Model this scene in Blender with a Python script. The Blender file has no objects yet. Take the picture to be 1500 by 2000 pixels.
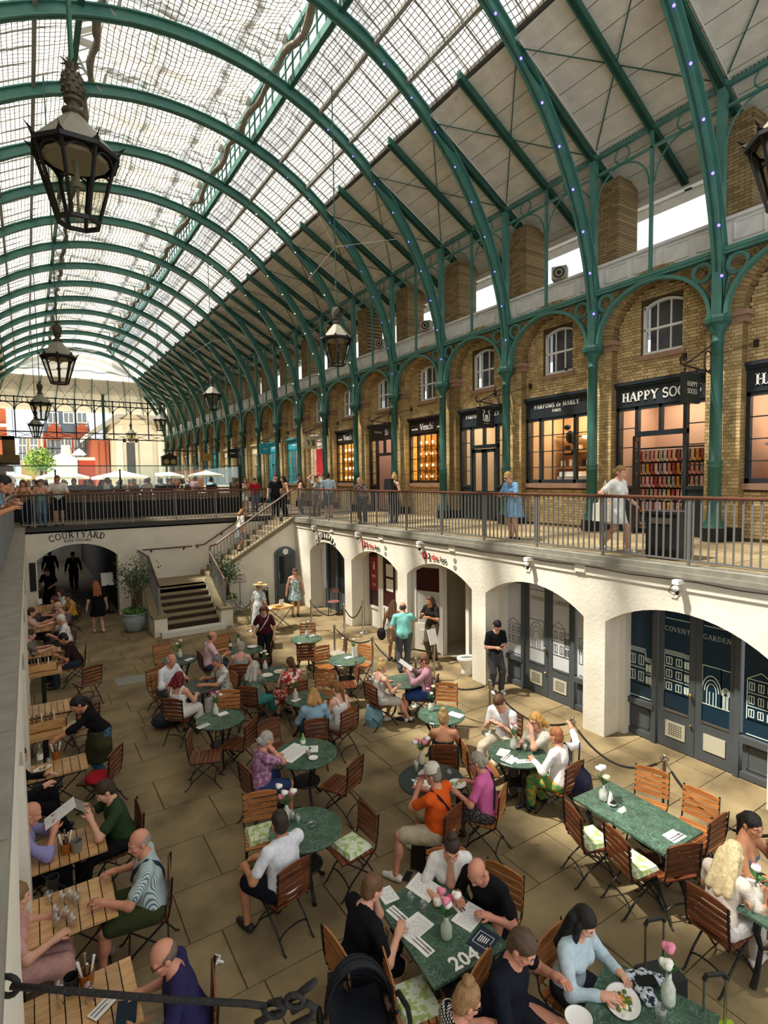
import bpy, math, random
import numpy as np
import openvdb
from mathutils import Vector, Matrix
random.seed(7); np.random.seed(7)
S = bpy.context.scene
COL = S.collection
PI = math.pi

# ---------------------------------------------------------------- camera, sky, sun, exposure
CAM = Vector((0.0, 0.0, 4.8)); FPX = 1072.0
_y, _p, _r = math.radians(32.93), math.radians(3.59), math.radians(-0.83)
FW = Vector((math.sin(_y)*math.cos(_p), math.cos(_y)*math.cos(_p), -math.sin(_p)))
_r0 = Vector((math.cos(_y), -math.sin(_y), 0)); _u0 = _r0.cross(FW)
RT = _r0*math.cos(_r)+_u0*math.sin(_r); UP = -_r0*math.sin(_r)+_u0*math.cos(_r)
cd = bpy.data.cameras.new('camera'); cam = bpy.data.objects.new('camera', cd); COL.objects.link(cam)
cd.sensor_fit = 'HORIZONTAL'; cd.sensor_width = 36.0; cd.lens = FPX/1500*36; cd.clip_start = 0.05; cd.clip_end = 600
_m = Matrix((RT, UP, -FW)).transposed().to_4x4(); _m.translation = CAM
cam.matrix_world = _m; S.camera = cam

W = bpy.data.worlds.new('sky'); S.world = W; W.use_nodes = True
_n = W.node_tree.nodes; _n.clear()
_o = _n.new('ShaderNodeOutputWorld'); _b = _n.new('ShaderNodeBackground')
_tc = _n.new('ShaderNodeTexCoord'); _nz = _n.new('ShaderNodeTexNoise'); _cr = _n.new('ShaderNodeValToRGB')
_nz.inputs['Scale'].default_value = 2.2; _nz.inputs['Detail'].default_value = 6
_cr.color_ramp.elements[0].color = (.62, .78, .97, 1); _cr.color_ramp.elements[0].position = .30
_cr.color_ramp.elements[1].color = (1, .99, .97, 1); _cr.color_ramp.elements[1].position = .50
_l = W.node_tree.links
_l.new(_tc.outputs['Generated'], _nz.inputs['Vector']); _l.new(_nz.outputs['Fac'], _cr.inputs['Fac'])
_l.new(_cr.outputs['Color'], _b.inputs['Color']); _l.new(_b.outputs[0], _o.inputs[0])
_b.inputs['Strength'].default_value = 1.0
sd = bpy.data.lights.new('sun', 'SUN'); sd.energy = 17.0; sd.angle = math.radians(2.5); sd.color = (1, .95, .86)
sun = bpy.data.objects.new('sun', sd); COL.objects.link(sun)
sun.rotation_euler = Vector((.40, -.22, -.89)).to_track_quat('-Z', 'Y').to_euler(); sun.location = (-20, 20, 40)
S.view_settings.view_transform = 'Standard'; S.view_settings.look = 'None'
S.view_settings.exposure = 0.44; S.view_settings.gamma = 1.0; S.view_settings.use_curve_mapping = False
S.cycles.use_denoising = True; S.cycles.max_bounces = 7; S.cycles.diffuse_bounces = 4; S.cycles.glossy_bounces = 2
S.cycles.transmission_bounces = 4; S.cycles.transparent_max_bounces = 14; S.cycles.sample_clamp_indirect = 6
S.cycles.caustics_reflective = False; S.cycles.caustics_refractive = False

# ---------------------------------------------------------------- helpers
def ray(px, py): return FW+RT*((px-750)/FPX)-UP*((py-1000)/FPX)
def at(px, py, z=None, x=None, y=None):
    """world point on a level or upright plane that the survey of the photograph gives for a pixel"""
    d = ray(px, py)
    t = (z-CAM.z)/d.z if z is not None else ((x-CAM.x)/d.x if x is not None else (y-CAM.y)/d.y)
    return CAM+d*t
def V(*a): return Vector(a)
def rotz(a): return Matrix.Rotation(a, 4, 'Z')
def TR(x, y, z, a=0.0): return Matrix.Translation((x, y, z)) @ rotz(a)

class MB:
    def __init__(s): s.v = []; s.f = []; s.m = []
    def add(s, vs, fs, mi=0, M=None):
        n = len(s.v)
        if M is not None: vs = [M @ Vector(p) for p in vs]
        s.v.extend([tuple(p) for p in vs]); s.f.extend([tuple(i+n for i in f) for f in fs]); s.m.extend([mi]*len(fs)); return s
    def box(s, c, d, mi=0, M=None, tp=1.0):
        x, y, z = d[0]/2, d[1]/2, d[2]/2
        vs = [(c[0]+a*x*(tp if k > 0 else 1), c[1]+b*y*(tp if k > 0 else 1), c[2]+k*z) for k in (-1, 1) for b in (-1, 1) for a in (-1, 1)]
        return s.add(vs, [(0, 2, 3, 1), (4, 5, 7, 6), (0, 1, 5, 4), (2, 6, 7, 3), (0, 4, 6, 2), (1, 3, 7, 5)], mi, M)
    def bb(s, a, b, mi=0, M=None):
        return s.box([(a[i]+b[i])/2 for i in range(3)], [abs(b[i]-a[i]) for i in range(3)], mi, M)
    def tube(s, pts, r, n=6, mi=0, closed=False, M=None, flat=None):
        pts = [Vector(p) for p in pts]; L = len(pts); rs = r if isinstance(r, (list, tuple)) else [r]*L
        vs = []; fs = []; prev = None
        for i, p in enumerate(pts):
            t = (pts[(i+1) % L]-pts[i-1]) if closed else (pts[min(i+1, L-1)]-pts[max(i-1, 0)])
            if t.length < 1e-9: t = Vector((0, 0, 1))
            t.normalize()
            if prev is None:
                prev = t.orthogonal().normalized() if abs(t.z) > .9 else Vector((0, 0, 1)).cross(t).normalized()
            prev = (prev-t*prev.dot(t)); prev = prev.normalized() if prev.length > 1e-6 else t.orthogonal().normalized()
            b = t.cross(prev)
            for k in range(n):
                a = 2*PI*(k+.5)/n
                vs.append(p+prev*(math.cos(a)*rs[i])+b*(math.sin(a)*rs[i]*(flat or 1)))
        for i in range(L if closed else L-1):
            j = (i+1) % L
            for k in range(n): fs.append((i*n+k, i*n+(k+1) % n, j*n+(k+1) % n, j*n+k))
        if not closed: fs.append(tuple(range(n))[::-1]); fs.append(tuple((L-1)*n+k for k in range(n)))
        return s.add(vs, fs, mi, M)
    def lathe(s, prof, n=16, mi=0, M=None, cap=True):
        vs = [(r*math.cos(2*PI*k/n), r*math.sin(2*PI*k/n), z) for r, z in prof for k in range(n)]
        fs = [(i*n+k, i*n+(k+1) % n, (i+1)*n+(k+1) % n, (i+1)*n+k) for i in range(len(prof)-1) for k in range(n)]
        if cap:
            if prof[0][0] > 1e-4: fs.append(tuple(range(n))[::-1])
            if prof[-1][0] > 1e-4: fs.append(tuple((len(prof)-1)*n+k for k in range(n)))
        return s.add(vs, fs, mi, M)
    def prism(s, poly, d0, d1, ax='x', mi=0, M=None):
        """polygon extruded along an axis; poly in the other two axes (x:(y,z) y:(x,z) z:(x,y))"""
        def P(a, b, d): return {'x': (d, a, b), 'y': (a, d, b), 'z': (a, b, d)}[ax]
        n = len(poly); vs = [P(a, b, d0) for a, b in poly]+[P(a, b, d1) for a, b in poly]
        fs = [tuple(range(n)), tuple(range(n, 2*n))[::-1]]+[(i, i+n, (i+1) % n+n, (i+1) % n) for i in range(n)]
        return s.add(vs, fs, mi, M)
    def ball(s, c, r, n=8, m=6, mi=0, M=None):
        r = r if isinstance(r, (tuple, list)) else (r, r, r)
        vs = [(c[0], c[1], c[2]-r[2])]; fs = []
        for i in range(1, m):
            t = -PI/2+PI*i/m
            vs += [(c[0]+r[0]*math.cos(t)*math.cos(2*PI*k/n), c[1]+r[1]*math.cos(t)*math.sin(2*PI*k/n), c[2]+r[2]*math.sin(t)) for k in range(n)]
        vs.append((c[0], c[1], c[2]+r[2]))
        for k in range(n):
            fs.append((0, 1+(k+1) % n, 1+k))
            for i in range(m-2):
                a = 1+i*n; fs.append((a+k, a+(k+1) % n, a+n+(k+1) % n, a+n+k))
            fs.append((len(vs)-1, 1+(m-2)*n+k, 1+(m-2)*n+(k+1) % n))
        return s.add(vs, fs, mi, M)
    def quad(s, a, b, c, d, mi=0): return s.add([a, b, c, d], [(0, 1, 2, 3)], mi)
    def obj(s, name, mats, parent=None, smooth=False, M=None):
        me = bpy.data.meshes.new(name)
        me.from_pydata(s.v, [], s.f)
        for m in (mats if isinstance(mats, (list, tuple)) else [mats]): me.materials.append(m)
        if any(s.m): me.polygons.foreach_set('material_index', s.m)
        if smooth: me.polygons.foreach_set('use_smooth', [True]*len(s.f))
        me.validate(); me.update()
        return link(name, me, parent, M)
def link(name, data, parent=None, M=None):
    o = bpy.data.objects.new(name, data); COL.objects.link(o)
    if parent is not None: o.parent = parent
    if M is not None: o.matrix_local = M
    return o
def tag(o, label=None, cat=None, group=None, kind=None):
    if label: o['label'] = label
    if cat: o['category'] = cat
    if group: o['group'] = group
    if kind: o['kind'] = kind
    return o
def empty(name, M=None, label=None, cat=None, group=None, kind=None):
    o = link(name, None); o.empty_display_size = .1
    if M is not None: o.matrix_local = M
    return tag(o, label, cat, group, kind)
KIDS = {}
def tree(o, label=None, M=None, group=None, parent=None, mat=None):
    """copy a thing with its parts and sub-parts, sharing mesh data"""
    if o.name not in KIDS: KIDS[o.name] = list(o.children)
    c = o.copy(); COL.objects.link(c); c.parent = parent
    if M is not None: c.matrix_local = M
    if label: c['label'] = label
    if group: c['group'] = group
    for ch in KIDS[o.name]: tree(ch, parent=c)
    return c
NTH = 'first second third fourth fifth sixth seventh eighth ninth tenth eleventh twelfth thirteenth fourteenth fifteenth sixteenth seventeenth eighteenth nineteenth twentieth'.split()
def nth(i): return NTH[i] if i < 20 else 'twenty-'+NTH[i-20]

# ---------------------------------------------------------------- materials
def lin(h):
    if not isinstance(h, str): return h
    c = [int(h[i:i+2], 16)/255 for i in (0, 2, 4)]
    return tuple(x/12.92 if x <= .04045 else ((x+.055)/1.055)**2.4 for x in c)
MATS = {}
def mat(name, col, rough=.6, metal=0, var=.0, vs=8.0, bump=0, bs=40, col2=None, emit=0, spec=.4, rand=0, wp=False):
    if name in MATS: return MATS[name]
    m = bpy.data.materials.new(name); MATS[name] = m; m.use_nodes = True
    nt = m.node_tree; p = nt.nodes['Principled BSDF']; L = nt.links
    c = lin(col); p.inputs['Base Color'].default_value = (*c, 1); p.inputs['Roughness'].default_value = rough
    p.inputs['Metallic'].default_value = metal; p.inputs['Specular IOR Level'].default_value = spec
    if emit: p.inputs['Emission Color'].default_value = (*c, 1); p.inputs['Emission Strength'].default_value = emit
    src = None
    if var or col2 is not None:
        tc = nt.nodes.new('ShaderNodeTexCoord'); nz = nt.nodes.new('ShaderNodeTexNoise'); nz.inputs['Scale'].default_value = vs
        nz.inputs['Detail'].default_value = 5; L.new(nt.nodes.new('ShaderNodeNewGeometry').outputs['Position'] if wp else tc.outputs['Object'], nz.inputs['Vector'])
        cr = nt.nodes.new('ShaderNodeValToRGB'); c2 = lin(col2) if col2 is not None else tuple(x*(1-var) for x in c)
        cr.color_ramp.elements[0].position = .32; cr.color_ramp.elements[1].position = .68
        cr.color_ramp.elements[0].color = (*c2, 1); cr.color_ramp.elements[1].color = (*[min(1, x*(1+var*.5)) for x in c], 1)
        L.new(nz.outputs['Fac'], cr.inputs['Fac']); src = cr.outputs['Color']
    if rand:
        oi = nt.nodes.new('ShaderNodeObjectInfo'); hs = nt.nodes.new('ShaderNodeHueSaturation'); mr = nt.nodes.new('ShaderNodeMapRange')
        mr.inputs['To Min'].default_value = 1-rand; mr.inputs['To Max'].default_value = 1+rand
        L.new(oi.outputs['Random'], mr.inputs['Value']); L.new(mr.outputs[0], hs.inputs['Value'])
        if src: L.new(src, hs.inputs['Color'])
        else: hs.inputs['Color'].default_value = (*c, 1)
        src = hs.outputs['Color']
    if src: L.new(src, p.inputs['Base Color'])
    if bump:
        tc = nt.nodes.new('ShaderNodeTexCoord'); nz = nt.nodes.new('ShaderNodeTexNoise'); nz.inputs['Scale'].default_value = bs
        nz.inputs['Detail'].default_value = 4; L.new(tc.outputs['Object'], nz.inputs['Vector'])
        b = nt.nodes.new('ShaderNodeBump'); b.inputs['Strength'].default_value = bump; b.inputs['Distance'].default_value = .02
        L.new(nz.outputs['Fac'], b.inputs['Height']); L.new(b.outputs[0], p.inputs['Normal'])
    return m
def glass(name, tint=(1, 1, 1), refl=.12, rough=.02, op=0.0, opcol=(.8, .8, .8)):
    """clear pane: mostly transparent with a glossy reflection, cheap for light"""
    if name in MATS: return MATS[name]
    m = bpy.data.materials.new(name); MATS[name] = m; m.use_nodes = True; nt = m.node_tree; nt.nodes.clear(); L = nt.links
    o = nt.nodes.new('ShaderNodeOutputMaterial'); t = nt.nodes.new('ShaderNodeBsdfTransparent'); g = nt.nodes.new('ShaderNodeBsdfGlossy')
    t.inputs['Color'].default_value = (*tint, 1); g.inputs['Roughness'].default_value = rough
    f = nt.nodes.new('ShaderNodeFresnel'); f.inputs['IOR'].default_value = 1.45
    mx = nt.nodes.new('ShaderNodeMixShader'); L.new(t.outputs[0], mx.inputs[1]); L.new(g.outputs[0], mx.inputs[2])
    ma = nt.nodes.new('ShaderNodeMath'); ma.operation = 'MULTIPLY'; ma.inputs[1].default_value = refl*8; L.new(f.outputs[0], ma.inputs[0]); ma.use_clamp = True
    ge = nt.nodes.new('ShaderNodeNewGeometry'); mb = nt.nodes.new('ShaderNodeMath'); mb.operation = 'MULTIPLY_ADD'; mb.inputs[1].default_value = -1; mb.inputs[2].default_value = 1; L.new(ge.outputs['Backfacing'], mb.inputs[0])
    mc = nt.nodes.new('ShaderNodeMath'); mc.operation = 'MULTIPLY'; L.new(ma.outputs[0], mc.inputs[0]); L.new(mb.outputs[0], mc.inputs[1]); L.new(mc.outputs[0], mx.inputs[0]); out = mx.outputs[0]
    if op:
        d = nt.nodes.new('ShaderNodeBsdfDiffuse'); d.inputs['Color'].default_value = (*opcol, 1); m2 = nt.nodes.new('ShaderNodeMixShader')
        m2.inputs[0].default_value = op; L.new(out, m2.inputs[1]); L.new(d.outputs[0], m2.inputs[2]); out = m2.outputs[0]
    L.new(out, o.inputs[0]); return m
def cloth(col, pat=None, c2='ffffff', sc=40.0):
    key = f'cloth_{col}_{pat}_{c2}_{sc}'
    if key in MATS: return MATS[key]
    m = mat(key, col, .85, var=.12, vs=25, bump=.35, bs=60, spec=.15)
    if not pat: return m
    nt = m.node_tree; L = nt.links; p = nt.nodes['Principled BSDF']
    tc = nt.nodes.new('ShaderNodeTexCoord'); cr = nt.nodes.new('ShaderNodeValToRGB')
    a, b = (*lin(col), 1), (*lin(c2), 1)
    if pat in ('stripe', 'check'):
        w = nt.nodes.new('ShaderNodeTexWave'); w.bands_direction = 'X'; w.inputs['Scale'].default_value = sc; L.new(tc.outputs['Object'], w.inputs[0])
        f = w.outputs['Fac']
        if pat == 'check':
            w2 = nt.nodes.new('ShaderNodeTexWave'); w2.bands_direction = 'Z'; w2.inputs['Scale'].default_value = sc; L.new(tc.outputs['Object'], w2.inputs[0])
            mm = nt.nodes.new('ShaderNodeMath'); mm.operation = 'MAXIMUM'; L.new(f, mm.inputs[0]); L.new(w2.outputs['Fac'], mm.inputs[1]); f = mm.outputs[0]
        cr.color_ramp.elements[0].position = .55; cr.color_ramp.elements[1].position = .75
    else:
        w = nt.nodes.new('ShaderNodeTexNoise' if pat == 'floral' else 'ShaderNodeTexVoronoi'); w.inputs['Scale'].default_value = sc
        L.new(tc.outputs['Object'], w.inputs['Vector']); f = w.outputs[0]
        cr.color_ramp.elements[0].position = .5 if pat == 'floral' else .3; cr.color_ramp.elements[1].position = .56 if pat == 'floral' else .36
        if pat == 'dots': a, b = b, a
    cr.color_ramp.elements[0].color = a; cr.color_ramp.elements[1].color = b
    L.new(f, cr.inputs['Fac']); L.new(cr.outputs['Color'], p.inputs['Base Color']); return m

M_GREEN = mat('green_iron_paint', '4d8073', .5, var=.18, vs=3)
M_GREEND = mat('dark_green_iron_paint', '305f52', .5, var=.15, vs=3)
M_WHITE = mat('white_render', 'e6dfcd', .8, var=.07, vs=2.5, bump=.35, bs=14)
M_WPAINT = mat('white_joinery_paint', 'ddd8cc', .55)
M_STONE = mat('york_stone', '93805c', .8, var=.16, vs=1.6, bump=.3, bs=30, rand=.05, col2='6c5c40', wp=True)
M_JOINT = mat('dark_joint_grit', '74644a', .95)
M_COPE = mat('coping_stone', '8f8b7d', .85, var=.2, vs=5, bump=.2)
M_GREY = mat('grey_door_paint', '4a4f51', .45, var=.06)
M_DGREY = mat('charcoal_shop_paint', '2b3236', .4)
M_BLACK = mat('black_iron', '161616', .5)
M_RAIL = mat('grey_rail_paint', '7e7e7c', .4, metal=.3)
M_WOODR = mat('handrail_timber', '5a3524', .4, var=.2, vs=6)
M_STEEL = mat('brushed_steel', 'b9b4a8', .28, metal=1)
M_BRASS = mat('brass', 'b59a55', .3, metal=1)
M_BRICK = mat('stock_brick', 'd2b582', .9, var=.2, vs=5, rand=.2, col2='b39867', bump=.3, bs=60)
M_MORTAR = mat('brick_mortar', '57472f', .95)
M_STONER = mat('pink_sandstone', 'a5826c', .8, var=.15, vs=6)
M_BOARD = mat('cream_roof_boards', 'e4dece', .7, var=.1, vs=4, rand=.06, wp=True)
M_GLASS = glass('clear_pane')
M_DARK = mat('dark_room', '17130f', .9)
M_WARM = mat('shop_wall', 'd8b78c', .8)
M_TEXTW = mat('white_lettering', 'f2efe6', .5)
M_TEXTK = mat('black_lettering', '1b1a19', .5)

# ---------------------------------------------------------------- lettering: serif strokes, and the built-in plain font
def arcp(cx, cy, rx, ry, a0, a1, n=10): return [(cx+rx*math.cos(math.radians(a0+(a1-a0)*i/n)), cy+ry*math.sin(math.radians(a0+(a1-a0)*i/n))) for i in range(n+1)]
_T, _t = .17, .075
GL = {  # width, strokes (points, thickness), serif centres
 'A': (.8, [([(.08, 0), (.4, 1)], _t), ([(.4, 1), (.72, 0)], _T), ([(.2, .35), (.6, .35)], _t)], [(.08, 0), (.72, 0)]),
 'C': (.75, [(arcp(.42, .5, .34, .46, 50, 310, 14), .13), ([(.64, .98), (.64, .74)], _t), ([(.64, .02), (.64, .2)], _t)], []),
 'D': (.8, [([(.16, 0), (.16, 1)], _T), (arcp(.2, .5, .5, .46, -90, 90, 12), .12)], [(.16, 0), (.16, 1)]),
 'E': (.7, [([(.16, 0), (.16, 1)], _T), ([(.1, .965), (.62, .965)], _t), ([(.1, .035), (.64, .035)], _t), ([(.2, .5), (.5, .5)], _t), ([(.6, 1), (.6, .78)], _t), ([(.62, 0), (.62, .24)], _t), ([(.5, .62), (.5, .38)], _t)], []),
 'F': (.66, [([(.16, 0), (.16, 1)], _T), ([(.1, .965), (.6, .965)], _t), ([(.2, .5), (.48, .5)], _t), ([(.58, 1), (.58, .76)], _t), ([(.48, .62), (.48, .38)], _t)], [(.16, 0)]),
 'G': (.8, [(arcp(.42, .5, .34, .46, 50, 330, 14), .13), ([(.64, .98), (.64, .74)], _t), ([(.66, .04), (.66, .42)], .13)], [(.64, .42)]),
 'H': (.85, [([(.18, 0), (.18, 1)], _T), ([(.67, 0), (.67, 1)], _T), ([(.18, .5), (.67, .5)], _t)], [(.18, 0), (.18, 1), (.67, 0), (.67, 1)]),
 'I': (.4, [([(.2, 0), (.2, 1)], _T)], [(.2, 0), (.2, 1)]),
 'K': (.8, [([(.16, 0), (.16, 1)], _T), ([(.2, .4), (.66, 1)], _t), ([(.34, .58), (.68, 0)], _T)], [(.16, 0), (.16, 1), (.66, 1), (.68, 0)]),
 'L': (.68, [([(.16, 0), (.16, 1)], _T), ([(.1, .035), (.62, .035)], _t), ([(.6, 0), (.6, .26)], _t)], [(.16, 1)]),
 'M': (1.0, [([(.14, 0), (.14, 1)], _t), ([(.14, 1), (.5, .08)], _T), ([(.5, .08), (.86, 1)], _t), ([(.86, 0), (.86, 1)], _T)], [(.14, 0), (.86, 0)]),
 'N': (.85, [([(.14, 0), (.14, 1)], _t), ([(.16, 1), (.7, 0)], _T), ([(.7, 0), (.7, 1)], _t)], [(.14, 0), (.7, 1)]),
 'O': (.84, [(arcp(.42, .5, .34, .46, 0, 360, 18), .13)], []),
 'P': (.72, [([(.18, 0), (.18, 1)], _T), (arcp(.24, .72, .36, .25, -90, 90, 10), .12)], [(.18, 0), (.18, 1)]),
 'R': (.8, [([(.18, 0), (.18, 1)], _T), (arcp(.24, .74, .34, .23, -90, 90, 10), .12), ([(.36, .5), (.7, 0)], _T)], [(.18, 0), (.18, 1), (.7, 0)]),
 'S': (.66, [(arcp(.34, .73, .23, .235, 20, 270, 10)+arcp(.34, .265, .25, .235, 90, -160, 10), .13)], []),
 'T': (.76, [([(.38, 0), (.38, 1)], _T), ([(.06, .965), (.7, .965)], _t), ([(.08, 1), (.08, .76)], _t), ([(.68, 1), (.68, .76)], _t)], [(.38, 0)]),
 'U': (.8, [([(.16, 1), (.16, .3)]+arcp(.4, .3, .24, .27, 180, 360, 8)+[(.64, 1)], .12)], [(.16, 1), (.64, 1)]),
 'V': (.8, [([(.08, 1), (.4, 0)], _T), ([(.4, 0), (.72, 1)], _t)], [(.08, 1), (.72, 1)]),
 'W': (1.1, [([(.08, 1), (.32, 0)], _T), ([(.32, 0), (.54, .9)], _t), ([(.54, .9), (.78, 0)], _T), ([(.78, 0), (1.02, 1)], _t)], [(.08, 1), (1.02, 1)]),
 'Y': (.78, [([(.08, 1), (.4, .48)], _T), ([(.7, 1), (.4, .48)], _t), ([(.4, 0), (.4, .5)], _T)], [(.08, 1), (.7, 1), (.4, 0)]),
 'c': (.52, [(arcp(.28, .33, .2, .3, 50, 310, 10), .11)], []),
 'e': (.56, [(arcp(.28, .33, .2, .3, 10, 320, 12), .11), ([(.1, .36), (.46, .36)], _t)], []),
 'n': (.62, [([(.13, 0), (.13, .66)], .13), (arcp(.3, .42, .17, .2, 180, 0, 8)+[(.47, 0)], .12)], [(.13, 0), (.47, 0)]),
 'h': (.62, [([(.13, 0), (.13, 1)], .13), (arcp(.3, .42, .17, .2, 180, 0, 8)+[(.47, 0)], .12)], [(.13, 0), (.47, 0)]),
 'i': (.3, [([(.14, 0), (.14, .62)], .13), ([(.14, .8), (.14, .94)], .14)], [(.14, 0)]),
 'd': (.6, [(arcp(.27, .33, .2, .3, 0, 360, 12), .11), ([(.46, 0), (.46, 1)], .13)], []),
 ' ': (.36, [], []),
}
def seg2(mb, a, b, t, d=.012, mi=0, M=None):
    dx, dy = b[0]-a[0], b[1]-a[1]; l = math.hypot(dx, dy) or 1e-6; nx, ny = -dy/l*t/2, dx/l*t/2
    P = [(a[0]+nx, a[1]+ny), (a[0]-nx, a[1]-ny), (b[0]-nx, b[1]-ny), (b[0]+nx, b[1]+ny)]
    mb.add([(p[0], p[1], 0) for p in P]+[(p[0], p[1], d) for p in P], [(4, 5, 6, 7), (0, 1, 5, 4), (1, 2, 6, 5), (2, 3, 7, 6), (3, 0, 4, 7)], mi, M)
def line2(mb, pts, t, d=.012, mi=0, M=None):
    for a, b in zip(pts, pts[1:]): seg2(mb, a, b, t, d, mi, M)
def word_w(s, k=.06): return sum(GL[c][0]+k for c in s)-k
def serif(parent, s, h, M, m, arc=0.0, name='lettering', k=.06, d=.012):
    """raised serif letters, centred; M maps text (right, up, out); arc is the radius of the curve they stand on"""
    mb = MB(); w = word_w(s, k); x = -w/2
    for c in s:
        gw, st, sf = GL[c]
        if arc:
            th = -(x+gw/2)*h/arc; G = M @ Matrix.Translation((-math.sin(th)*arc, math.cos(th)*arc-arc, 0)) @ rotz(th) @ Matrix.Scale(h, 4) @ Matrix.Translation((-gw/2, 0, 0))
        else: G = M @ Matrix.Scale(h, 4) @ Matrix.Translation((x, 0, 0))
        for pts, t in st: line2(mb, pts, t, d/h, 0, G)
        for (sx, sy) in sf:
            yy = .035 if sy < .2 else (.965 if sy > .8 else sy); seg2(mb, (sx-.15, yy), (sx+.15, yy), .07, d/h, 0, G)
        x += gw+k
    return mb.obj(name, m, parent)
def plain(parent, s, h, M, m, name='lettering', ext=.004, bold=0.0, shear=0, w=1):
    c = bpy.data.curves.new(name, 'FONT'); c.body = s; c.size = h*1.4; c.extrude = ext; c.align_x = 'CENTER'; c.offset = bold; c.shear = shear; c.resolution_u = 2
    c.materials.append(m); return link(name, c, parent, M @ Matrix.Diagonal((w, 1, 1, 1)))
def face_mx(x, y, z): return Matrix(((0, 0, -1, x), (-1, 0, 0, y), (0, 1, 0, z), (0, 0, 0, 1)))   # on a wall that faces -X
def face_my(x, y, z): return Matrix(((1, 0, 0, x), (0, 0, -1, y), (0, 1, 0, z), (0, 0, 0, 1)))     # on a wall that faces -Y

# ---------------------------------------------------------------- courtyard floor of flagstones
XR, YE, ZG = 8.63, 21.5, 3.3
fl = MB().bb((-2.6, -1, -.25), (9.9, 21.9, -.02)).obj('floor', M_JOINT); tag(fl, kind='structure')
def stone_mesh(name, m, b=.012):
    mb = MB(); h = .5
    mb.add([(x*h, y*h, 0) for y in (-1, 1) for x in (-1, 1)]+[(x*h*(1-2*b), y*h*(1-2*b), 1) for y in (-1, 1) for x in (-1, 1)], [(4, 5, 7, 6), (0, 1, 5, 4), (1, 3, 7, 5), (3, 2, 6, 7), (2, 0, 4, 6)])
    o = mb.obj(name, m); me = o.data; bpy.data.objects.remove(o); return me
stm = stone_mesh('paving_stone', M_STONE, .006)
y = 1.9; rnd = random.Random(3)
while y < 21.8:
    dy = rnd.choice((.62, .75, .82, .9)); x = -1.9-rnd.random()*.7
    while x < 9.45:
        dx = rnd.uniform(.75, 1.5)
        if x+dx > 9.2: dx = max(9.6-x, .2)
        o = link('paving_stone', stm, fl, Matrix.Translation((x+dx/2, y+dy/2, -.03)) @ Matrix.Diagonal((dx-.005, dy-.005, .03+rnd.uniform(-.002, .002), 1)))
        x += dx
    y += dy
mb = MB().bb((1.55, 14.0, 0), (2.75, 14.55, .004)); tag(mb.obj('paving_patch', mat('grey_slate_slab', '8d8f88', .6, var=.1, vs=6)), 'smooth pale grey slab set in the beige paving', 'paving slab')

# ---------------------------------------------------------------- arcade walls of the courtyard
def arch_pts(c, hw, zs, ap, n=14):
    s = ap-zs; R = (hw*hw+s*s)/(2*s); a = math.asin(min(1, hw/R)) if s < hw else PI-math.asin(min(1, hw/R))
    return [(c+R*math.sin(-a+2*a*i/n), ap-R+R*math.cos(-a+2*a*i/n)) for i in range(n+1)]
def bay_poly(y0, y1, c, hw, zs, ap, top, z0=0.0): return [(y0, z0), (c-hw, z0)]+arch_pts(c, hw, zs, ap)+[(c+hw, z0), (y1, z0), (y1, top), (y0, top)]
BC = [4.72+3.09*i for i in range(-1, 5)]
wr = MB()
for c in BC: wr.prism(bay_poly(c-1.545, c+1.545, c, 1.315, 2.15, 2.58, 3.16), XR, XR+.42)
wr.bb((XR, BC[-1]+1.545, 0), (XR+.42, 19.75, 3.16)); wr.bb((XR-.025, 0, 2.95), (XR, 19.75, 3.16)); wr.bb((XR+.42, 0, 2.75), (XR+1.2, 19.75, 3.16))
wr = tag(wr.obj('wall_right', M_WHITE), kind='structure')
mb = MB()
for c in BC: mb.bb((XR+.42, c+1.545-.36, 0), (XR+.6, c+1.545+.36, 2.8))
mb.obj('jamb', M_WPAINT, wr)
cop = MB().bb((XR-.1, 0, 3.16), (XR+.3, 19.75, 3.24)); cop.bb((XR-.06, 0, 3.24), (XR+.3, 19.7, 3.33)); tag(cop.obj('trim_1', M_COPE), kind='structure')
wl = MB()
for c in BC+[20.17]: wl.prism(bay_poly(c-1.545, c+1.545, c, 1.23, 2.2, 2.7, 3.25), -.15, -.62)
wl.bb((-2.7, -1, -.1), (-2.5, 21.9, 3.2)); wl = tag(wl.obj('wall_left', M_WHITE), kind='structure')
for i in range(18): MB().bb((-.64, .3+i*1.18, 3.25), (-.13, .3+(i+1)*1.18-.012, 3.35)).obj('coping_stone', M_COPE, wl)
tag(MB().bb((-4.6, -1, 3.1), (-.55, 62, 3.3)).obj('floor', mat('gallery_flags', '8c7c60', .85, var=.2, vs=2)), kind='structure')
gr = MB().bb((XR+.28, 0, 3.1), (14.2, 21.9, 3.3)); gr.bb((3.2, 21.5, 3.1), (14.2, 62.5, 3.3)); gr.bb((-.6, 21.5, 3.1), (3.2, 30, 3.3)); gr.bb((-.6, 36, 3.1), (3.2, 62.5, 3.3))
gfl = tag(gr.obj('floor', mat('gallery_paving_bed', '5f5340', .9)), kind='structure')
gst = stone_mesh('paving_stone', mat('gallery_stone', '9a8763', .85, var=.2, vs=2, rand=.06, wp=True), .006)
for j in range(6):
    x0 = 8.95+j*.72; y = 2+rnd.random()*.8
    while y < 19.5:
        dy = rnd.uniform(.8, 1.3); link('paving_stone', gst, gfl, Matrix.Translation((x0+.36, y+dy/2, 3.29)) @ Matrix.Diagonal((.708, dy-.012, .022, 1))); y += dy

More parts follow.
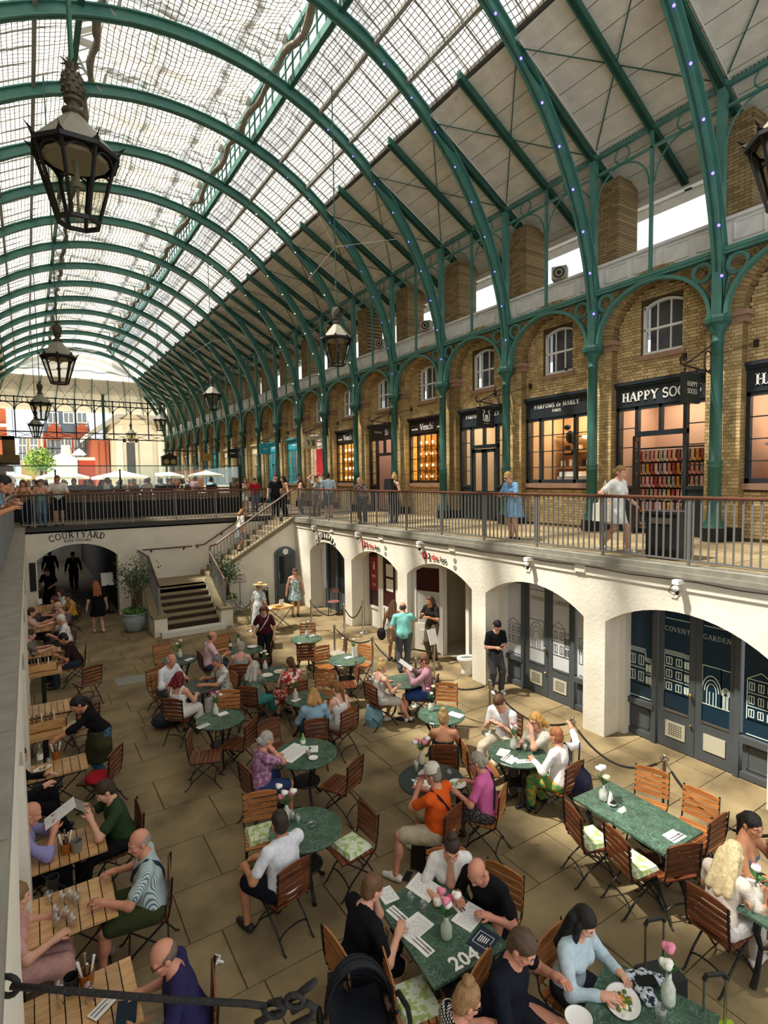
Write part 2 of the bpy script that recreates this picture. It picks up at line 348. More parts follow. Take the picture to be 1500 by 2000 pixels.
# end wall with the vaulted passage
we = MB()
ap = [(-.15, 0), (.14, 0)]+arch_pts(1.36, 1.22, 2.2, 2.68)+[(2.58, 0), (8.63, 0), (8.63, 3.2), (-.15, 3.2)]
we.prism(ap, YE, YE+.5, 'y'); we = tag(we.obj('wall_back', M_WHITE), kind='structure')
tag(MB().bb((-.2, YE-.05, 3.16), (8.7, YE+.2, 3.3)).obj('trim_2', mat('dark_edge', '3b3936', .6)), kind='structure')
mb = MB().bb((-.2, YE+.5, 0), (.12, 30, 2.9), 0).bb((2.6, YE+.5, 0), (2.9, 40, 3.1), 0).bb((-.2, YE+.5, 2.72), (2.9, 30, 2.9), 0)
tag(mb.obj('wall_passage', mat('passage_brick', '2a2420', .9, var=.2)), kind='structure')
tag(MB().bb((-.2, 21.9, -.2), (2.9, 40, -.01)).bb((-.2, 38.5, 0), (2.9, 38.7, 3.2)).obj('floor_passage', mat('passage_floor', '8a857a', .7, var=.2, vs=3)), kind='structure')
bx = empty('wall_sign', Matrix.Identity(4), 'curved black COURTYARD WINE CELLARS lettering above the passage arch', 'sign')
serif(bx, 'COURTYARD', .215, face_my(1.36, YE-.001, 2.9), M_TEXTK, arc=2.9, k=.07)
serif(bx, 'WINE CELLARS', .085, face_my(1.36, YE-.001, 2.77), M_TEXTK, k=.1, arc=5)
bx = empty('wall_sign', Matrix.Identity(4), 'small curved black COURTYARD WINE CELLARS lettering above the farthest right arch', 'sign')
serif(bx, 'COURTYARD', .2, face_mx(XR-.001, BC[5], 2.72), M_TEXTK, arc=.75, k=.03)
serif(bx, 'WINE CELLARS', .07, face_mx(XR-.001, BC[5], 2.66), M_TEXTK, k=.06)
tag(MB().bb((-.08, YE-.04, 1.2), (.1, YE, 2.15)).obj('menu_board', mat('blackboard', '15130f', .6)), 'black notice board on the white pier left of the passage arch', 'sign')

# ---------------------------------------------------------------- stairs
st = empty('staircase', None, 'two-flight stone staircase with white side walls, rising from the courtyard to the gallery', 'stairs')
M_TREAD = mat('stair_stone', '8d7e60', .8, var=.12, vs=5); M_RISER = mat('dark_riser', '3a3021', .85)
for i in range(7):
    mb = MB().bb((3.46, 17.72+.29*i, 0), (5.1, 19.8, .16+.172*i-.05), 0).bb((3.46, 17.69+.29*i, .16+.172*i-.05), (5.1, 19.8, .16+.172*i), 1)
    if i: mb.obj('step', [M_RISER, M_TREAD], st)
    else: MB().bb((3.22, 17.45, 0), (5.18, 17.8, .16)).obj('bottom_step', M_WPAINT, st)
MB().bb((3.1, 19.46, 0), (5.5, YE, 1.192)).obj('landing', M_TREAD, st)
for n in range(12):
    x0 = 5.45+.265*n; MB().bb((x0, 19.9, 1.0), (8.75, YE, 1.192+.176*(n+1))).obj('step', M_TREAD, st)
for sx in (3.06, 5.1):
    mb = MB().bb((sx, 17.72, 0), (sx+.38, 18.15, .56), 0).bb((sx-.03, 17.69, .56), (sx+.41, 18.18, .63), 1)
    mb.prism([(18.15, 0), (18.15, .5), (19.5, 1.32), (19.7, 1.32), (19.7, 0)], sx, sx+.36, 'x', 0)
    mb.prism([(18.15, .5), (18.15, .56), (19.5, 1.38), (19.5, 1.32)], sx-.02, sx+.38, 'x', 1); mb.obj('side_wall', [M_WHITE, M_TREAD], st)
    fr = MB(); P0, P1 = V(sx+.2, 17.95, .63), V(sx+.2, 19.55, 1.38)
    fr.box((P0.x, P0.y, P0.z+.44), (.07, .07, .88)); fr.box((P1.x, P1.y, P1.z+.44), (.06, .06, .92))
    r = fr.obj('newel_rail', M_RAIL, st)
    for k in range(1, 13):
        q = P0.lerp(P1, k/13); MB().bb((q.x-.012, q.y-.012, q.z-.05), (q.x+.012, q.y+.012, q.z+.84)).obj('baluster', M_RAIL, r)
    MB().tube([P0+V(0, -.05, .9), P1+V(0, 0, .9)]+([V(sx+.2, YE, 2.28)] if sx < 4 else []), .035, 6).obj('handrail', M_WOODR, st)
    if sx < 4:
        for k in range(1, 10): MB().bb((sx+.19, 19.6+.19*k, 1.3), (sx+.21, 19.62+.19*k, 2.27)).obj('baluster', M_RAIL, r)
fw = MB().prism([(5.48, 0), (5.48, 1.35), (8.62, 3.16), (8.65, 3.16), (8.65, 0)], 19.7, 19.9, 'y'); st_w = fw.obj('flight_wall', M_WHITE, st)
MB().prism([(5.44, 1.33), (5.44, 1.47), (8.5, 3.3), (8.7, 3.3), (8.7, 3.16), (8.6, 3.16)], 19.64, 19.96, 'y').obj('sloped_coping', M_TREAD, st)
ra = MB().box((5.36, 19.75, 1.9), (.07, .07, 1.1)).obj('stair_newel', M_RAIL, st)
for k in range(1, 27):
    x0 = 5.4+k*.12; z0 = 1.45+(x0-5.44)*.598; MB().bb((x0-.011, 19.77, z0), (x0+.011, 19.79, z0+.98)).obj('baluster', M_RAIL, ra)
MB().tube([(5.36, 19.72, 2.45), (5.6, 19.78, 2.5), (8.62, 19.78, 4.4), (8.8, 19.78, 4.42)], .036, 6).obj('handrail', M_WOODR, st)
MB().tube([(3.4, YE-.09, 2.3), (5.15, YE-.09, 2.3)], .025, 6).tube([(5.25, YE-.09, 2.31), (5.6, YE-.09, 2.33), (8.6, YE-.09, 4.18), (8.95, YE-.09, 4.2)], .025, 6).obj('wall_handrail', M_WOODR, st)
for x0, z0 in ((3.7, 2.26), (4.85, 2.26), (5.35, 2.28), (6.3, 2.72), (7.2, 3.27)): MB().tube([(x0, YE-.09, z0), (x0, YE, z0-.06)], .03, 6).obj('rail_bracket', M_BLACK, st)
dr = empty('door_1', None, kind='structure')
MB().prism([(7.74, 0), (7.74, 1.98)]+arch_pts(8.17, .43, 1.98, 2.22, 8)+[(8.6, 0)], 19.66, 19.72, 'y').obj('door_frame', mat('blue_grey_paint', '596266', .45), dr)
MB().prism([(7.84, .05), (7.84, 1.92)]+arch_pts(8.17, .33, 1.92, 2.1, 8)+[(8.5, .05)], 19.63, 19.66, 'y').obj('door_leaf', mat('blue_grey_leaf', '4a5357', .45), dr)
MB().bb((7.92, 19.615, .8), (8.42, 19.635, 1.85)).obj('door_pane', mat('dark_glazing', '23282a', .12), dr)
MB().tube([(7.9, 19.6, 1.0), (7.9, 19.6, 1.25)], .014, 6).obj('handle', M_STEEL, dr)
ck = MB().lathe([(.0, 0), (.105, 0), (.115, .02), (.105, .035), (0, .035)], 20, 0, face_my(8.17, 19.625, 2.02)); ck.add([(8.16, 19.585, 2.02), (8.18, 19.585, 2.02), (8.17, 19.585, 2.09)], [(0, 1, 2)], 1); ck.add([(8.17, 19.585, 2.01), (8.17, 19.585, 2.03), (8.22, 19.585, 2.03)], [(0, 1, 2)], 1)
tag(ck.obj('wall_clock', [M_TEXTW, M_TEXTK]), 'small round white clock on the blue-grey door under the stairs', 'clock')

# ---------------------------------------------------------------- balustrades
def balustrade(label, A, B, z, posts, gap, ends=True, cat='railing'):
    A, B = V(*A, 0), V(*B, 0); d = B-A; L = d.length; u = d/L
    t = empty('balustrade', Matrix.Translation((A.x, A.y, z)), label, cat)
    pos = lambda s: u*s
    n = round(L/gap)
    bal = MB().bb((-.011, -.011, .1), (.011, .011, 1.06)).obj('baluster', M_RAIL, t); me = bal.data
    bal.matrix_local = Matrix.Translation(pos(gap))
    for i in range(2, n):
        p = pos(i*gap)
        if min(abs((i*gap-posts[0]) % posts[1]), posts[1]-abs((i*gap-posts[0]) % posts[1])) > gap*.45: link('baluster', me, t, Matrix.Translation(p))
    pm = None; s = posts[0]
    while s <= L+.01:
        if pm is None: o = MB().bb((-.02, -.02, 0), (.02, .02, 1.06)).obj('post', M_RAIL, t); pm = o.data
        else: o = link('post', pm, t)
        o.matrix_local = Matrix.Translation(pos(s)); s += posts[1]
    MB().tube([pos(0)+V(0, 0, .1), pos(L)+V(0, 0, .1)], .02, 4).obj('bottom_rail', M_RAIL, t)
    MB().tube([pos(0)+V(0, 0, 1.09), pos(L)+V(0, 0, 1.09)], .042, 8, flat=.75).obj('handrail', M_WOODR, t)
    return t
balustrade('long grey railing with timber handrail along the right gallery', (8.72, 2.3), (8.72, 19.7), 3.32, (2.32, 1.545), .1188)
balustrade('grey railing with timber handrail across the far end above the passage', (-.3, 21.56), (8.72, 21.56), 3.3, (.45, 1.5), .125)
balustrade('grey railing along the left gallery edge, seen nearly end on', (-.42, .4), (-.42, 21.4), 3.34, (.3, 1.5), .14)

# ---------------------------------------------------------------- glazed doors inside the right arches
M_NAVY = mat('navy_window_film', '0d2e40', .25, spec=.5); M_FROST = mat('frosted_window_film', 'c9cbcb', .3)
M_LINEW = mat('pale_line_print', 'dfe9dc', .5); M_LINEG = mat('grey_line_print', '5c6064', .5)
def town(mb, M, w, h, seed, t=.012):
    """line drawing of terraced market houses in a box w by h (local x right, y up)"""
    r = random.Random(seed); x = 0; L = lambda *p: line2(mb, p, t, .003, 0, M)
    L((0, 0), (w, 0))
    while x < w-.08:
        bw = min(r.uniform(.25, .42), w-x); bh = h*r.uniform(.55, .85); k = r.choice('gafp')
        L((x, 0), (x, bh), (x+bw, bh), (x+bw, 0))
        if k in 'gp': L((x, bh), (x+bw/2, bh+h*.16), (x+bw, bh))
        if k == 'f':
            for q in (.03, .06): L((x, bh+q), (x+bw, bh+q))
        if k == 'a':
            for q in (1, .75, .5): L(*[(x+bw/2+bw/2*q*math.cos(a), bh*.35+bw*.9*q*math.sin(a)) for a in np.linspace(0, PI, 11)])
            for q in (.25, .4, .6, .75): L((x+bw*q, 0), (x+bw*q, bh*.35))
        else:
            rows = max(2, int(bh/.2)); cols = 2 if bw < .34 else 3
            for i in range(rows):
                for j in range(cols):
                    a, b = x+bw*(j+.22)/cols, bh*(i+.2)/rows; ww, hh = bw*.56/cols, bh*.55/rows
                    L((a, b), (a+ww, b), (a+ww, b+hh), (a, b+hh), (a, b)); L((a+ww/2, b), (a+ww/2, b+hh))
                L((x, bh*i/rows), (x+bw, bh*i/rows))
        x += bw
def door_set(c, label, film, lines, tm, words_, xd=9.2):
    d = empty('double_door', None, label, 'door')
    fr = MB()
    for a in (-1.3, -.7, .66, 1.24): fr.bb((xd-.04, c+a, 0), (xd+.1, c+a+.08, 2.75))
    for s in (-1, 1): fr.bb((xd-.02, c+s*1.0-.3, .02), (xd+.06, c+s*1.0+.3, .12)); fr.bb((xd-.06, c+s*1.0-.3, .6), (xd+.08, c+s*1.0+.3, .7)); fr.bb((xd-.02, c+s*1.0-.26, 2.38), (xd+.06, c+s*1.0+.26, 2.75))
    fr.obj('door_frame', M_GREY, d)
    for s in (-1, 1):
        p = MB().bb((xd+.02, c+s*1.0-.27, .1), (xd+.05, c+s*1.0+.27, .62)).obj('lower_panel', M_GREY, d)
        mo = MB(); 
        for a, b, e, f in ((-.2, .2, .18, .2), (-.2, .2, .52, .54), (-.2, -.18, .18, .54), (.18, .2, .18, .54)): mo.bb((xd+.01, c+s*1.0+a, e), (xd+.02, c+s*1.0+b, f))
        mo.obj('panel_moulding', M_GREY, p)
        g = MB().bb((xd+.02, c+s*1.0-.27, .68), (xd+.03, c+s*1.0+.27, 2.7)).obj('pane', film, d)
        ln = MB(); line2(ln, [(-.22, 0), (-.22, 1.55), (-.1, 1.63), (.22, 1.68)] if s > 0 else [(.22, 0), (.22, 1.5), (-.22, 1.68)], .012, .003, 0, face_mx(xd+.016, c+s*1.0, .74)); line2(ln, [(-.22, 0), (.22, 0)], .014, .003, 0, face_mx(xd+.016, c+s*1.0, .74))
        town(ln, face_mx(xd+.016, c+s*1.0+.22, .98), .44, .8, 5+s*3+int(c)); ln.obj('line_drawing', lines, g)
    for s in (1, -1):
        y0, y1 = sorted((c+s*.005, c+s*.64)); lf = empty('door_leaf'); lf.parent = d
        b = MB().bb((xd, y0, .02), (xd+.06, y1, .68)); 
        for a, e in ((y0, y0+.1), (y1-.1, y1)): b.bb((xd, a, .68), (xd+.06, e, 2.7))
        b.bb((xd, y0, 2.42), (xd+.06, y1, 2.7)); b.obj('leaf_frame', M_GREY, lf)
        b = MB()
        for z in (.672, .7): b.bb((xd-.012, y0+.1, z), (xd, y1-.1, z+.012))
        b.obj('glazing_strip', M_STEEL if lines == M_LINEW else M_GREY, lf)
        g = MB().bb((xd+.02, y0+.09, .69), (xd+.03, y1-.09, 2.45)).obj('pane', film, lf)
        ln = MB(); town(ln, face_mx(xd+.016, y1-.1, 1.0), y1-y0-.2, .85, 11+s*2+int(c)); line2(ln, [(-.21, 0), (.21, .0)], .012, .003, 0, face_mx(xd+.016, (y0+y1)/2, 2.3)); ln.obj('line_drawing', lines, lf)
        serif(lf, words_[0 if s > 0 else 1], .085, face_mx(xd+.015, (y0+y1)/2, 2.08), tm, k=.08, d=.003)
        v = MB(); yc = (y0+y1)/2
        v.bb((xd-.015, yc-.17, .22), (xd, yc+.17, .5), 0)
        if words_[2][0 if s > 0 else 1]:
            for i in range(6):
                for j in range(6): v.bb((xd-.018, yc-.11+.04*j-(i % 2)*.01, .27+.035*i), (xd-.014, yc-.085+.04*j-(i % 2)*.01, .285+.035*i), 1)
        v.obj('vent_plate', [mat('vent_plate_paint', 'b5b09a', .6), M_BLACK], lf)
        if s > 0: MB().ball((xd-.05, y0+.05, 1.08), .035).ball((xd-.03, y0+.05, .55), .022).obj('knob', M_BRASS, lf)
    return d
door_set(BC[1], 'grey double doors with navy panels and white COVENT GARDEN town drawing, inside the nearest arch', M_NAVY, M_LINEW, mat('dim_white_print', 'aab2b4', .5), ('COVENT', 'GARDEN', (1, 0)))
door_set(BC[2], 'grey double doors with frosted white COVENT GARDEN town drawing, beside the leaning man', M_FROST, M_LINEG, mat('khaki_print', '8a866f', .5), ('COVENT', 'GARDEN', (1, 1)))
door_set(BC[0], 'grey double doors inside the arch at the right edge of the frame', M_NAVY, M_LINEW, M_TEXTW, ('COVENT', 'GARDEN', (1, 1)))
# arches with the red signed lavatories
M_RED = mat('red_sign', '9c1c24', .5); M_MAROON = mat('maroon_glass', '3a1414', .2)
def wc(c, label, leaf_open):
    d = empty('entrance_door', None, label, 'door'); x = 9.2
    fr = MB()
    for a in (-1.3, -.62, .42, 1.2): fr.bb((x-.05, c+a, 0), (x+.1, c+a+.12, 2.75))
    fr.bb((x, c+.5, 0), (x+.06, c+1.25, .62)); fr.bb((x-.03, c+.5, .6), (x+.08, c+1.25, .68)); fr.obj('door_frame', M_WPAINT, d)
    g = MB().bb((x+.02, c+.54, .68), (x+.04, c+1.2, 2.7)).obj('pane', M_MAROON, d)
    MB().bb((x+.01, c+.62, 1.2), (x+.02, c+1.1, 2.25)).obj('red_panel', M_RED, g)
    fg = MB().ball((x+.005, c+.86, 2.08), (.01, .035, .035)).bb((x, c+.82, 1.86), (x+.008, c+.9, 2.03)); fg.obj('person_symbol', M_TEXTW, g)
    plain(g, 'WC', .1, face_mx(x, c+.86, 1.6), M_TEXTW); MB().bb((x, c+.76, 1.38), (x+.006, c+.96, 1.4)).bb((x, c+.8, 1.33), (x+.006, c+.92, 1.345)).obj('small_print', M_TEXTW, g)
    a = -1.15 if leaf_open else -.1
    M = TR(x, c+.42, 0, a+PI) if leaf_open else TR(x, c+.42, 0, -PI/2)
    lf = empty('door_leaf', M); lf.parent = d; M2 = Matrix.Identity(4)
    b = MB().bb((0, -.03, .05), (.95, .03, .8)).bb((0, -.03, .8), (.12, .03, 2.45)).bb((.83, -.03, .8), (.95, .03, 2.45)).bb((0, -.03, 2.35), (.95, .03, 2.45)); b.bb((.25, -.045, .25), (.7, -.03, .28)).bb((.25, -.045, .6), (.7, -.03, .63)).bb((.25, -.045, .25), (.28, -.03, .63)).bb((.67, -.045, .25), (.7, -.03, .63))
    b.bb((.25, .03, .25), (.7, .045, .63)); b.obj('leaf_frame', M_WPAINT, lf)
    MB().bb((.12, -.012, .8), (.83, .012, 1.7)).obj('pane', M_MAROON if not leaf_open else mat('pale_frost', 'b9b7ab', .3), lf); MB().bb((.12, -.012, 1.7), (.83, .012, 2.35)).obj('upper_pane', M_MAROON, lf)
    if not leaf_open:
        for z in (1.95, 1.5): MB().bb((.3, -.02, z-.19), (.68, -.013, z+.19)).bb((.3, .013, z-.19), (.68, .02, z+.19)).obj('notice', M_TEXTW, lf); MB().lathe([(0, 0), (.1, 0), (.1, .006), (0, .006)], 14, 0, Matrix.Translation((.49, .02, z)) @ Matrix.Rotation(-PI/2, 4, 'X')).obj('notice_symbol', M_RED if z > 1.8 else M_TEXTK, lf)
    return d
wc(BC[3], 'white lavatory doorway with open leaf and red WC panel, third arch from the frame edge', True)
wc(BC[4], 'white lavatory doorway with closed maroon leaf, two notices and red WC panel', False)
mb = MB().bb((9.3, BC[3]-1.3, 0), (11.4, BC[3]+1.3, 2.8)); mb.f = mb.f[:4]+mb.f[5:]; mb.m = mb.m[:5]; tag(mb.obj('wall_lavatory', mat('cream_lobby', 'b9ad92', .8)), kind='structure')
for i in range(5):
    for j in range(3): link('floor_tile', MB().bb((9.3+.3*i, BC[3]-1.1+.3*j, 0), (9.6+.3*i, BC[3]-.8+.3*j, .012)).obj('floor_tile', M_BLACK if (i+j) % 2 else M_TEXTW, fl).data, fl) if False else MB().bb((9.3+.3*i, BC[3]-1.1+.3*j, 0), (9.6+.3*i, BC[3]-.8+.3*j, .012)).obj('floor_tile', M_BLACK if (i+j) % 2 else M_TEXTW, fl)
def dark_door(c):
    d = empty('double_door', None, 'dark slate glazed doors inside the farthest right arch behind the bentwood chair', 'door'); x = 9.2; f = MB()
    for a in (-1.3, -.5, .2, .95): f.bb((x-.04, c+a, 0), (x+.08, c+a+.12, 2.7))
    f.bb((x, c-1.3, 0), (x+.05, c+1.25, .7)); f.obj('door_frame', mat('slate_paint', '4d575b', .4), d)
    for a, b in ((-1.2, -.5), (-.4, .2), (.3, .95)): MB().bb((x+.02, c+a, .7), (x+.03, c+b, 2.7)).obj('pane', mat('dark_glazing', '23282a', .12), d)
dark_door(BC[5])
for i, c in ((3, BC[3]), (4, BC[4])):
    t = empty('wall_sign', None, ('nearer' if i == 3 else 'farther')+' red and black 2theloo lettering above a lavatory arch', 'sign')
    M = face_mx(XR-.03, c, 2.72)
    MB().lathe([(0, 0), (.1, 0), (.1, .02), (0, .02)], 20, 0, face_mx(XR-.001, c+.48, 2.76)).obj('red_disc', mat('red_letter', 'c02a2a', .5), t); MB().bb((XR-.03, c+.465, 2.71), (XR-.02, c+.495, 2.82)).obj('figure_mark', M_TEXTW, t)
    plain(t, '2', .15, M @ Matrix.Translation((-.27, -.03, 0)), M_TEXTK, bold=.006); plain(t, 'the', .14, M @ Matrix.Translation((-.03, -.03, 0)), MATS['red_letter'], bold=.004); plain(t, 'loo', .14, M @ Matrix.Translation((.3, -.05, 0)), M_TEXTK, bold=.003)
    for z in (2.77, 2.6): MB().lathe([(0, 0), (.055, 0), (.055, .015), (0, .015)], 14, 0, face_mx(XR-.001, c-.72, z)).obj('small_disc', mat('grey_disc', '8d8a82', .5), t)
for i, y in enumerate((4.67, 7.75, 11.45, 14.65, 17.75)):
    t = MB().bb((XR-.2, y-.05, 3.06), (XR, y+.05, 3.13), 0).ball((XR-.17, y, 3.0), (.05, .05, .05), 8, 6, 0).tube([(XR-.05, y+.02, 3.12), (XR-.1, y+.12, 3.0), (XR-.05, y+.18, 2.9), (XR-.03, y+.1, 2.85), (XR-.05, y+.02, 3.0)], .007, 5, 1).ball((XR-.13, y, 2.93), (.03, .03, .05), 6, 5, 1)
    tag(t.obj('wall_spotlight', [M_TEXTW, M_BLACK]), f'small white spotlight with looped black cable under the right coping, {nth(i)} from the near end', 'light', 'spotlights under the coping')
    if i: tag(MB().bb((XR-.05, y-1.3, 2.99), (XR-.02, y-1.08, 3.14)).obj('junction_box', M_WHITE), f'square white cover plate on the band above the right arches, {nth(i-1)} from the near end', 'cover plate', 'cover plates on the band')
MB_ = MB().tube([(XR-.035, 19.4-i*.6, 3.1+.015*math.sin(i*2.1)) for i in range(30)], .008, 4); tag(MB_.obj('cable', M_BLACK), 'thin black cable sagging along the white band under the right coping', 'cable')

# ---------------------------------------------------------------- brick facade of the gallery shops
XF, XP, PER = 13.0, 12.78, 3.09
CY = [6.1+PER*k for k in range(-1, 19)]      # column lines
M_BRICKFAR = None
def brick_wall_mat(name='stock_brick_courses', c1='d0b380', c2='ae925f', cm='6f5c3e'):
    m = mat(name, 'b08a4e', .9); nt = m.node_tree; L = nt.links; p = nt.nodes['Principled BSDF']
    tc = nt.nodes.new('ShaderNodeTexCoord'); mp = nt.nodes.new('ShaderNodeMapping'); br = nt.nodes.new('ShaderNodeTexBrick'); mp.inputs['Rotation'].default_value = (PI/2, 0, PI/2)
    sx = nt.nodes.new('ShaderNodeSeparateXYZ'); cx = nt.nodes.new('ShaderNodeCombineXYZ'); L.new(tc.outputs['Object'], sx.inputs[0]); L.new(sx.outputs['Y'], cx.inputs['X']); L.new(sx.outputs['Z'], cx.inputs['Y'])
    L.new(cx.outputs[0], br.inputs['Vector']); br.inputs['Scale'].default_value = 1; br.inputs['Brick Width'].default_value = .225; br.inputs['Row Height'].default_value = .075; br.inputs['Mortar Size'].default_value = .006
    br.inputs['Color1'].default_value = (*lin(c1), 1); br.inputs['Color2'].default_value = (*lin(c2), 1); br.inputs['Mortar'].default_value = (*lin(cm), 1)
    L.new(br.outputs['Color'], p.inputs['Base Color']); return m
M_BRICKFAR = brick_wall_mat()
wf = MB(); pf = MB(); wn = MB(); pn_ = MB()
RA = PER/2-.37
for k in range(-1, 18):
    y0 = 6.1+PER*k; c = y0+PER/2
    (pn_ if k < 3 else pf).prism(bay_poly(y0, y0+PER, c, RA, 8.2, 8.2+RA, 9.62, 3.3), XP, XF+.02)
hole = []
near = lambda k: k <= 2
def wall_holes(k):
    c = 6.1+PER*k+PER/2; h = [(c-.52, c+.52, 7.72, 9.06, .16)]
    return h+[(c-1.17, c+1.17, 3.3 if k in DOORBAY else 4.55, 7.1, 0)]
DOORBAY = (0, 2, 4, 6, 8, 9, 12, 14)
# recessed wall panels with openings, one mesh of plain masonry behind the bricks
for k in range(-1, 18):
    c = 6.1+PER*k+PER/2; z0 = 3.3 if k in DOORBAY else 4.55; wg = wn if k < 3 else wf
    for a, b, e, f in ((-RA-.02, -1.17, 3.3, 7.72), (1.17, RA+.02, 3.3, 7.72), (-1.17, 1.17, 7.1, 7.72), (-RA-.02, -.52, 7.72, 9.6), (.52, RA+.02, 7.72, 9.6)): wg.bb((XF, c+a, e), (XF+.3, c+b, f))
    if z0 > 4: wg.bb((XF, c-1.17, 3.3), (XF+.3, c+1.17, z0-.14))
    pts = arch_pts(c, .52, 8.92, 9.06, 8); wg.prism([(c-.52, 9.6), (c-.52, 8.92)]+pts[1:-1]+[(c+.52, 8.92), (c+.52, 9.6)], XF, XF+.3)
wall = tag(wf.obj('wall_right', M_BRICKFAR), kind='structure'); piers = pf.obj('pier', M_BRICKFAR, wall); pn_.obj('pier', brick_wall_mat('reveal_brick_courses', '9c8355', '826b41', '5a4a30'), wall); wn.obj('mortar_bed', M_MORTAR, wall)
# separate bricks on the near bays
bu = MB(); bu.add([(-.5*(q), a*.5, b*.5) for q in (0, 1) for b in (-1, 1) for a in (-1, 1)], [(4, 6, 7, 5), (0, 4, 5, 1), (1, 5, 7, 3), (3, 7, 6, 2), (2, 6, 4, 0)])
bo = bu.obj('brick', M_BRICK); bme = bo.data; bpy.data.objects.remove(bo)
bricks = []; rb = random.Random(5)
def lay(x, ya, yb, za, zb, inside):
    r = 0; z = za
    while z < zb-.03:
        y = ya-(.17 if r % 2 else .0); i = r
        while y < yb:
            l = .215 if (i % 2 == 0) else .1
            a, b = max(y, ya), min(y+l, yb); i += 1; y += l+.011
            if b-a < .03: continue
            ok = [q for q in range(12) if inside(a+(b-a)*(q+.5)/12, z+.0325, 0)]
            if not ok: continue
            a, b = a+(b-a)*ok[0]/12, a+(b-a)*(ok[-1]+1)/12
            if b-a > .03: bricks.append((x, (a+b)/2, z+.0325, b-a, .066))
        z += .077; r += 1
for k in range(-1, 3):
    y0 = 6.1+PER*k; c = y0+PER/2; hs = wall_holes(k)
    def ins(y, z, l):
        if any(a < y < b and e-.03 < z < f+.03 for a, b, e, f, _ in hs): return False
        if z > 4.3 and not k in DOORBAY and 4.35 < z < 4.6 and abs(y-c) < 1.2: return False
        return z < 8.2 or math.hypot(y-c, z-8.2) < RA-.02
    lay(XF, c-RA, c+RA, 3.38, 9.4, ins)
    lay(XP, y0-.36, y0+.36, 3.62, 8.0, lambda y, z, l: True)
    lay(XP, y0-.36, y0+PER-.36, 8.24, 9.56, lambda y, z, l: math.hypot(y-c, z-8.2) > RA+.36 and math.hypot(y-c+PER, z-8.2) > RA+.36)
bricks.sort(key=lambda b: (b[0]-0)**2+b[1]**2+(b[2]-4.8)**2)
bm_ = MB()
for i, (x, y, z, l, h) in enumerate(bricks):
    M = Matrix.Translation((x, y, z)) @ Matrix.Diagonal((.012+rb.random()*.008, l, h, 1))
    if i < 300: link('brick', bme, wall, M)
    else: bm_.add([v.co for v in bme.vertices], [tuple(p.vertices) for p in bme.polygons], i % 3, M)
M_BR3 = [mat('stock_brick_yellow', 'd6ba88', .9, var=.2, vs=5), mat('stock_brick_tan', 'bc9f6c', .9, var=.25, vs=5), mat('stock_brick_brown', 'c9ac78', .9, var=.3, vs=4)]
tag(bm_.obj('brickwork', M_BR3, wall), kind='stuff')
# arch rings, impost mouldings, window sills
ring = MB()
for k in range(-1, 18):
    c = 6.1+PER*k+PER/2; n = 48 if k < 3 else 20
    for i in range(n):
        a0, a1 = PI*i/n+.004, PI*(i+1)/n-.004
        for r0, r1, x in ((RA+.005, RA+.2, XP-.02), (RA+.21, RA+.34, XP-.035)): ring.prism([(c+r*math.cos(a), 8.2+r*math.sin(a)) for r, a in ((r0, a0), (r1, a0), (r1, a1), (r0, a1))], x, XP+.02, 'x', (i*7+k) % 3)
tag(ring.obj('arch_bricks', [mat('arch_brick_a', 'bb9d6a', .9, var=.2), mat('arch_brick_b', 'a5885a', .9, var=.2), mat('arch_brick_c', 'b19465', .9, var=.2)], wall), kind='stuff')
for k in range(-1, 18):
    y = 6.1+PER*k; MB().bb((XP-.1, y-.5, 8.1), (XF+.1, y+.5, 8.2)).bb((XP-.05, y-.44, 7.96), (XF+.05, y+.44, 8.1)).obj('impost', M_STONER, wall)
    MB().bb((XP-.05, y-.4, 3.3), (XF, y+.4, 3.6)).obj('plinth', mat('dark_plinth', '2b2724', .7), wall)
def sash(n, c):
    w = empty(f'window_{n}', None, kind='structure'); x = XF+.09; f = MB()
    for s in (-1, 1): f.bb((x, c+s*.5-.035, 7.74), (x+.1, c+s*.5+.035, 8.96))
    f.bb((x-.01, c-.52, 7.72), (x+.1, c+.52, 7.81)); f.bb((x, c-.5, 8.33), (x+.08, c+.5, 8.38))
    p = arch_pts(c, .5, 8.9, 9.04, 8); f.prism(p+[(a, b-.06) for a, b in p[::-1]], x, x+.1); f.obj('frame', M_TEXTW, w)
    b = MB()
    for s in (-.165, .165): b.bb((x+.02, c+s-.012, 7.8), (x+.06, c+s+.012, 9.0))
    b.obj('glazing_bar', M_TEXTW, w)
    MB().bb((x+.05, c-.5, 7.74), (x+.055, c+.5, 9.05)).obj('pane', M_GLASS, w); MB().bb((x+.32, c-.52, 7.7), (x+.34, c+.52, 9.1)).obj('blind', mat('dim_blind', '6b6f72', .8, var=.35, vs=3), w)
    MB().bb((XF-.07, c-.6, 7.6), (XF+.1, c+.6, 7.72)).obj('sill', M_STONER, w)
for i, k in enumerate(range(-1, 18)): sash(i+1, 6.1+PER*k+PER/2)

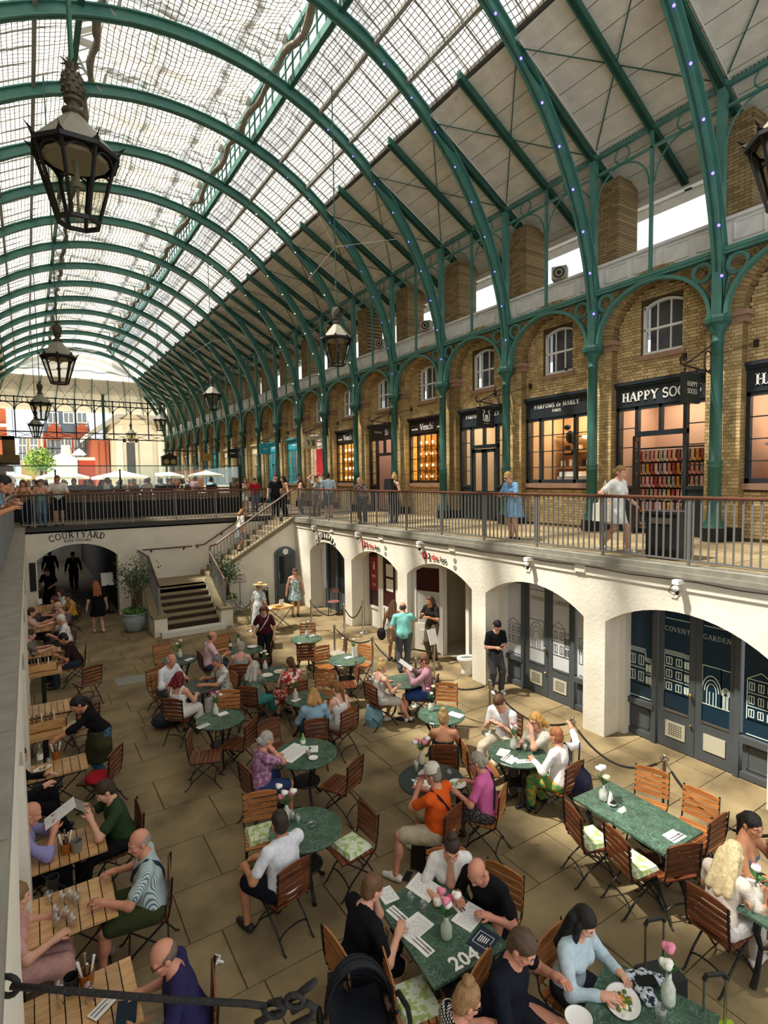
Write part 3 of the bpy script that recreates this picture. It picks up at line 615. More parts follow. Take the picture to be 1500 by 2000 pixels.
# ---------------------------------------------------------------- shopfronts and what stands behind their glass
M_LAMP = mat('warm_lamp', 'ffe2b4', emit=12); M_ROOMGLOW = mat('added_room_glow', 'fff0d8', emit=6); M_BULB = mat('golden_bulb', 'ffd27a', emit=22)
rs = random.Random(11)
def interior(k, c, wallm, depth=1.7):
    """room behind a shop window: walls, floor, added glowing panel overhead"""
    x0, x1 = XF+.3, XF+.3+depth
    r = MB().bb((x1, c-1.3, 3.3), (x1+.05, c+1.3, 6.9)).bb((x0, c-1.35, 3.3), (x1, c-1.3, 6.9)).bb((x0, c+1.3, 3.3), (x1, c+1.35, 6.9)).bb((x0, c-1.3, 6.85), (x1, c+1.3, 6.9)).bb((x0, c-1.3, 3.3), (x1, c+1.3, 3.33))
    w = tag(r.obj('wall_shop', wallm), kind='structure')
    MB().bb((x0+.3, c-.9, 6.8), (x1-.3, c+.9, 6.84)).obj('added_glow_panel', M_ROOMGLOW, w)  # unseen glowing panel added to brighten the shop room
def shopfront(k, label, paint, door, fascia, room=None):
    c = 6.1+PER*k+PER/2; x = XF-.03; t = empty('shopfront', None, label, 'shopfront'); z0 = 3.32 if door else 4.57
    MB().bb((x-.1, c-1.22, 7.05), (XF+.1, c+1.22, 7.12)).bb((x-.06, c-1.2, 6.99), (XF+.1, c+1.2, 7.05)).bb((x, c-1.17, 6.5), (XF+.1, c+1.17, 6.99)).obj('fascia', paint, t)
    f = MB()
    bars = (-1.17, -.66, .58, 1.09) if not door else (-1.17, -.66, .56, 1.09)
    for a in bars: f.bb((x+.02, c+a, z0), (x+.14, c+a+.09, 6.5))
    f.bb((x+.02, c-1.17, z0), (x+.14, c+1.17, z0+.1)); f.bb((x+.02, c-1.17, 6.42), (x+.14, c+1.17, 6.5))
    if door:
        f.bb((x+.01, c-1.17, 4.42), (x+.14, c-.6, 4.5)).bb((x+.01, c+.6, 4.42), (x+.14, c+1.17, 4.5)).bb((x+.05, c-1.17, z0), (x+.1, c-.6, 4.42)).bb((x+.05, c+.6, z0), (x+.1, c+1.17, 4.42))
        f.bb((x+.01, c-.66, 5.74), (x+.14, c+.6, 5.86)).bb((x+.02, c-.06, 5.8), (x+.12, c+.03, 6.5))
    f.obj('frame', paint, t)
    g = MB()
    for a in bars[:3]:
        w = .42 if a != -.66 else 1.16; zb = z0 if not door else 4.5
        if door and a == -.66: continue
        n = 4
        for i in range(1, n): z = zb+(6.45-zb)*i/n; g.bb((x+.05, c+a+.09, z-.012), (x+.1, c+a+.09+w, z+.012))
        if w > 1:
            for j in (1, 2): g.bb((x+.05, c+a+.09+w*j/3-.01, zb), (x+.1, c+a+.09+w*j/3+.01, 6.45))
    g.obj('glazing_bar', paint, t)
    for a in bars[:3]:
        w = .42 if a != -.66 else 1.16
        MB().bb((x+.07, c+a+.09, (4.5 if door and a != -.66 else (5.86 if door else z0))), (x+.075, c+a+.09+w, 6.45)).obj('pane', M_GLASS, t)
    if not door: tag(MB().bb((XF-.1, c-1.22, 4.43), (XF+.2, c+1.22, 4.56)).obj('sill', M_STONER, t))
    if fascia: fascia(t, c, x)
    return t, c
def leaf(t, c, paint, y0, y1, ang=0, pane=None):
    M = TR(XF+.05, y0, 0, ang); l = empty('door_leaf', M); l.parent = t; w = y1-y0
    MB().bb((-.025, 0, 3.33), (.025, w, 4.3)).bb((-.025, 0, 4.3), (.025, .1, 5.72)).bb((-.025, w-.1, 4.3), (.025, w, 5.72)).bb((-.025, 0, 5.6), (.025, w, 5.72)).obj('leaf_frame', paint, l)
    MB().bb((-.004, .1, 4.3), (.004, w-.1, 5.6)).obj('pane', pane or M_GLASS, l)
def f_happy(t, c, x): serif(t, 'HAPPY SOCKS', .235, face_mx(x-.001, c, 6.63), M_TEXTW, k=.05, d=.02)
def f_parf(t, c, x): serif(t, 'PARFUMS de MARLY', .125, face_mx(x-.001, c+.03, 6.78), M_TEXTW, k=.1); serif(t, 'PARIS', .08, face_mx(x-.001, c, 6.64), M_TEXTW, k=.1)
def f_ven(t, c, x):
    serif(t, 'Venchi', .24, face_mx(x-.001, c, 6.62), M_TEXTW, k=.02); plain(t, 'cioccolato', .07, face_mx(x-.001, c+.78, 6.65), M_TEXTW, bold=.002); plain(t, 'gelato', .07, face_mx(x-.001, c-.75, 6.65), M_TEXTW, bold=.002)
def f_none(t, c, x): pass
def f_small(m_, s):
    def g(t, c, x):
        b = MB(); r = random.Random(len(s)); y = c+.5
        while y > c-.5: w = r.uniform(.03, .09); b.bb((x-.006, y-w, 6.7), (x, y, 6.7+r.uniform(.06, .1))); y -= w+.025
        b.obj('worn_print', m_, t)
    return g
M_BROWN = mat('dark_brown_shop_paint', '2a1f19', .4); M_TEAL = mat('turquoise_shop_paint', '3aa3b4', .45); M_CREAMP = mat('cream_shop_paint', 'd9cba6', .5); M_REDP = mat('white_red_shop_paint', 'd9cfc4', .5)
t, c = shopfront(-1, 'charcoal sock shop window at the right edge of the frame', M_DGREY, False, f_happy); interior(-1, c, mat('pinkish_wall', 'c9a58c', .8))
t, c = shopfront(0, 'charcoal sock shop front with open door and HAPPY SOCKS fascia', M_DGREY, True, f_happy); interior(0, c, MATS['pinkish_wall']); leaf(t, c, M_BROWN, c+.56, c-.0+1.1, 1.9)
t, c = shopfront(1, 'charcoal perfume shop window with PARFUMS de MARLY PARIS fascia, sandstone sill', M_DGREY, False, f_parf); interior(1, c, M_WARM)
t, c = shopfront(2, 'charcoal perfume shop front with closed double doors behind the crest sign', M_DGREY, True, f_parf); interior(2, c, mat('pale_warm_wall', 'cbb79a', .8)); leaf(t, c, M_DGREY, c-.57, c-.02); leaf(t, c, M_DGREY, c+.02, c+.56)
t, c = shopfront(3, 'dark brown chocolate shop window with Venchi fascia, the nearer of its two windows', M_BROWN, False, f_ven); interior(3, c, mat('golden_wall', 'd8a860', .7), 1.2)
t, c = shopfront(4, 'dark brown chocolate shop doorway with Venchi fascia between its two windows', M_BROWN, True, f_ven); interior(4, c, mat('dim_pink_wall', '9c7a70', .8)); leaf(t, c, M_BROWN, c-.57, c-.02, -1.7)
t, c = shopfront(5, 'dark brown chocolate shop window with Venchi fascia, the farther of its two windows', M_BROWN, False, f_ven); interior(5, c, MATS['golden_wall'], 1.2)
t, c = shopfront(6, 'white shop front with large scarlet panel and red bins', M_REDP, True, f_small(M_RED, 'JACKS')); interior(6, c, mat('white_room', 'cfc6bb', .8))
MB().bb((XF-.1, c-.62, 4.9), (XF-.06, c+.25, 6.35)).obj('scarlet_panel', mat('scarlet', 'c3242b', .6), t)
t, c = shopfront(7, 'turquoise shop window with turquoise fascia', M_TEAL, False, f_small(M_TEXTW, 'MADE')); interior(7, c, mat('grey_room', '7f8584', .8))
t, c = shopfront(8, 'turquoise shop doorway behind the turquoise hanging sign', M_TEAL, True, f_small(M_TEXTW, 'MADE')); interior(8, c, MATS['grey_room']); leaf(t, c, M_TEAL, c-.57, c+.56)
t, c = shopfront(9, 'cream fascia over a dark open shop doorway', M_CREAMP, True, f_none); interior(9, c, M_DARK)
for k, pm in ((10, M_DGREY), (11, M_CREAMP), (12, M_TEAL), (13, M_DGREY), (14, M_GREEND), (15, M_REDP), (16, M_CREAMP), (17, M_DGREY)):
    t, c = shopfront(k, f'{dict([(M_DGREY,"charcoal"),(M_CREAMP,"cream"),(M_TEAL,"turquoise"),(M_GREEND,"green"),(M_REDP,"whitish")])[pm]} far shop front, {nth(k)} arch along the right gallery', pm, k in DOORBAY, f_none); interior(k, c, M_WARM if k % 2 else MATS['grey_room'])
# socks on racks
c = 6.1+PER*0+PER/2; sockm = [mat('sock_'+h, h, .8, col2=b, vs=30) for h, b in (('c8342c', 'f0c8b0'), ('e08a3c', 'f4e4c8'), ('e8c84a', 'c8342c'), ('3f7f4a', 'e8e0d0'), ('2b3a66', 'd8b8a0'), ('d98a98', 'f6eee4'), ('ece4dc', '1f1f26'), ('23242c', 'e06a5a'))]
sk = [MB().prism([(-.035, 0), (.035, 0), (.035, -.2), (.0, -.28), (-.09, -.3), (-.09, -.24), (-.035, -.2)], 0, .03, 'x').obj('sock', m) for m in sockm]
rack = empty('sock_rack', None, 'tall wall rack with pale rails inside the sock shop', 'rack')
for i in range(7): MB().bb((XF+1.0, c-1.2, 5.42-.34*i), (XF+1.05, c+1.28, 5.45-.34*i)).obj('rail', M_TEXTW if i == 0 else M_BROWN, rack)
MB().bb((XF+1.08, c-1.25, 3.4), (XF+1.14, c+1.29, 5.5)).obj('back_panel', M_BROWN, rack)
lab = ['red and cream', 'orange and cream', 'yellow and red', 'green and white', 'navy and tan', 'pink and white', 'white and black', 'black and coral']
first = [True]*8
for i in range(7):
    for j in range(21):
        q = rs.choice((0, 0, 1, 2, 3, 4, 5, 5, 6, 7)); M = TR(XF+.95, c-1.12+.118*j, 5.41-.34*i)
        if first[q]: o = sk[q]; o.matrix_local = M; first[q] = False; 
        else: o = tree(sk[q], M=M)
        tag(o, f'{lab[q]} sock, {nth(j)} from the right in the {nth(i)} rack row', 'sock', 'socks on the shop rack')
# bins, displays, shelves
b = MB().bb((XF+.7, 4.56-.9, 4.6), (XF+1.3, 4.56+.9, 5.0), 0).bb((XF+.7, 4.56-.7, 5.0), (XF+1.3, 4.56+.9, 5.38), 0); tag(b.obj('sock_box_stack', mat('violet_box', '6c6ca0', .6, col2='d8d4e4', vs=12)), 'violet patterned sock boxes stacked in the window at the right edge', 'boxes')
tag(MB().bb((XF+.5, 4.56-1, 5.38), (XF+1.4, 4.56+1, 5.44), 0).bb((XF+.9, 4.56-1, 5.44), (XF+.95, 4.56+1, 6.1), 0).obj('display_shelf', M_TEXTW), 'white display shelf in the window at the right edge', 'shelf')
c = 10.735
s = empty('display_cabinet', None, 'tan shelving with perfume boxes behind the perfume shop window', 'shelf')
for z in (4.6, 5.0, 5.5, 6.0): MB().bb((XF+1.4, c-1.2, z), (XF+1.9, c+1.2, z+.05)).obj('shelf_board', mat('tan_shelf', 'b98d5c', .6), s)
for i in range(14): o = MB().box((XF+1.55, c-1.05+.16*i, 5.05+.11+(.5 if i % 3 == 0 else 0)), (.12, .1, .14+.06*(i % 3))).obj('perfume_box', M_TEXTW if i % 2 else M_BLACK); tag(o, ('white' if i % 2 else 'black')+f' perfume box on the tan shelves of the perfume shop, {nth(i)} from the right', 'box', 'perfume boxes')
tag(MB().bb((XF+.6, c-.75, 4.6), (XF+1.1, c+.5, 4.76)).bb((XF+.65, c-.3, 4.76), (XF+1.0, c+.45, 4.9)).obj('gift_box', M_TEXTW), 'pair of white gift boxes lying in the perfume shop window', 'boxes')
ch = empty('chandelier', None, 'brass chandelier with globe lamps in the perfume shop window', 'chandelier')
MB().tube([(XF+.9, c-.55, 6.8), (XF+.9, c-.55, 5.75)], .012, 5).lathe([(.02, 5.7), (.07, 5.74), (.02, 5.8)], 8, 0, Matrix.Translation((XF+.9, c-.55, 0))).obj('stem', M_BRASS, ch)
for i in range(8):
    a = i*PI/4; q = V(XF+.9+.26*math.cos(a), c-.55+.26*math.sin(a), 5.85); MB().tube([(XF+.9, c-.55, 5.74), (XF+.9+.16*math.cos(a), c-.55+.16*math.sin(a), 5.7), q], .01, 5).obj('arm', M_BRASS, ch); MB().ball(q+V(0, 0, .06), .045, 8, 6).obj('globe', M_BULB, ch)
hs = MB().ball((XF+.9, c+.25, 5.95), (.1, .16, .2)).ball((XF+.9, c+.36, 6.25), (.07, .13, .09)).tube([(XF+.9, c+.2, 5.9), (XF+.9, c+.05, 5.6), (XF+.9, c+.2, 5.45)], .05, 6).box((XF+.9, c+.2, 5.42), (.3, .4, .05)); tag(hs.obj('horse_statue', M_BLACK), 'small black rearing horse statue in the perfume shop window', 'statue')
for k, nm in ((3, 'nearer'), (5, 'farther')):
    c = 6.1+PER*k+PER/2
    for i in range(4):
        d = empty('sweet_rack', None, f'{nth(i)} row from the top of golden jars and bulbs in the {nm} chocolate shop window', 'shelf'); z = 6.05-.45*i
        MB().bb((XF+.5, c-1.15, z-.2), (XF+.8, c+1.15, z-.18)).obj('glass_shelf', M_BRASS, d)
        for j in range(9): MB().lathe([(.0, z-.18), (.08, z-.18), (.08, z+.06), (.05, z+.1), (0, z+.1)], 8, 0, Matrix.Translation((XF+.65, c-1.05+.26*j, 0))).obj('jar', mat('golden_jar', 'c9902f', .25, col2='5a2f14', vs=6), d)
        for j in range(6): MB().ball((XF+.35, c-1.0+.38*j+.05*(i % 2), z+.12), .05, 8, 6).obj('bulb', M_BULB, d)
# hanging signs on scrolled brackets
def hang(k, label, boardm, draw):
    y = 6.1+PER*k+.2; t = empty('hanging_sign', None, label, 'sign'); b = MB()
    b.bb((12.68, y-.04, 6.95), (12.76, y+.04, 7.8)); b.tube([(12.7, y, 7.6), (11.6, y, 7.06), (11.45, y, 7.05), (11.42, y, 7.18), (11.52, y, 7.2)], .02, 6); b.tube([(12.7, y, 6.98), (11.5, y, 7.05)], .018, 6)
    b.tube([(12.52+.16*math.cos(a), y, 7.22+.22*math.sin(a)) for a in np.linspace(0, 2*PI, 17)[:-1]], .014, 5, closed=True)
    for dy in (-.75, .75): b.tube([(11.7, y, 7.1), (12.95, y+dy, 7.5)], .01, 4); b.bb((12.94, y+dy-.04, 7.42), (12.99, y+dy+.04, 7.58))
    for x in (11.6, 12.05): b.tube([(x, y, 7.04), (x, y, 6.9)], .012, 5).ball((x, y, 6.96), .03, 6, 4)
    b.obj('bracket', mat('rusty_black_iron', '2a1d1a', .6), t)
    p = MB().bb((11.5, y-.04, 6.28), (12.15, y+.04, 6.9)).obj('board', boardm, t); draw(p, 11.825, y-.042)
hang(0, 'dark hanging sign reading HAPPY SOCKS on a scrolled bracket by the nearest column', mat('dark_green_board', '1f2522', .5), lambda p, x, y: (serif(p, 'HAPPY', .1, face_my(x, y, 6.62), mat('dim_gold_print', 'd6cfbc', .6), k=.04, d=.003), serif(p, 'SOCKS', .1, face_my(x, y, 6.47), MATS['dim_gold_print'], k=.04, d=.003)))
def crest(p, x, y):
    m = MB()
    for s in (-1, 1): m.tube([(x+s*.03, y, 6.5), (x+s*.12, y, 6.55), (x+s*.13, y, 6.68), (x+s*.07, y, 6.76)], .016, 5).tube([(x+s*.07, y, 6.78), (x+s*.15, y, 6.8)], .012, 4).tube([(x, y, 6.46), (x+s*.16, y, 6.5)], .014, 4)
    m.prism([(x-.06, 6.66), (x+.06, 6.66), (x+.055, 6.56), (x, 6.5), (x-.055, 6.56)], y-.006, y, 'y').tube([(x-.12, y, 6.4), (x+.12, y, 6.4)], .006, 4).obj('crest', M_TEXTW, p)
hang(2, 'black hanging sign with a white crest of two horses by the third column', mat('black_board', '17181a', .5), crest)
hang(4, 'black hanging sign with small pale lettering beside the chocolate shop door', MATS['black_board'], lambda p, x, y: plain(p, 'VENCHI', .07, face_my(x, y, 6.57), MATS['dim_gold_print']))
hang(6, 'pale stone-coloured hanging sign with two dark leaf shapes', mat('pale_board', 'b9b096', .6), lambda p, x, y: MB().tube([(x-.2, y, 6.7), (x-.1, y, 6.6), (x-.12, y, 6.45)], .03, 5).tube([(x+.05, y, 6.7), (x+.2, y, 6.42)], .025, 5).tube([(x+.2, y, 6.7), (x+.08, y, 6.42)], .025, 5).obj('leaf_shape', M_BLACK, p))
hang(8, 'turquoise hanging sign beside the turquoise shop door', M_TEAL, lambda p, x, y: MB().bb((x-.12, y-.003, 6.6), (x+.12, y, 6.63)).bb((x-.1, y-.003, 6.53), (x+.1, y, 6.55)).obj('worn_print', M_TEXTW, p))
hang(10, 'small dark hanging sign farther along the right gallery', MATS['black_board'], lambda p, x, y: MB().bb((x-.16, y-.003, 6.57), (x+.16, y, 6.63)).obj('worn_print', M_TEXTW, p))
hang(12, 'yellowish hanging sign far along the right gallery', mat('ochre_board', 'a38a4a', .6), lambda p, x, y: MB().bb((x-.16, y-.003, 6.57), (x+.16, y, 6.6)).obj('worn_print', M_TEXTK, p))

# parapet, brick chimney piers and low roofs above the shops
pp = MB()
for k in range(-1, 18):
    y0 = 6.1+PER*k; pp.bb((12.86, y0, 9.6), (13.05, y0+PER, 9.66)); pp.bb((12.9, y0, 9.66), (13.05, y0+PER, 10.22)); pp.bb((12.84, y0, 10.2), (13.1, y0+PER, 10.27))
pw = tag(pp.obj('wall_parapet', mat('white_parapet', 'ece9e2', .7, var=.1, vs=3)), kind='structure'); pn = None
for k in range(-1, 18):
    for j in range(4):
        y = 6.1+PER*k+.386+.7725*j; M = Matrix.Translation((12.9, y, 9.94))
        if pn is None:
            q = MB()
            for a, b, e, f in ((-.3, .3, -.2, -.17), (-.3, .3, .17, .2), (-.3, -.27, -.2, .2), (.27, .3, -.2, .2)): q.bb((-.03, a, e), (0, b, f))
            q.bb((-.008, -.27, -.17), (0, .27, .17)); pn = q.obj('panel', mat('white_parapet', ''), pw); pn.matrix_local = M
        else: link('panel', pn.data, pw, M)
M_SOOT = brick_wall_mat('sooty_brick_courses', 'a58c62', '7d6743', '4f4029')
for k in range(-1, 19):
    y = 6.1+PER*k; t = MB().bb((12.95, y-.4, 9.7), (13.75, y+.4, 12.35)); tag(t.obj('chimney_pier', M_SOOT), f'brick pier rising from the parapet to the roof, {nth(k+1)} from the near end', 'pier', 'brick piers above the parapet')
tag(MB().prism([(13.3, 9.6), (13.3, 10.15), (16.5, 11.3), (19, 10.2), (19, 9.6)], -1, 62, 'y').obj('roof_1', mat('grey_slate', '8c9092', .7, var=.25, vs=3)), kind='structure')
for i, y in enumerate((10.55, 16.7, 19.9)):
    t = empty('loudspeaker', Matrix.Translation((12.85, y, 10.45)) @ rotz(.5), f'square cream loudspeaker on the parapet, {nth(i)} from the near end', 'loudspeaker'); MB().box((0, 0, 0), (.3, .4, .34)).obj('case', mat('cream_speaker', 'a9a391', .6), t)
    MB().tube([(-.16+.0*a, .13*math.cos(a), .13*math.sin(a)) for a in np.linspace(0, 2*PI, 17)[:-1]], .02, 5, closed=True).ball((-.16, 0, 0), (.03, .06, .06)).obj('cone', M_BLACK, t)

# ---------------------------------------------------------------- green ironwork
XC = 12.5
def col_mesh():
    t = empty('iron_column'); 
    MB().lathe([(.24, 3.3), (.24, 3.62), (.2, 3.64), (.2, 3.72), (.15, 3.78), (.135, 4.0), (.135, 4.9), (.15, 4.92), (.15, 4.95), (.13, 4.97), (.15, 5.02), (.15, 5.05), (.125, 5.07), (.115, 7.55), (.135, 7.57), (.135, 7.61), (.115, 7.63), (.12, 7.75), (.2, 7.9), (.2, 7.94)], 14, 0).obj('shaft', M_GREEND, t, True)
    MB().lathe([(.26, 3.3), (.26, 3.6), (.22, 3.63)], 8).obj('base', M_BLACK, t)
    MB().lathe([(.2, 7.9), (.26, 7.97), (.27, 8.06), (.25, 8.12)], 8).obj('capital', M_GREEND, t)
    MB().box((0, 0, 8.75), (.22, .2, 1.3)).box((-.02, 0, 11.1), (.16, .16, 3.4)).box((-.02, 0, 12.8), (.22, .22, .1)).box((-.02, 0, 9.42), (.2, .24, .1)).obj('upper_post', M_GREEN, t); return t
pc = col_mesh(); cs = []
for k in range(-1, 19):
    o = pc if k == -1 else tree(pc); o.matrix_local = Matrix.Translation((XC, 6.1+PER*k, 0))
    tag(o, f'green cast-iron column with upper post on the right gallery, {nth(k+1)} from the near end', 'column', 'iron columns along the right gallery')
def spandrel():
    t = empty('iron_arch'); h = PER/2; R = h-.2; b = MB()
    b.bb((-.08, -h, 9.36), (.1, h, 9.42)).bb((-.1, -h, 9.42), (.12, h, 9.5)); b.obj('beam', M_GREEN, t)
    a = [(R*math.cos(q), 8.14+(9.30-8.14)*math.sin(q)) for q in np.linspace(0, PI, 25)]
    a2 = [((R+.08)*math.cos(q), 8.14+(9.38-8.14)*math.sin(q)) for q in np.linspace(0, PI, 25)]
    b = MB()
    for i in range(24): b.prism([a[i], a[i+1], a2[i+1], a2[i]], -.07, .07, 'x')
    b.obj('arch_rib', M_GREEN, t)
    for s in (-1, 1):
        b = MB()
        for r, d in ((.2, .035), (.165, .02)): b.tube([(0, s*(h-.36)+r*math.cos(q), 9.13+r*math.sin(q)) for q in np.linspace(0, 2*PI, 21)[:-1]], d, 5, closed=True)
        b.tube([(0, s*(h-.12), 8.5), (0, s*(h-.2), 8.9)], .02, 4); b.obj('ring', M_GREEN, t)
    MB().bb((-.035, -.035, 9.5), (.035, .035, 12.8)).obj('mid_post', M_GREEN, t)
    f = MB().bb((-.05, -h, 12.74), (.05, h, 12.82)).bb((-.035, -h, 12.32), (.035, h, 12.37)); f.obj('frieze_rail', M_GREEN, t)
    b = MB()
    for s in (-1, 1):
        b.tube([(0, s*h/2+.7*math.cos(q), 11.55+.77*math.sin(q)) for q in np.linspace(0, PI, 15)], .022, 5); b.tube([(0, s*h/2+.19*math.cos(q), 12.55+.19*math.sin(q)) for q in np.linspace(0, 2*PI, 15)[:-1]], .02, 5, closed=True)
    b.obj('frieze_tracery', M_GREEN, t)
    b = MB()
    for i in range(40): b.box((0, -h+.04+i*PER/40, 12.86), (.012, .02, .07))
    b.obj('cresting', M_GREEND, t)
    r = MB().prism([(-3.2, 14.71), (1.59, 11.97), (1.59, 11.8), (-3.2, 14.49)], -.05, .05, 'y'); r.prism([(-3.2, 14.52), (1.59, 11.83), (1.59, 11.8), (-3.2, 14.49)], -.09, .09, 'y'); r.obj('mid_rafter', M_GREEND, t)
    for a in (-1, 1): MB().tube([(0, a*h, 12.86), (-2.8, -a*h, 14.42)], .014, 5).obj('bracing_rod', M_GREEND, t)
    return t
ps = spandrel()
for k in range(-1, 18):
    o = ps if k == -1 else tree(ps); o.matrix_local = Matrix.Translation((XC, 6.1+PER*k+PER/2, 0))
    tag(o, f'green iron arch with rings and upper tracery, {nth(k+1)} bay from the near end', 'arch', 'iron arches along the right gallery')
XM, ZC, RR = 4.24, 8.05, 8.21
def rib():
    t = empty('roof_rib'); b = MB(); n = 48
    P = [(XM+RR*math.cos(q), ZC+RR*math.sin(q)) for q in np.linspace(0, PI, n+1)]; Q = [(XM+(RR+.3)*math.cos(q), ZC+(RR+.3)*math.sin(q)) for q in np.linspace(0, PI, n+1)]
    for i in range(n):
        b.prism([P[i], P[i+1], Q[i+1], Q[i]], -.03, .03, 'y')
        for X, w in ((P, .1), (Q, .11)):
            d = .035 if X is P else -.035
            i0 = [(p[0]+d*(p[0]-XM)/RR, p[1]+d*(p[1]-ZC)/RR) for p in (X[i], X[i+1])]; b.prism([X[i], X[i+1], i0[1], i0[0]], -w, w, 'y')
    b.obj('arched_girder', M_GREEN, t)
    for s in (1, -1):
        r = MB(); x0, z0, x1, z1 = XM+s*5.4, 14.52, XM+s*9.85, 11.97
        for a, b_ in ((-.05, .05),): r.prism([(x0, z0), (x1, z1), (x1, z1-.2), (x0, z0-.24)], -.05, .05, 'y')
        r.prism([(x0, z0-.2), (x1, z1-.17), (x1, z1-.2), (x0, z0-.24)], -.1, .1, 'y'); r.obj('rafter', M_GREEND, t)
        r = MB(); 
        for w in (-.13, .11): r.prism([(x0, z0), (x1, z1), (x1, z1-.05), (x0, z0-.05)], w, w+.02, 'y')
        r.obj('rafter_trim', M_WPAINT, t)
    return t
pr = rib(); M_VIO = mat('violet_bulb', '6a58ff', emit=4)
for k in range(-2, 19):
    o = pr if k == -2 else tree(pr); o.matrix_local = Matrix.Translation((0, 6.1+PER*k, 0)); tag(o, f'green semicircular iron roof rib, {nth(k+2)} from the near end', 'roof rib', 'arched roof ribs')
    if k >= 0:
        for i in range(9):
            q = math.radians(6+7*i); p = V(XM+(RR-.05)*math.cos(q), 0, ZC+(RR-.05)*math.sin(q))
            if k < 8: MB().ball(p+V(0, -.12, 0), .03 if k < 2 else (.022 if k < 4 else .015), 8, 6).obj('bulb', M_VIO if k < 5 else M_LAMP, o)

# ---------------------------------------------------------------- roof: boards, glazing, netting, ridge lantern
def roof_z(x): return 14.52-(abs(x-XM)-5.4)*.573
ce = empty('ceiling', None, kind='structure')
bd = MB().bb((-.5, -.5, 0), (.5, .5, .03)).obj('roof_board', M_BOARD); bdm = bd.data; bpy.data.objects.remove(bd)
far_b = MB(); sl = math.atan(.573); nb = 21
for k in range(-2, 19):
    y = 6.1+PER*k+PER/2
    for i in range(nb):
        d = 5.35+(i+.5)*.235
        for s in (1, -1):
            M = Matrix.Translation((XM+s*d, y, roof_z(XM+d)+.02+(.012 if i % 2 else 0))) @ Matrix.Rotation(s*sl, 4, 'Y') @ Matrix.Diagonal((.262, PER, 1, 1))
            if s > 0 and -1 <= k <= 8: link('roof_board', bdm, ce, M)
            else: far_b.add([v.co for v in bdm.vertices], [tuple(p.vertices) for p in bdm.polygons], 0, M)
tag(far_b.obj('roof_boarding', M_BOARD, ce), kind='stuff')
tag(MB().prism([(XM+5.3, 14.68), (XM+10.2, 11.9), (XM+10.2, 12.0), (XM+5.3, 14.8)], -1, 64, 'y').prism([(XM-5.3, 14.68), (XM-10.2, 11.9), (XM-10.2, 12.0), (XM-5.3, 14.8)], -1, 64, 'y').obj('roof_slates', mat('roof_felt', '55504a', .9), ce))
tag(MB().bb((XM+9.7, -1, 11.83), (XM+9.86, 64, 12.0)).obj('trim_3', M_WPAINT), kind='structure')
tag(MB().bb((-4.9, -1, 3.3), (-4.6, 64, 12.4)).obj('wall_left', M_BRICKFAR), kind='structure')  # unseen plain wall, carried up to the eave to block the sun
gb = MB(); XH = 2.66; M_BAR = mat('grey_glazing_bar', '8f8d84', .5)
Y0, Y1 = -.5, 55.0
for i in range(int((Y1-Y0)/.62)):
    y = Y0+.62*i
    for s in (1, -1): gb.tube([(XM+s*5.6, y, 14.62), (XM+s*XH, y, 16.3)], .022, 4)
for d in (4.6, 3.6):
    for s in (1, -1): gb.bb((XM+s*d-.05, Y0, roof_z(XM+d)+.1), (XM+s*d+.05, Y1, roof_z(XM+d)+.22))
tag(gb.obj('glazing_bars', M_BAR, ce), kind='stuff')
MB().quad((XM+5.6, Y0, 14.68), (XM+5.6, Y1, 14.68), (XM+XH, Y1, 16.36), (XM+XH, Y0, 16.36)).quad((XM-5.6, Y0, 14.68), (XM-5.6, Y1, 14.68), (XM-XH, Y1, 16.36), (XM-XH, Y0, 16.36)).obj('roof_glazing', glass('roof_glass', (.96, .97, .97), .06), ce)
mo = empty('ceiling_lantern', None, kind='structure'); b = MB(); c2 = MB()
for s in (1, -1):
    b.bb((XM+s*XH-.07, Y0, 16.05), (XM+s*XH+.07, Y1, 16.28)).bb((XM+s*XH-.06, Y0, 17.3), (XM+s*XH+.06, Y1, 17.45))
    c2.bb((XM+s*XH-.02, Y0, 16.68), (XM+s*XH+.02, Y1, 16.71)); c2.bb((XM+s*XH-.02, Y0, 17.0), (XM+s*XH+.02, Y1, 17.03))
    for i in range(int((Y1-Y0)/.52)): c2.bb((XM+s*XH-.025, Y0+.52*i-.02, 16.2), (XM+s*XH+.025, Y0+.52*i+.02, 17.35))
b.bb((XM-.08, Y0, 19.1), (XM+.08, Y1, 19.3)); b.obj('lantern_beam', M_GREEND, mo)
tag(c2.obj('clerestory_bars', M_GREEND, mo), kind='stuff')
b = MB()
for k in range(-2, 16):
    y = 6.1+PER*k
    b.bb((XM-XH, y-.06, 17.3), (XM+XH, y+.06, 17.45))
    for s in (1, -1): b.tube([(XM+s*XH, y, 17.45), (XM, y, 19.2)], .07, 4).tube([(XM+s*(XH-.75), y, 16.15), (XM+s*(XH-.35), y, 16.6), (XM+s*XH, y, 17.3)], .045, 5).tube([(XM+s*(XH-.75), y, 16.15), (XM+s*(XH-.9), y, 16.7), (XM+s*(XH-1.3), y, 17.3)], .035, 5)
b.obj('lantern_truss', mat('pale_truss', '9a968a', .6), mo)
b = MB()
for i in range(int((Y1-Y0)/.62)):
    for s in (1, -1): b.tube([(XM+s*(XH+.1), Y0+.62*i, 17.4), (XM, Y0+.62*i, 19.25)], .022, 4)
for s in (1, -1): b.bb((XM+s*1.3-.03, Y0, 18.28), (XM+s*1.3+.03, Y1, 18.36))
tag(b.obj('glazing_bars', M_BAR, mo), kind='stuff')
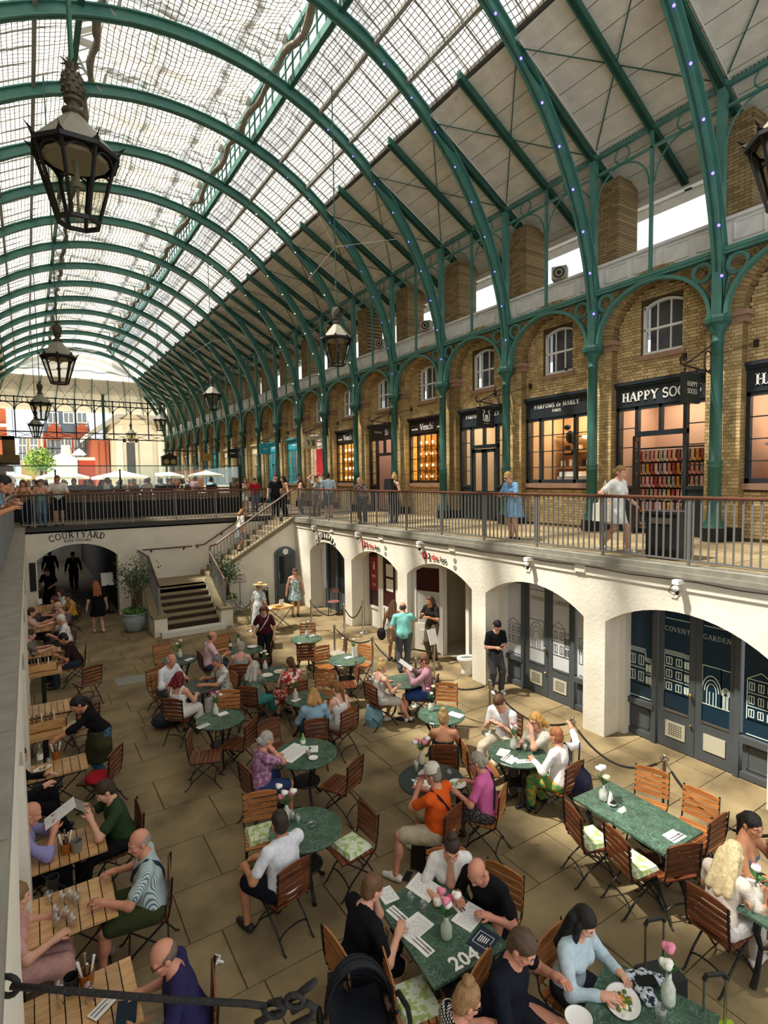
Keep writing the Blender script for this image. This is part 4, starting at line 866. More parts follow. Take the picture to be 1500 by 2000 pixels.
MB().quad((XM+XH+.1, Y0, 17.45), (XM+XH+.1, Y1, 17.45), (XM, Y1, 19.3), (XM, Y0, 19.3)).quad((XM-XH-.1, Y0, 17.45), (XM-XH-.1, Y1, 17.45), (XM, Y1, 19.3), (XM, Y0, 19.3)).obj('lantern_glazing', MATS['roof_glass'], mo)
# bird netting with dusty sheeting
def net_mat(name, clear, cell=.14):
    m = bpy.data.materials.new(name); m.use_nodes = True; nt = m.node_tree; nt.nodes.clear(); L = nt.links; N = nt.nodes.new
    o = N('ShaderNodeOutputMaterial'); tc = N('ShaderNodeTexCoord'); sx = N('ShaderNodeSeparateXYZ'); L.new(tc.outputs['UV'], sx.inputs[0])
    def line(sock):
        a = N('ShaderNodeMath'); a.operation = 'DIVIDE'; a.inputs[1].default_value = cell; L.new(sock, a.inputs[0])
        f = N('ShaderNodeMath'); f.operation = 'FRACT'; L.new(a.outputs[0], f.inputs[0]); g = N('ShaderNodeMath'); g.operation = 'LESS_THAN'; g.inputs[1].default_value = .15; L.new(f.outputs[0], g.inputs[0]); return g
    mx = N('ShaderNodeMath'); mx.operation = 'MAXIMUM'; L.new(line(sx.outputs['X']).outputs[0], mx.inputs[0]); L.new(line(sx.outputs['Y']).outputs[0], mx.inputs[1])
    nz = N('ShaderNodeTexNoise'); nz.inputs['Scale'].default_value = .7; nz.inputs['Detail'].default_value = 6; L.new(tc.outputs['UV'], nz.inputs['Vector'])
    mr = N('ShaderNodeMapRange'); mr.inputs['From Min'].default_value = .3; mr.inputs['From Max'].default_value = .7; mr.inputs['To Min'].default_value = clear-.14; mr.inputs['To Max'].default_value = clear+.14; L.new(nz.outputs['Fac'], mr.inputs['Value'])
    t = N('ShaderNodeBsdfTransparent'); tr = N('ShaderNodeBsdfTranslucent'); tr.inputs['Color'].default_value = (.46, .44, .40, 1); d = N('ShaderNodeBsdfDiffuse'); d.inputs['Color'].default_value = (.55, .50, .43, 1)
    a = N('ShaderNodeMixShader'); a.inputs[0].default_value = .35; L.new(tr.outputs[0], a.inputs[1]); L.new(d.outputs[0], a.inputs[2])
    sheet = N('ShaderNodeMixShader'); L.new(mr.outputs[0], sheet.inputs[0]); L.new(a.outputs[0], sheet.inputs[1]); L.new(t.outputs[0], sheet.inputs[2])
    d2 = N('ShaderNodeBsdfDiffuse'); d2.inputs['Color'].default_value = (.42, .38, .32, 1); fin = N('ShaderNodeMixShader'); L.new(mx.outputs[0], fin.inputs[0]); L.new(sheet.outputs[0], fin.inputs[1]); L.new(d2.outputs[0], fin.inputs[2])
    L.new(fin.outputs[0], o.inputs[0]); return m
M_NET = net_mat('dusty_netting', .47)
def sheet(name, fn, nu, nv, m, label, cat, us, vs):
    g = [fn(i/nu, j/nv) for i in range(nu+1) for j in range(nv+1)]
    me = bpy.data.meshes.new(name); me.from_pydata(g, [], [(i*(nv+1)+j, (i+1)*(nv+1)+j, (i+1)*(nv+1)+j+1, i*(nv+1)+j+1) for i in range(nu) for j in range(nv)])
    uv = me.uv_layers.new(name='net'); me.materials.append(m); me.polygons.foreach_set('use_smooth', [True]*len(me.polygons))
    idx = np.zeros(len(me.loops), int); me.loops.foreach_get('vertex_index', idx); co = np.stack([(idx//(nv+1))/nu*us, (idx % (nv+1))/nv*vs], 1).astype(np.float32); uv.data.foreach_set('uv', co.ravel()); me.update()
    return tag(link(name, me), label, cat)
rn = random.Random(4)
wob = lambda u, v, a: a*(math.sin(u*9.1+v*3)+math.sin(u*23+v*11)*.5+math.sin(v*31+u*5)*.4)
def slope(s):
    def f(u, v):
        y = Y0+(58.4-Y0)*u; x = XM+s*(5.55+(XH-.05-5.55)*v); bay = (y-6.1)/PER % 1
        z = ZC+math.sqrt((RR+.36)**2-(x-XM)**2)-.10*math.sin(PI*bay)*math.sin(PI*v)+wob(u*20, v*3, .03)
        if v == 0: z += .05*math.sin(y*2.1); x -= s*.12*math.sin(PI*bay)
        return (x, y, z)
    return f
for s, n in ((1, 'right'), (-1, 'left')): sheet('bird_netting', slope(s), 230, 12, M_NET, f'dusty white bird netting stretched over the ribs on the {n} roof slope', 'netting', 59, 3.6)
def mid(u, v):
    y = Y0+(56-Y0)*u; x = XM+(2*v-1)*(XH-.5); bay = (y-6.1)/PER % 1
    return (x, y, 16.62-.22*math.sin(PI*bay)*(1-(2*v-1)**2)+wob(u*25, v*4, .05)+.25*abs(2*v-1)*math.sin(PI*bay))
sheet('bird_netting', mid, 230, 14, M_NET, 'sagging dusty bird netting hung under the glazed ridge lantern', 'netting', 59, 4.4)
for s, n in ((1, 'right'), (-1, 'left')):
    pts = [(XM+s*(XH-.45)+.05*math.sin(i*1.3), Y0+i*.35, 16.45+.1*math.sin(i*.9)-.16*math.sin(PI*((Y0+i*.35-6.1)/PER % 1))) for i in range(158)]
    tag(MB().tube(pts, [.07+.05*rn.random() for _ in pts], 7).obj('net_roll', mat('bundled_net', '9a9080', .95, var=.3, vs=8), None, True), f'bundled roll of netting along the {n} side of the ridge lantern', 'netting')

# far hipped end and its iron screen
YS = 61.7
hb = empty('ceiling_hip', None, kind='structure')
for i in range(22):
    d = i*.24; y = 64.2-d*.872; z = 12.0+.5*d; xl = 12.5+(64.2-y-2.5)*-1.0+.6
    MB().box((0, 0, 0), (min(16.8, 2*(xl-XM)+4), .25, .03), 0).obj('roof_board', M_BOARD, hb, M=Matrix.Translation((XM, y, z)) @ Matrix.Rotation(-.52, 4, 'X'))
b = MB()
for i in range(11):
    x = -4+1.65*i; b.tube([(x, 64.2, 11.9), (x+(XM-x)*.18, 59.4, 14.6)], .06, 4)
    if i < 10: b.tube([(x, 63.5, 12.25), (x+1.65, 60, 14.1)], .02, 4).tube([(x+1.65, 63.5, 12.25), (x, 60, 14.1)], .02, 4)
for s in (1, -1): b.tube([(XM+s*8.6, 64, 12.0), (XM+s*2.4, 55, 16.5)], .1, 4)
b.obj('hip_rafter', M_GREEND, hb)
def hipnet(u, v):
    w = 5.6-2.9*v; return (XM+(2*u-1)*w, 59.4-4.2*v+.1*math.sin(u*17), 14.65+1.85*v-.15*math.sin(PI*u*5)**2)
sheet('bird_netting', hipnet, 30, 10, M_NET, 'creamy netting curtain across the far hipped end of the roof', 'netting', 10, 4)
sc = empty('iron_screen', None, 'dark iron screen with circles and lattice beams across the far end of the hall', 'screen'); b = MB()
for z in (12.82, 12.32, 9.6, 9.0): b.bb((-4.1, YS-.05, z-.05), (12.5, YS+.05, z+.05))
b.obj('beam', M_BLACK, sc)
for i in range(11):
    x = -4+1.65*i; MB().bb((x-.05, YS-.05, 9.0), (x+.05, YS+.05, 12.9)).obj('post', M_BLACK, sc)
    if i < 10:
        MB().tube([(x, YS, 9.0), (x+1.65, YS, 9.6)], .03, 4).obj('brace', M_BLACK, sc); MB().tube([(x+1.65, YS, 9.0), (x, YS, 9.6)], .03, 4).obj('brace', M_BLACK, sc); MB().tube([(x+.825+.24*math.cos(a), YS, 12.57+.24*math.sin(a)) for a in np.linspace(0, 2*PI, 13)[:-1]], .035, 4, closed=True).obj('circle', M_BLACK, sc)
        MB().tube([(x+.825+.78*math.cos(a), YS, 11.6+.7*math.sin(a)) for a in np.linspace(0, PI, 11)], .035, 4).obj('small_arch', M_BLACK, sc)
for x in (6.7,): MB().bb((x-.12, YS-.1, 8.9), (x+.12, YS+.1, 14)).obj('thick_post', M_GREEND, sc)

# ---------------------------------------------------------------- hanging lanterns
def depth(px, py, w): return CAM+ray(px, py)*w
def lantern():
    t = empty('hanging_lantern'); n = 8; o = PI/8
    Rr = lambda r, z: [(r*math.cos(o+2*PI*i/n), r*math.sin(o+2*PI*i/n), z) for i in range(n)]
    T, Bt, G = Rr(.43, 0), Rr(.215, -.74), Rr(.425, -.03)
    b = MB(); tp = Rr(.09, .42)
    b.add(Rr(.46, 0)+tp, [(i, (i+1) % n, n+(i+1) % n, n+i) for i in range(n)]); b.obj('cone_roof', mat('weathered_lead', '8d8877', .6, var=.15, vs=6), t)
    MB().tube(Rr(.44, -.01), .035, 4, closed=True).obj('top_rim', M_BLACK, t); MB().tube(Bt, .03, 4, closed=True).obj('bottom_rim', M_BLACK, t)
    for i in range(n): MB().tube([T[i], Bt[i]], .021, 4).obj('glazing_post', M_BLACK, t)
    for i in range(n): a = o+2*PI*i/n; MB().add([(.42*math.cos(a-.17), .42*math.sin(a-.17), -.02), (.42*math.cos(a+.17), .42*math.sin(a+.17), -.02), (.49*math.cos(a), .49*math.sin(a), .06), (.54*math.cos(a), .54*math.sin(a), .13), (.44*math.cos(a), .44*math.sin(a), .07)], [(0, 1, 2), (0, 2, 3, 4), (1, 4, 3, 2), (0, 4, 1)]).obj('crest', M_BLACK, t)
    for i in range(n):
        j = (i+1) % n; L = lambda A, B, k: tuple(Vector(A).lerp(Vector(B), k)); MB().quad(T[i], T[j], Bt[j], Bt[i]).obj('pane', glass('lantern_glass', (.80, .78, .70), .35), t)
        mid_ = [Vector(L(T[i], T[j], .5+.5*math.cos(a))).lerp(Vector(L(Bt[i], Bt[j], .5+.5*math.cos(a))), .26-.2*math.sin(a)) for a in np.linspace(0, PI, 8)]
        MB().tube(mid_, .012, 4).obj('arch_bar', M_BLACK, t)
    MB().lathe([(.09, .42), (.12, .44), (.12, .47), (.07, .5), (.06, .56), (.1, .57), (.1, .6), (.07, .62)], 12).obj('neck', mat('aged_bronze', '4a4130', .5), t)
    p = MB()
    p.ball((0, 0, .76), (.115, .115, .16), 10, 8)
    for i in range(5):
        for j in range(8): a = 2*PI*(j+.5*(i % 2))/8; z = .65+.055*i; r = .115*math.sqrt(max(.05, 1-((z-.76)/.17)**2)); p.box((r*math.cos(a), r*math.sin(a), z), (.035, .035, .04), 0, None, .3)
    p.obj('pineapple', MATS['aged_bronze'], t)
    q = MB()
    for j in range(9): a = 2*PI*j/9; q.tube([(.02*math.cos(a), .02*math.sin(a), .9), (.06*math.cos(a), .06*math.sin(a), .98), (.12*math.cos(a), .12*math.sin(a), .97+.03*(j % 2))], [.02, .016, .003], 4)
    q.obj('leaf_crown', MATS['aged_bronze'], t)
    MB().lathe([(.05, 0), (.3, -.02), (.34, -.06), (.3, -.08), (.05, -.06)], 14).obj('reflector', mat('pale_reflector', 'b5ae98', .5), t)
    MB().lathe([(.03, -.06), (.03, -.3), (.06, -.31), (.06, -.36), (.015, -.37), (.012, -.72)], 8).obj('lamp_stem', MATS['weathered_lead'], t)
    return t
LT = [(148, 303, 190, 'largest black hanging lantern at the upper left of the hall'), (114, 697, 76, 'hanging lantern below and behind the largest one, over the left side'), (658, 662, 74, 'hanging lantern in front of the right-hand ribs, above the chocolate shop'), (415, 771, 43, 'hanging lantern on the right, one farther than the one above the chocolate shop'), (79, 788, 47, 'hanging lantern on the left, just below the second one'), (70, 830, 34, 'small hanging lantern overlapped by the one above it on the left'), (313, 820, 31, 'small hanging lantern in front of the far right columns'), (256, 847, 23, 'smallest hanging lantern before the pale church front'), (1548, 268, 190, 'black hanging lantern cut by the right edge of the frame')]
L0 = lantern(); KIDS[L0.name] = list(L0.children)
for i, (px, py, w, lab_) in enumerate(LT):
    P = depth(px, py, 1072*1.1/w); o = L0 if i == 0 else tree(L0); o.matrix_local = Matrix.Translation(P) @ rotz(.3*i); tag(o, lab_, 'lantern', 'hanging lanterns')
    dx = abs(P.x-XM); top = ZC+math.sqrt(max(4, RR*RR-dx*dx))+.4
    r = MB().tube([(0, 0, .95), (-.02, 0, top-P.z)], .018 if i else .028, 6); r.ball((0, 0, 1.6), .035, 6, 5).obj('suspension_rod', M_GREEND, o)
    if i in (2, 3): MB().tube([(-1.6, -.2, 3.0), (0, 0, 2.6), (1.8, -1.2, 3.3)], .006, 4).tube([(0, 0, 2.6), (1.2, 1.6, 2.3)], .006, 4).obj('stay_wire', M_TEXTW, o)

# ---------------------------------------------------------------- the square beyond the far end
ZP = 3.3
tag(MB().bb((-60, 62.5, 3.0), (90, 170, 3.25)).obj('ground', mat('piazza_paving', 'b9b2a2', .9, var=.1, vs=.5)), kind='structure')
M_FB = mat('far_red_brick', 'a0563c', .9, var=.15, vs=.8); M_FT = mat('far_tan_brick', 'a98a58', .9, var=.15, vs=.8); M_FS = mat('far_slate', '5d6a78', .7, var=.1, vs=1); M_FW = mat('far_white', 'e6e3dc', .8); M_FG = mat('far_window_glass', '6c7880', .2); M_FSTONE = mat('far_pale_stone', 'd5cab3', .85, var=.08, vs=.6)
def rect(px0, py0, px1, py1, Y):
    a, b = at(px0, py0, y=Y), at(px1, py1, y=Y); return min(a.x, b.x), max(a.x, b.x), min(a.z, b.z), max(a.z, b.z)
def block(label, px0, py0, px1, Y, m, roof=None, cat='building', D=10):
    x0, x1, z0, z1 = rect(px0, py0, px1, 950, Y); t = empty('building', None, label, cat)
    MB().bb((x0, Y, ZP-.2), (x1, Y+D, z1)).obj('wall', m, t); return t, x0, x1, z1
def wins(t, px, py, w, h, Y):
    for x in px:
        for y in py:
            a = at(x, y, y=Y); q = empty('window'); q.parent = t; f = MB().bb((a.x-w/2, Y-.12, a.z-h/2), (a.x+w/2, Y-.02, a.z+h/2)).obj('frame', M_FW, q)
            for s in (-1, 1): MB().bb((a.x+s*w*.22-w*.18, Y-.14, a.z-h*.42), (a.x+s*w*.22+w*.18, Y-.12, a.z+h*.42)).obj('pane', M_FG, q)
t, x0, x1, z1 = block('red-brick building with slate mansard roof, dormers and white windows across the square', 84, 846, 182, 125, M_FB)
a, b = at(84, 806, y=127), at(182, 806, y=127); MB().prism([(x0, z1), (x1, z1), (x1-.6, b.z), (x0+.6, b.z)], 125.1, 134, 'y').obj('mansard_roof', M_FS, t)
wins(t, (103, 134, 160), (816,), 1.9, 2.2, 124.6); wins(t, (98, 108, 119, 133, 151, 161, 173), (867, 885), 1.2, 2.3, 125); wins(t, (102, 112, 155, 165), (839,), 1.1, 1.9, 125); wins(t, (98, 108, 151, 165), (905,), 1.2, 1.8, 125)
for px in (106, 160):
    q = at(px, 834, y=124.5); MB().prism([(q.x-1.3, q.z-.3), (q.x+1.3, q.z-.3), (q.x, q.z+.8)], 124.3, 125.2, 'y').obj('gable', M_FB, t)
    r = at(px, 845, y=124.5); MB().bb((r.x-1.1, 124.5, r.z-1.4), (r.x+1.1, 125.4, q.z-.3)).obj('gable_wall', M_FB, t)
t, x0, x1, z1 = block('tan-brick building with white windows left of the green tree', 38, 856, 84, 118, M_FT); wins(t, (44, 66), (862, 878, 893), 1.3, 1.5, 118)
t, x0, x1, z1 = block('red-brick building with white band at the far left behind the iron screen', -40, 792, 18, 78, mat('far_orange_brick', 'b5613f', .9, var=.1)); x = rect(-40, 826, 20, 834, 77.8); MB().bb((x[0], 77.7, x[2]), (x[1]+.3, 78, x[3])).obj('band', M_FW, t); x = rect(13, 790, 20, 950, 77.8); MB().bb((x[0], 77.6, ZP), (x[1], 78, x[3])).obj('quoin', M_FW, t)
x = rect(23, 790, 31, 950, 70); tag(MB().bb((x[0], 70, ZP), (x[1], 70.6, x[3])).obj('dark_pier', mat('sooty_stone', '55524c', .9)), 'dark grey stone pier seen between the posts of the far screen', 'pier')
# stone balcony building on the left of the hall
t = empty('balcony', None, 'brown stone balcony with balusters at the left edge of the hall', 'balcony'); x = rect(-60, 888, 44, 945, 44)
MS = mat('brown_stone', '8b7450', .85, var=.25, vs=1.5)
MB().bb((x[0], 44, ZP), (x[1]-1.0, 50, x[3]-.2)).bb((x[0], 43.6, x[3]-.5), (x[1]-.1, 50, x[3])).bb((x[0], 43.8, x[3]-1), (x[1]-.5, 50, x[3]-.7)).obj('entablature', MS, t); z = rect(-60, 850, 40, 890, 44)[3]
MB().bb((x[0], 43.8, z-.25), (x[1]-.3, 44.3, z)).bb((x[1]-1.0, 43.8, x[3]), (x[1]-.3, 44.3, z)).obj('parapet', MS, t)
for i in range(9): MB().lathe([(.1, x[3]), (.07, x[3]+.2), (.13, x[3]+.45), (.07, z-.35), (.1, z-.2)], 8, 0, Matrix.Translation((x[1]-1.35-.38*i, 44.05, 0))).obj('baluster', M_FSTONE, t)
# church front
Y = 112; t = empty('church', None, 'pale stone church front with broad pediment and blind dark doorway', 'church'); x = rect(216, 803, 352, 950, Y)
MB().bb((x[0], Y, ZP), (x[1], Y+12, x[3])).obj('wall', M_FSTONE, t)
a, b, c = at(170, 846, y=Y-4), at(262, 786, y=Y-4), at(352, 846, y=Y-4)
MB().prism([(a.x, a.z), (b.x, b.z), (c.x, c.z), (c.x, c.z-.8), (b.x, b.z-1.2), (a.x, a.z-.8)], Y-4.5, Y+12, 'y').obj('pediment_roof', mat('far_eave_grey', '9b968b', .8), t)
MB().prism([(a.x+2.5, a.z-.6), (b.x, b.z-1.2), (c.x-2.5, c.z-.6)], Y-.4, Y, 'y').obj('pediment', M_FSTONE, t)
q = rect(214, 819, 340, 826, Y); MB().bb((q[0], Y-.7, q[2]), (q[1], Y, q[3])).obj('entablature', M_FSTONE, t)
q = rect(246, 864, 267, 955, Y); MB().bb((q[0], Y-.1, ZP), (q[1], Y, q[3])).obj('blind_door', mat('dark_oak', '4c4d4b', .7, var=.1), t); MB().bb((q[0]-.5, Y-.2, ZP), (q[0], Y, q[3]+.6)).bb((q[1], Y-.2, ZP), (q[1]+.5, Y, q[3]+.6)).bb((q[0]-.5, Y-.2, q[3]), (q[1]+.5, Y, q[3]+.6)).obj('door_surround', M_FSTONE, t)
for p0, p1 in ((224, 243), (270, 300), (306, 318)): q = rect(p0, 830, p1, 955, Y); MB().bb((q[0], Y-.5, ZP), (q[1], Y, q[3])).obj('pilaster', mat('far_stone_light', 'dfd6c4', .85) if p0 != 270 else M_FSTONE, t)
x = rect(180, 858, 216, 950, Y+3); MB().bb((x[0], Y+3, ZP), (x[1], Y+14, x[3])).obj('brick_wing', mat('far_pink_brick', 'b96a50', .9), t); q = rect(192, 862, 196, 950, Y+2.9); MB().bb((q[0], Y+2.8, ZP), (q[1], Y+3, q[3])).bb((q[0]+1.2, Y+2.8, ZP), (q[1]+1.1, Y+3, q[3])).obj('downpipe', M_BLACK, t)
t = empty('pavilion', None, 'small white pavilion with a pediment beside the red wall across the square', 'building'); x = rect(93, 897, 153, 950, 100); MB().bb((x[0], 100, ZP), (x[1], 104, x[3])).obj('wall', M_FW, t); a = at(123, 884, y=100); MB().prism([(x[0]-.5, x[3]), (x[1]+.5, x[3]), (a.x, a.z)], 99.6, 104, 'y').obj('pediment', M_FW, t)
q = rect(121, 869, 138, 890, 103); MB().bb((q[0], 103, x[3]), (q[1], 106, q[3])).obj('attic', M_FSTONE, t); q = rect(140, 876, 168, 888, 104); MB().prism([(q[0], q[2]), (q[1], q[2]), ((q[0]+q[1])/2, q[3])], 103, 107, 'y').obj('hipped_cap', M_FW, t)
x = rect(153, 893, 188, 950, 101); t = MB().bb((x[0], 101, ZP), (x[1], 102, x[3]), 0).bb((x[0], 100.9, x[3]-.5), (x[1], 102.1, x[3]), 1); tag(t.obj('garden_wall', [mat('far_red_wall', 'a8412f', .9), M_FSTONE]), 'red garden wall with stone coping between pavilion and church', 'wall')
# tree
t = empty('tree', None, 'round bright green tree before the tan-brick building', 'tree'); a = at(79, 925, y=95); r = random.Random(2); MB().tube([(a.x, 95, ZP), (a.x+.2, 95, a.z+1)], [.3, .2], 7).obj('trunk', M_BLACK, t)
b = MB(); c = at(78, 899, y=95)
for i in range(900):
    d = V(r.gauss(0, 1), r.gauss(0, 1), r.gauss(0, 1)).normalized(); q = V(c.x, 95, c.z)+V(d.x*1.6, d.y*1.5, d.z*1.6)*r.uniform(.7, 1)+V(.5*math.sin(i), 0, .4*math.cos(i*2)); n = V(r.gauss(0, 1), r.gauss(0, 1), r.gauss(0, 1)).normalized(); e = n.orthogonal().normalized()*.22; f = n.cross(e)
    b.add([q-e, q+f*.7, q+e, q-f*.7], [(0, 1, 2, 3)], i % 2)
b.obj('foliage', [mat('bright_leaf', '8db04a', .7), mat('deep_leaf', '557a3a', .7)], t)
# parasols and glass screened terrace above the second court
for i, (px0, px1, py) in enumerate(((70, 175, 918), (178, 292, 919), (-40, 62, 921))):
    YU = 68; a, b = at(px0, 937, y=YU), at(px1, 937, y=YU); c = (a.x+b.x)/2; w = (b.x-a.x)/2; z1 = at((px0+px1)/2, py, y=YU).z; z0 = at(px1, 931, y=YU).z
    t = empty('parasol', Matrix.Translation((c, YU, 0)), ('second' if i == 1 else 'first' if i == 0 else 'third')+' wide cream parasol on the terrace beyond the glass screen, counted from the tree' , 'parasol')
    m = MB(); m.add([(0, 0, z1)]+[(w*math.cos(q), w*math.sin(q), z0) for q in np.linspace(0, 2*PI, 9)[:-1]], [(0, 1+j, 1+(j+1) % 8) for j in range(8)]); m.add([(w*math.cos(q), w*math.sin(q), z) for z in (z0, z0-.25) for q in np.linspace(0, 2*PI, 9)[:-1]], [(j, (j+1) % 8, 8+(j+1) % 8, 8+j) for j in range(8)]); m.obj('canopy', mat('cream_canvas', 'efe9d6', .8), t); MB().tube([(0, 0, ZP), (0, 0, z1)], .05, 6).obj('pole', M_BLACK, t)
t = empty('terrace_screen', None, 'black and timber terrace barrier with glass screen behind the far railing', 'barrier'); YB = 25.0
MB().bb((-4, YB, ZP), (8.25, YB+.08, 3.98)).obj('black_panel', mat('matt_black', '0c0c0d', .7), t)
for i in range(5): MB().bb((-4, YB-.02, 4.0+.085*i), (8.25, YB+.05, 4.06+.085*i)).obj('timber_slat', mat('terrace_timber', '7d5f42', .7, var=.2), t)
MB().bb((-4, YB-.06, 4.42), (8.3, YB+.12, 4.49)).obj('timber_cap', M_WOODR, t); MB().bb((8.22, YB-.06, ZP), (8.34, YB+.1, 5.5)).bb((3.2, YB, ZP), (3.26, YB+.06, 5.3)).bb((.9, YB, ZP), (.96, YB+.06, 5.3)).obj('post', M_BLACK, t)
MB().bb((-4, YB, 4.5), (8.25, YB+.015, 5.42)).obj('glass_panel', glass('terrace_glass', (.86, .93, .9), .2), t); MB().tube([(-4, YB, 5.44), (8.3, YB, 5.44)], .02, 5).obj('top_rail', M_GREEND, t)
a = at(470, 1000, y=YB)
MB().bb((8.25, YB, 3.98), (8.26, 45, 5.4)).obj('side_glass', MATS['terrace_glass'], t)
o = empty('hall_clock', Matrix.Translation(at(330, 902, y=49.36)), 'dark ornate hanging clock before the far right columns', 'clock'); MB().box((0, 0, 0), (1.2, .5, .8)).prism([(-.7, .4), (.7, .4), (0, .75)], -.3, .3, 'y').lathe([(.1, .7), (.03, 1.0), (.03, 2.2)], 8).obj('case', mat('dark_bronze', '30271c', .5), o)
MB().tube([(0, 0, .95), (12.5-o.location.x, 0, .95)], .05, 5).obj('bracket', M_BLACK, o)
for s in (-.25, .3): MB().lathe([(0, 0), (.22, 0), (.22, .03), (0, .03)], 16, 0, face_my(s, -.26, 0)).obj('dial', mat('amber_dial', 'b49a6a', .5), o)

# ---------------------------------------------------------------- people: smooth-blended bodies
def c_(a, b, ra, rb=None): return ('c', np.array(a, float), np.array(b, float), ra, ra if rb is None else rb)
def e_(c, r, R=None): return ('e', np.array(c, float), np.array(r, float), R)
def solid(prims, h, k=.03, cuts=(), minus=(), noise=0.0, nf=40, seed=0, zs=1.0):
    """skin of a smooth union of tapered capsules and ellipsoids, as points and quads"""
    lo, hi = np.full(3, 9e9), np.full(3, -9e9)
    for p in prims:
        if p[0] == 'c':
            for q, r in ((p[1], p[3]), (p[2], p[4])): lo = np.minimum(lo, q-r); hi = np.maximum(hi, q+r)
        else: r = p[2].max() if p[3] is not None else p[2]; lo = np.minimum(lo, p[1]-r); hi = np.maximum(hi, p[1]+r)
    lo -= 3.5*h+noise+k*.3; n = np.ceil((hi+3.5*h+noise+k*.3-lo)/h).astype(int)+1
    D = np.full(n, .25, np.float32); ax = [lo[i]+h*np.arange(n[i]) for i in range(3)]
    def dist(p, sl):
        X, Y, Z = ax[0][sl[0]][:, None, None], ax[1][sl[1]][None, :, None], ax[2][sl[2]][None, None, :]
        if p[0] == 'c':
            a, b, ra, rb = p[1:]; ba = b-a; bb = max(ba@ba, 1e-9)
            t = np.clip(((X-a[0])*ba[0]+(Y-a[1])*ba[1]+(Z-a[2])*ba[2])/bb, 0, 1)
            return np.sqrt((X-a[0]-ba[0]*t)**2+(Y-a[1]-ba[1]*t)**2+(Z-a[2]-ba[2]*t)**2)-(ra+(rb-ra)*t)
        c, r, R = p[1:]; x, y, z = X-c[0], Y-c[1], Z-c[2]
        if R is not None: x, y, z = R[0, 0]*x+R[1, 0]*y+R[2, 0]*z, R[0, 1]*x+R[1, 1]*y+R[2, 1]*z, R[0, 2]*x+R[1, 2]*y+R[2, 2]*z
        k0 = np.sqrt((x/r[0])**2+(y/r[1])**2+(z/r[2])**2); k1 = np.sqrt((x/r[0]**2)**2+(y/r[1]**2)**2+(z/r[2]**2)**2)
        return k0*(k0-1)/np.maximum(k1, 1e-6)
    def rng(p, m):
        if p[0] == 'c': l = np.minimum(p[1]-p[3], p[2]-p[4])-m; u = np.maximum(p[1]+p[3], p[2]+p[4])+m
        else: r = p[2].max() if p[3] is not None else p[2]; l = p[1]-r-m; u = p[1]+r+m
        i0 = np.maximum(0, ((l-lo)/h).astype(int)); i1 = np.minimum(n, ((u-lo)/h).astype(int)+2)
        return tuple(slice(i0[i], i1[i]) for i in range(3))
    for p in prims:
        sl = rng(p, k+3*h); d1 = D[sl]; d2 = dist(p, sl); w = np.clip(.5+.5*(d1-d2)/k, 0, 1); D[sl] = d1*(1-w)+d2*w-k*w*(1-w)
    if noise:
        r = np.random.RandomState(seed); X, Y, Z = ax[0][:, None, None], ax[1][None, :, None], ax[2][None, None, :]
        for i in range(3):
            f = r.normal(0, 1, 3); f /= np.linalg.norm(f); f *= nf*(.7+.5*i); f[2] *= zs; D += noise/(1+.5*i)*np.sin(f[0]*X+f[1]*Y+f[2]*Z+2*np.sin(.6*f[1]*X-.5*f[0]*Y+r.rand()*6))
    for p in minus:
        sl = rng(p, .02+3*h)
        if all(s.stop > s.start for s in sl): D[sl] = np.maximum(D[sl], -dist(p, sl))
    for q, nn in cuts:
        X, Y, Z = ax[0][:, None, None], ax[1][None, :, None], ax[2][None, None, :]; D = np.maximum(D, (X-q[0])*nn[0]+(Y-q[1])*nn[1]+(Z-q[2])*nn[2])
    D[0] = D[-1] = .25; D[:, 0] = D[:, -1] = .25; D[:, :, 0] = D[:, :, -1] = .25
    g = openvdb.FloatGrid(); g.background = .25; g.copyFromArray(np.ascontiguousarray(D, np.float32)); P, Q = g.convertToQuads(0.0)
    return P*h+lo, Q
def smesh(name, parts, mats, parent=None, M=None):
    vs, fs, mi, o = [], [], [], 0
    for P, Q, m in parts: vs.append(np.asarray(P)); fs += (np.asarray(Q)+o).tolist() if not isinstance(Q, list) else [[i+o for i in f] for f in Q]; mi += [m]*len(Q); o += len(P)
    me = bpy.data.meshes.new(name); me.from_pydata(np.concatenate(vs).tolist(), [], fs)
    for m in mats: me.materials.append(m)
    me.polygons.foreach_set('material_index', mi); me.polygons.foreach_set('use_smooth', [True]*len(fs)); me.update()
    return link(name, me, parent, M)
def ik(a, b, l1, l2, pole):
    d = b-a; L = np.linalg.norm(d)
    if L > (l1+l2)*.995: b = a+d/L*(l1+l2)*.995; d = b-a; L = np.linalg.norm(d)
    t = (l1*l1-l2*l2+L*L)/(2*L); u = d/L; p = np.array(pole, float); p = p-u*(p@u); p /= max(np.linalg.norm(p), 1e-6)
    return a+u*t+p*math.sqrt(max(l1*l1-t*t, 0)), b
SKIN = {'p': mat('skin_fair', 'dba488', .55, var=.06, vs=12), 't': mat('skin_tan', 'c08560', .55, var=.06, vs=12), 'd': mat('skin_dark', '7d4f36', .5, var=.06, vs=12), 'r': mat('skin_ruddy', 'cf8f74', .55, var=.08, vs=12)}
M_EYEW = mat('eye_white', 'e8e2da', .3); M_EYE = mat('eye_dark', '2a211c', .2); M_LIP = mat('lip', 'a85f55', .5)
HEADS = {}
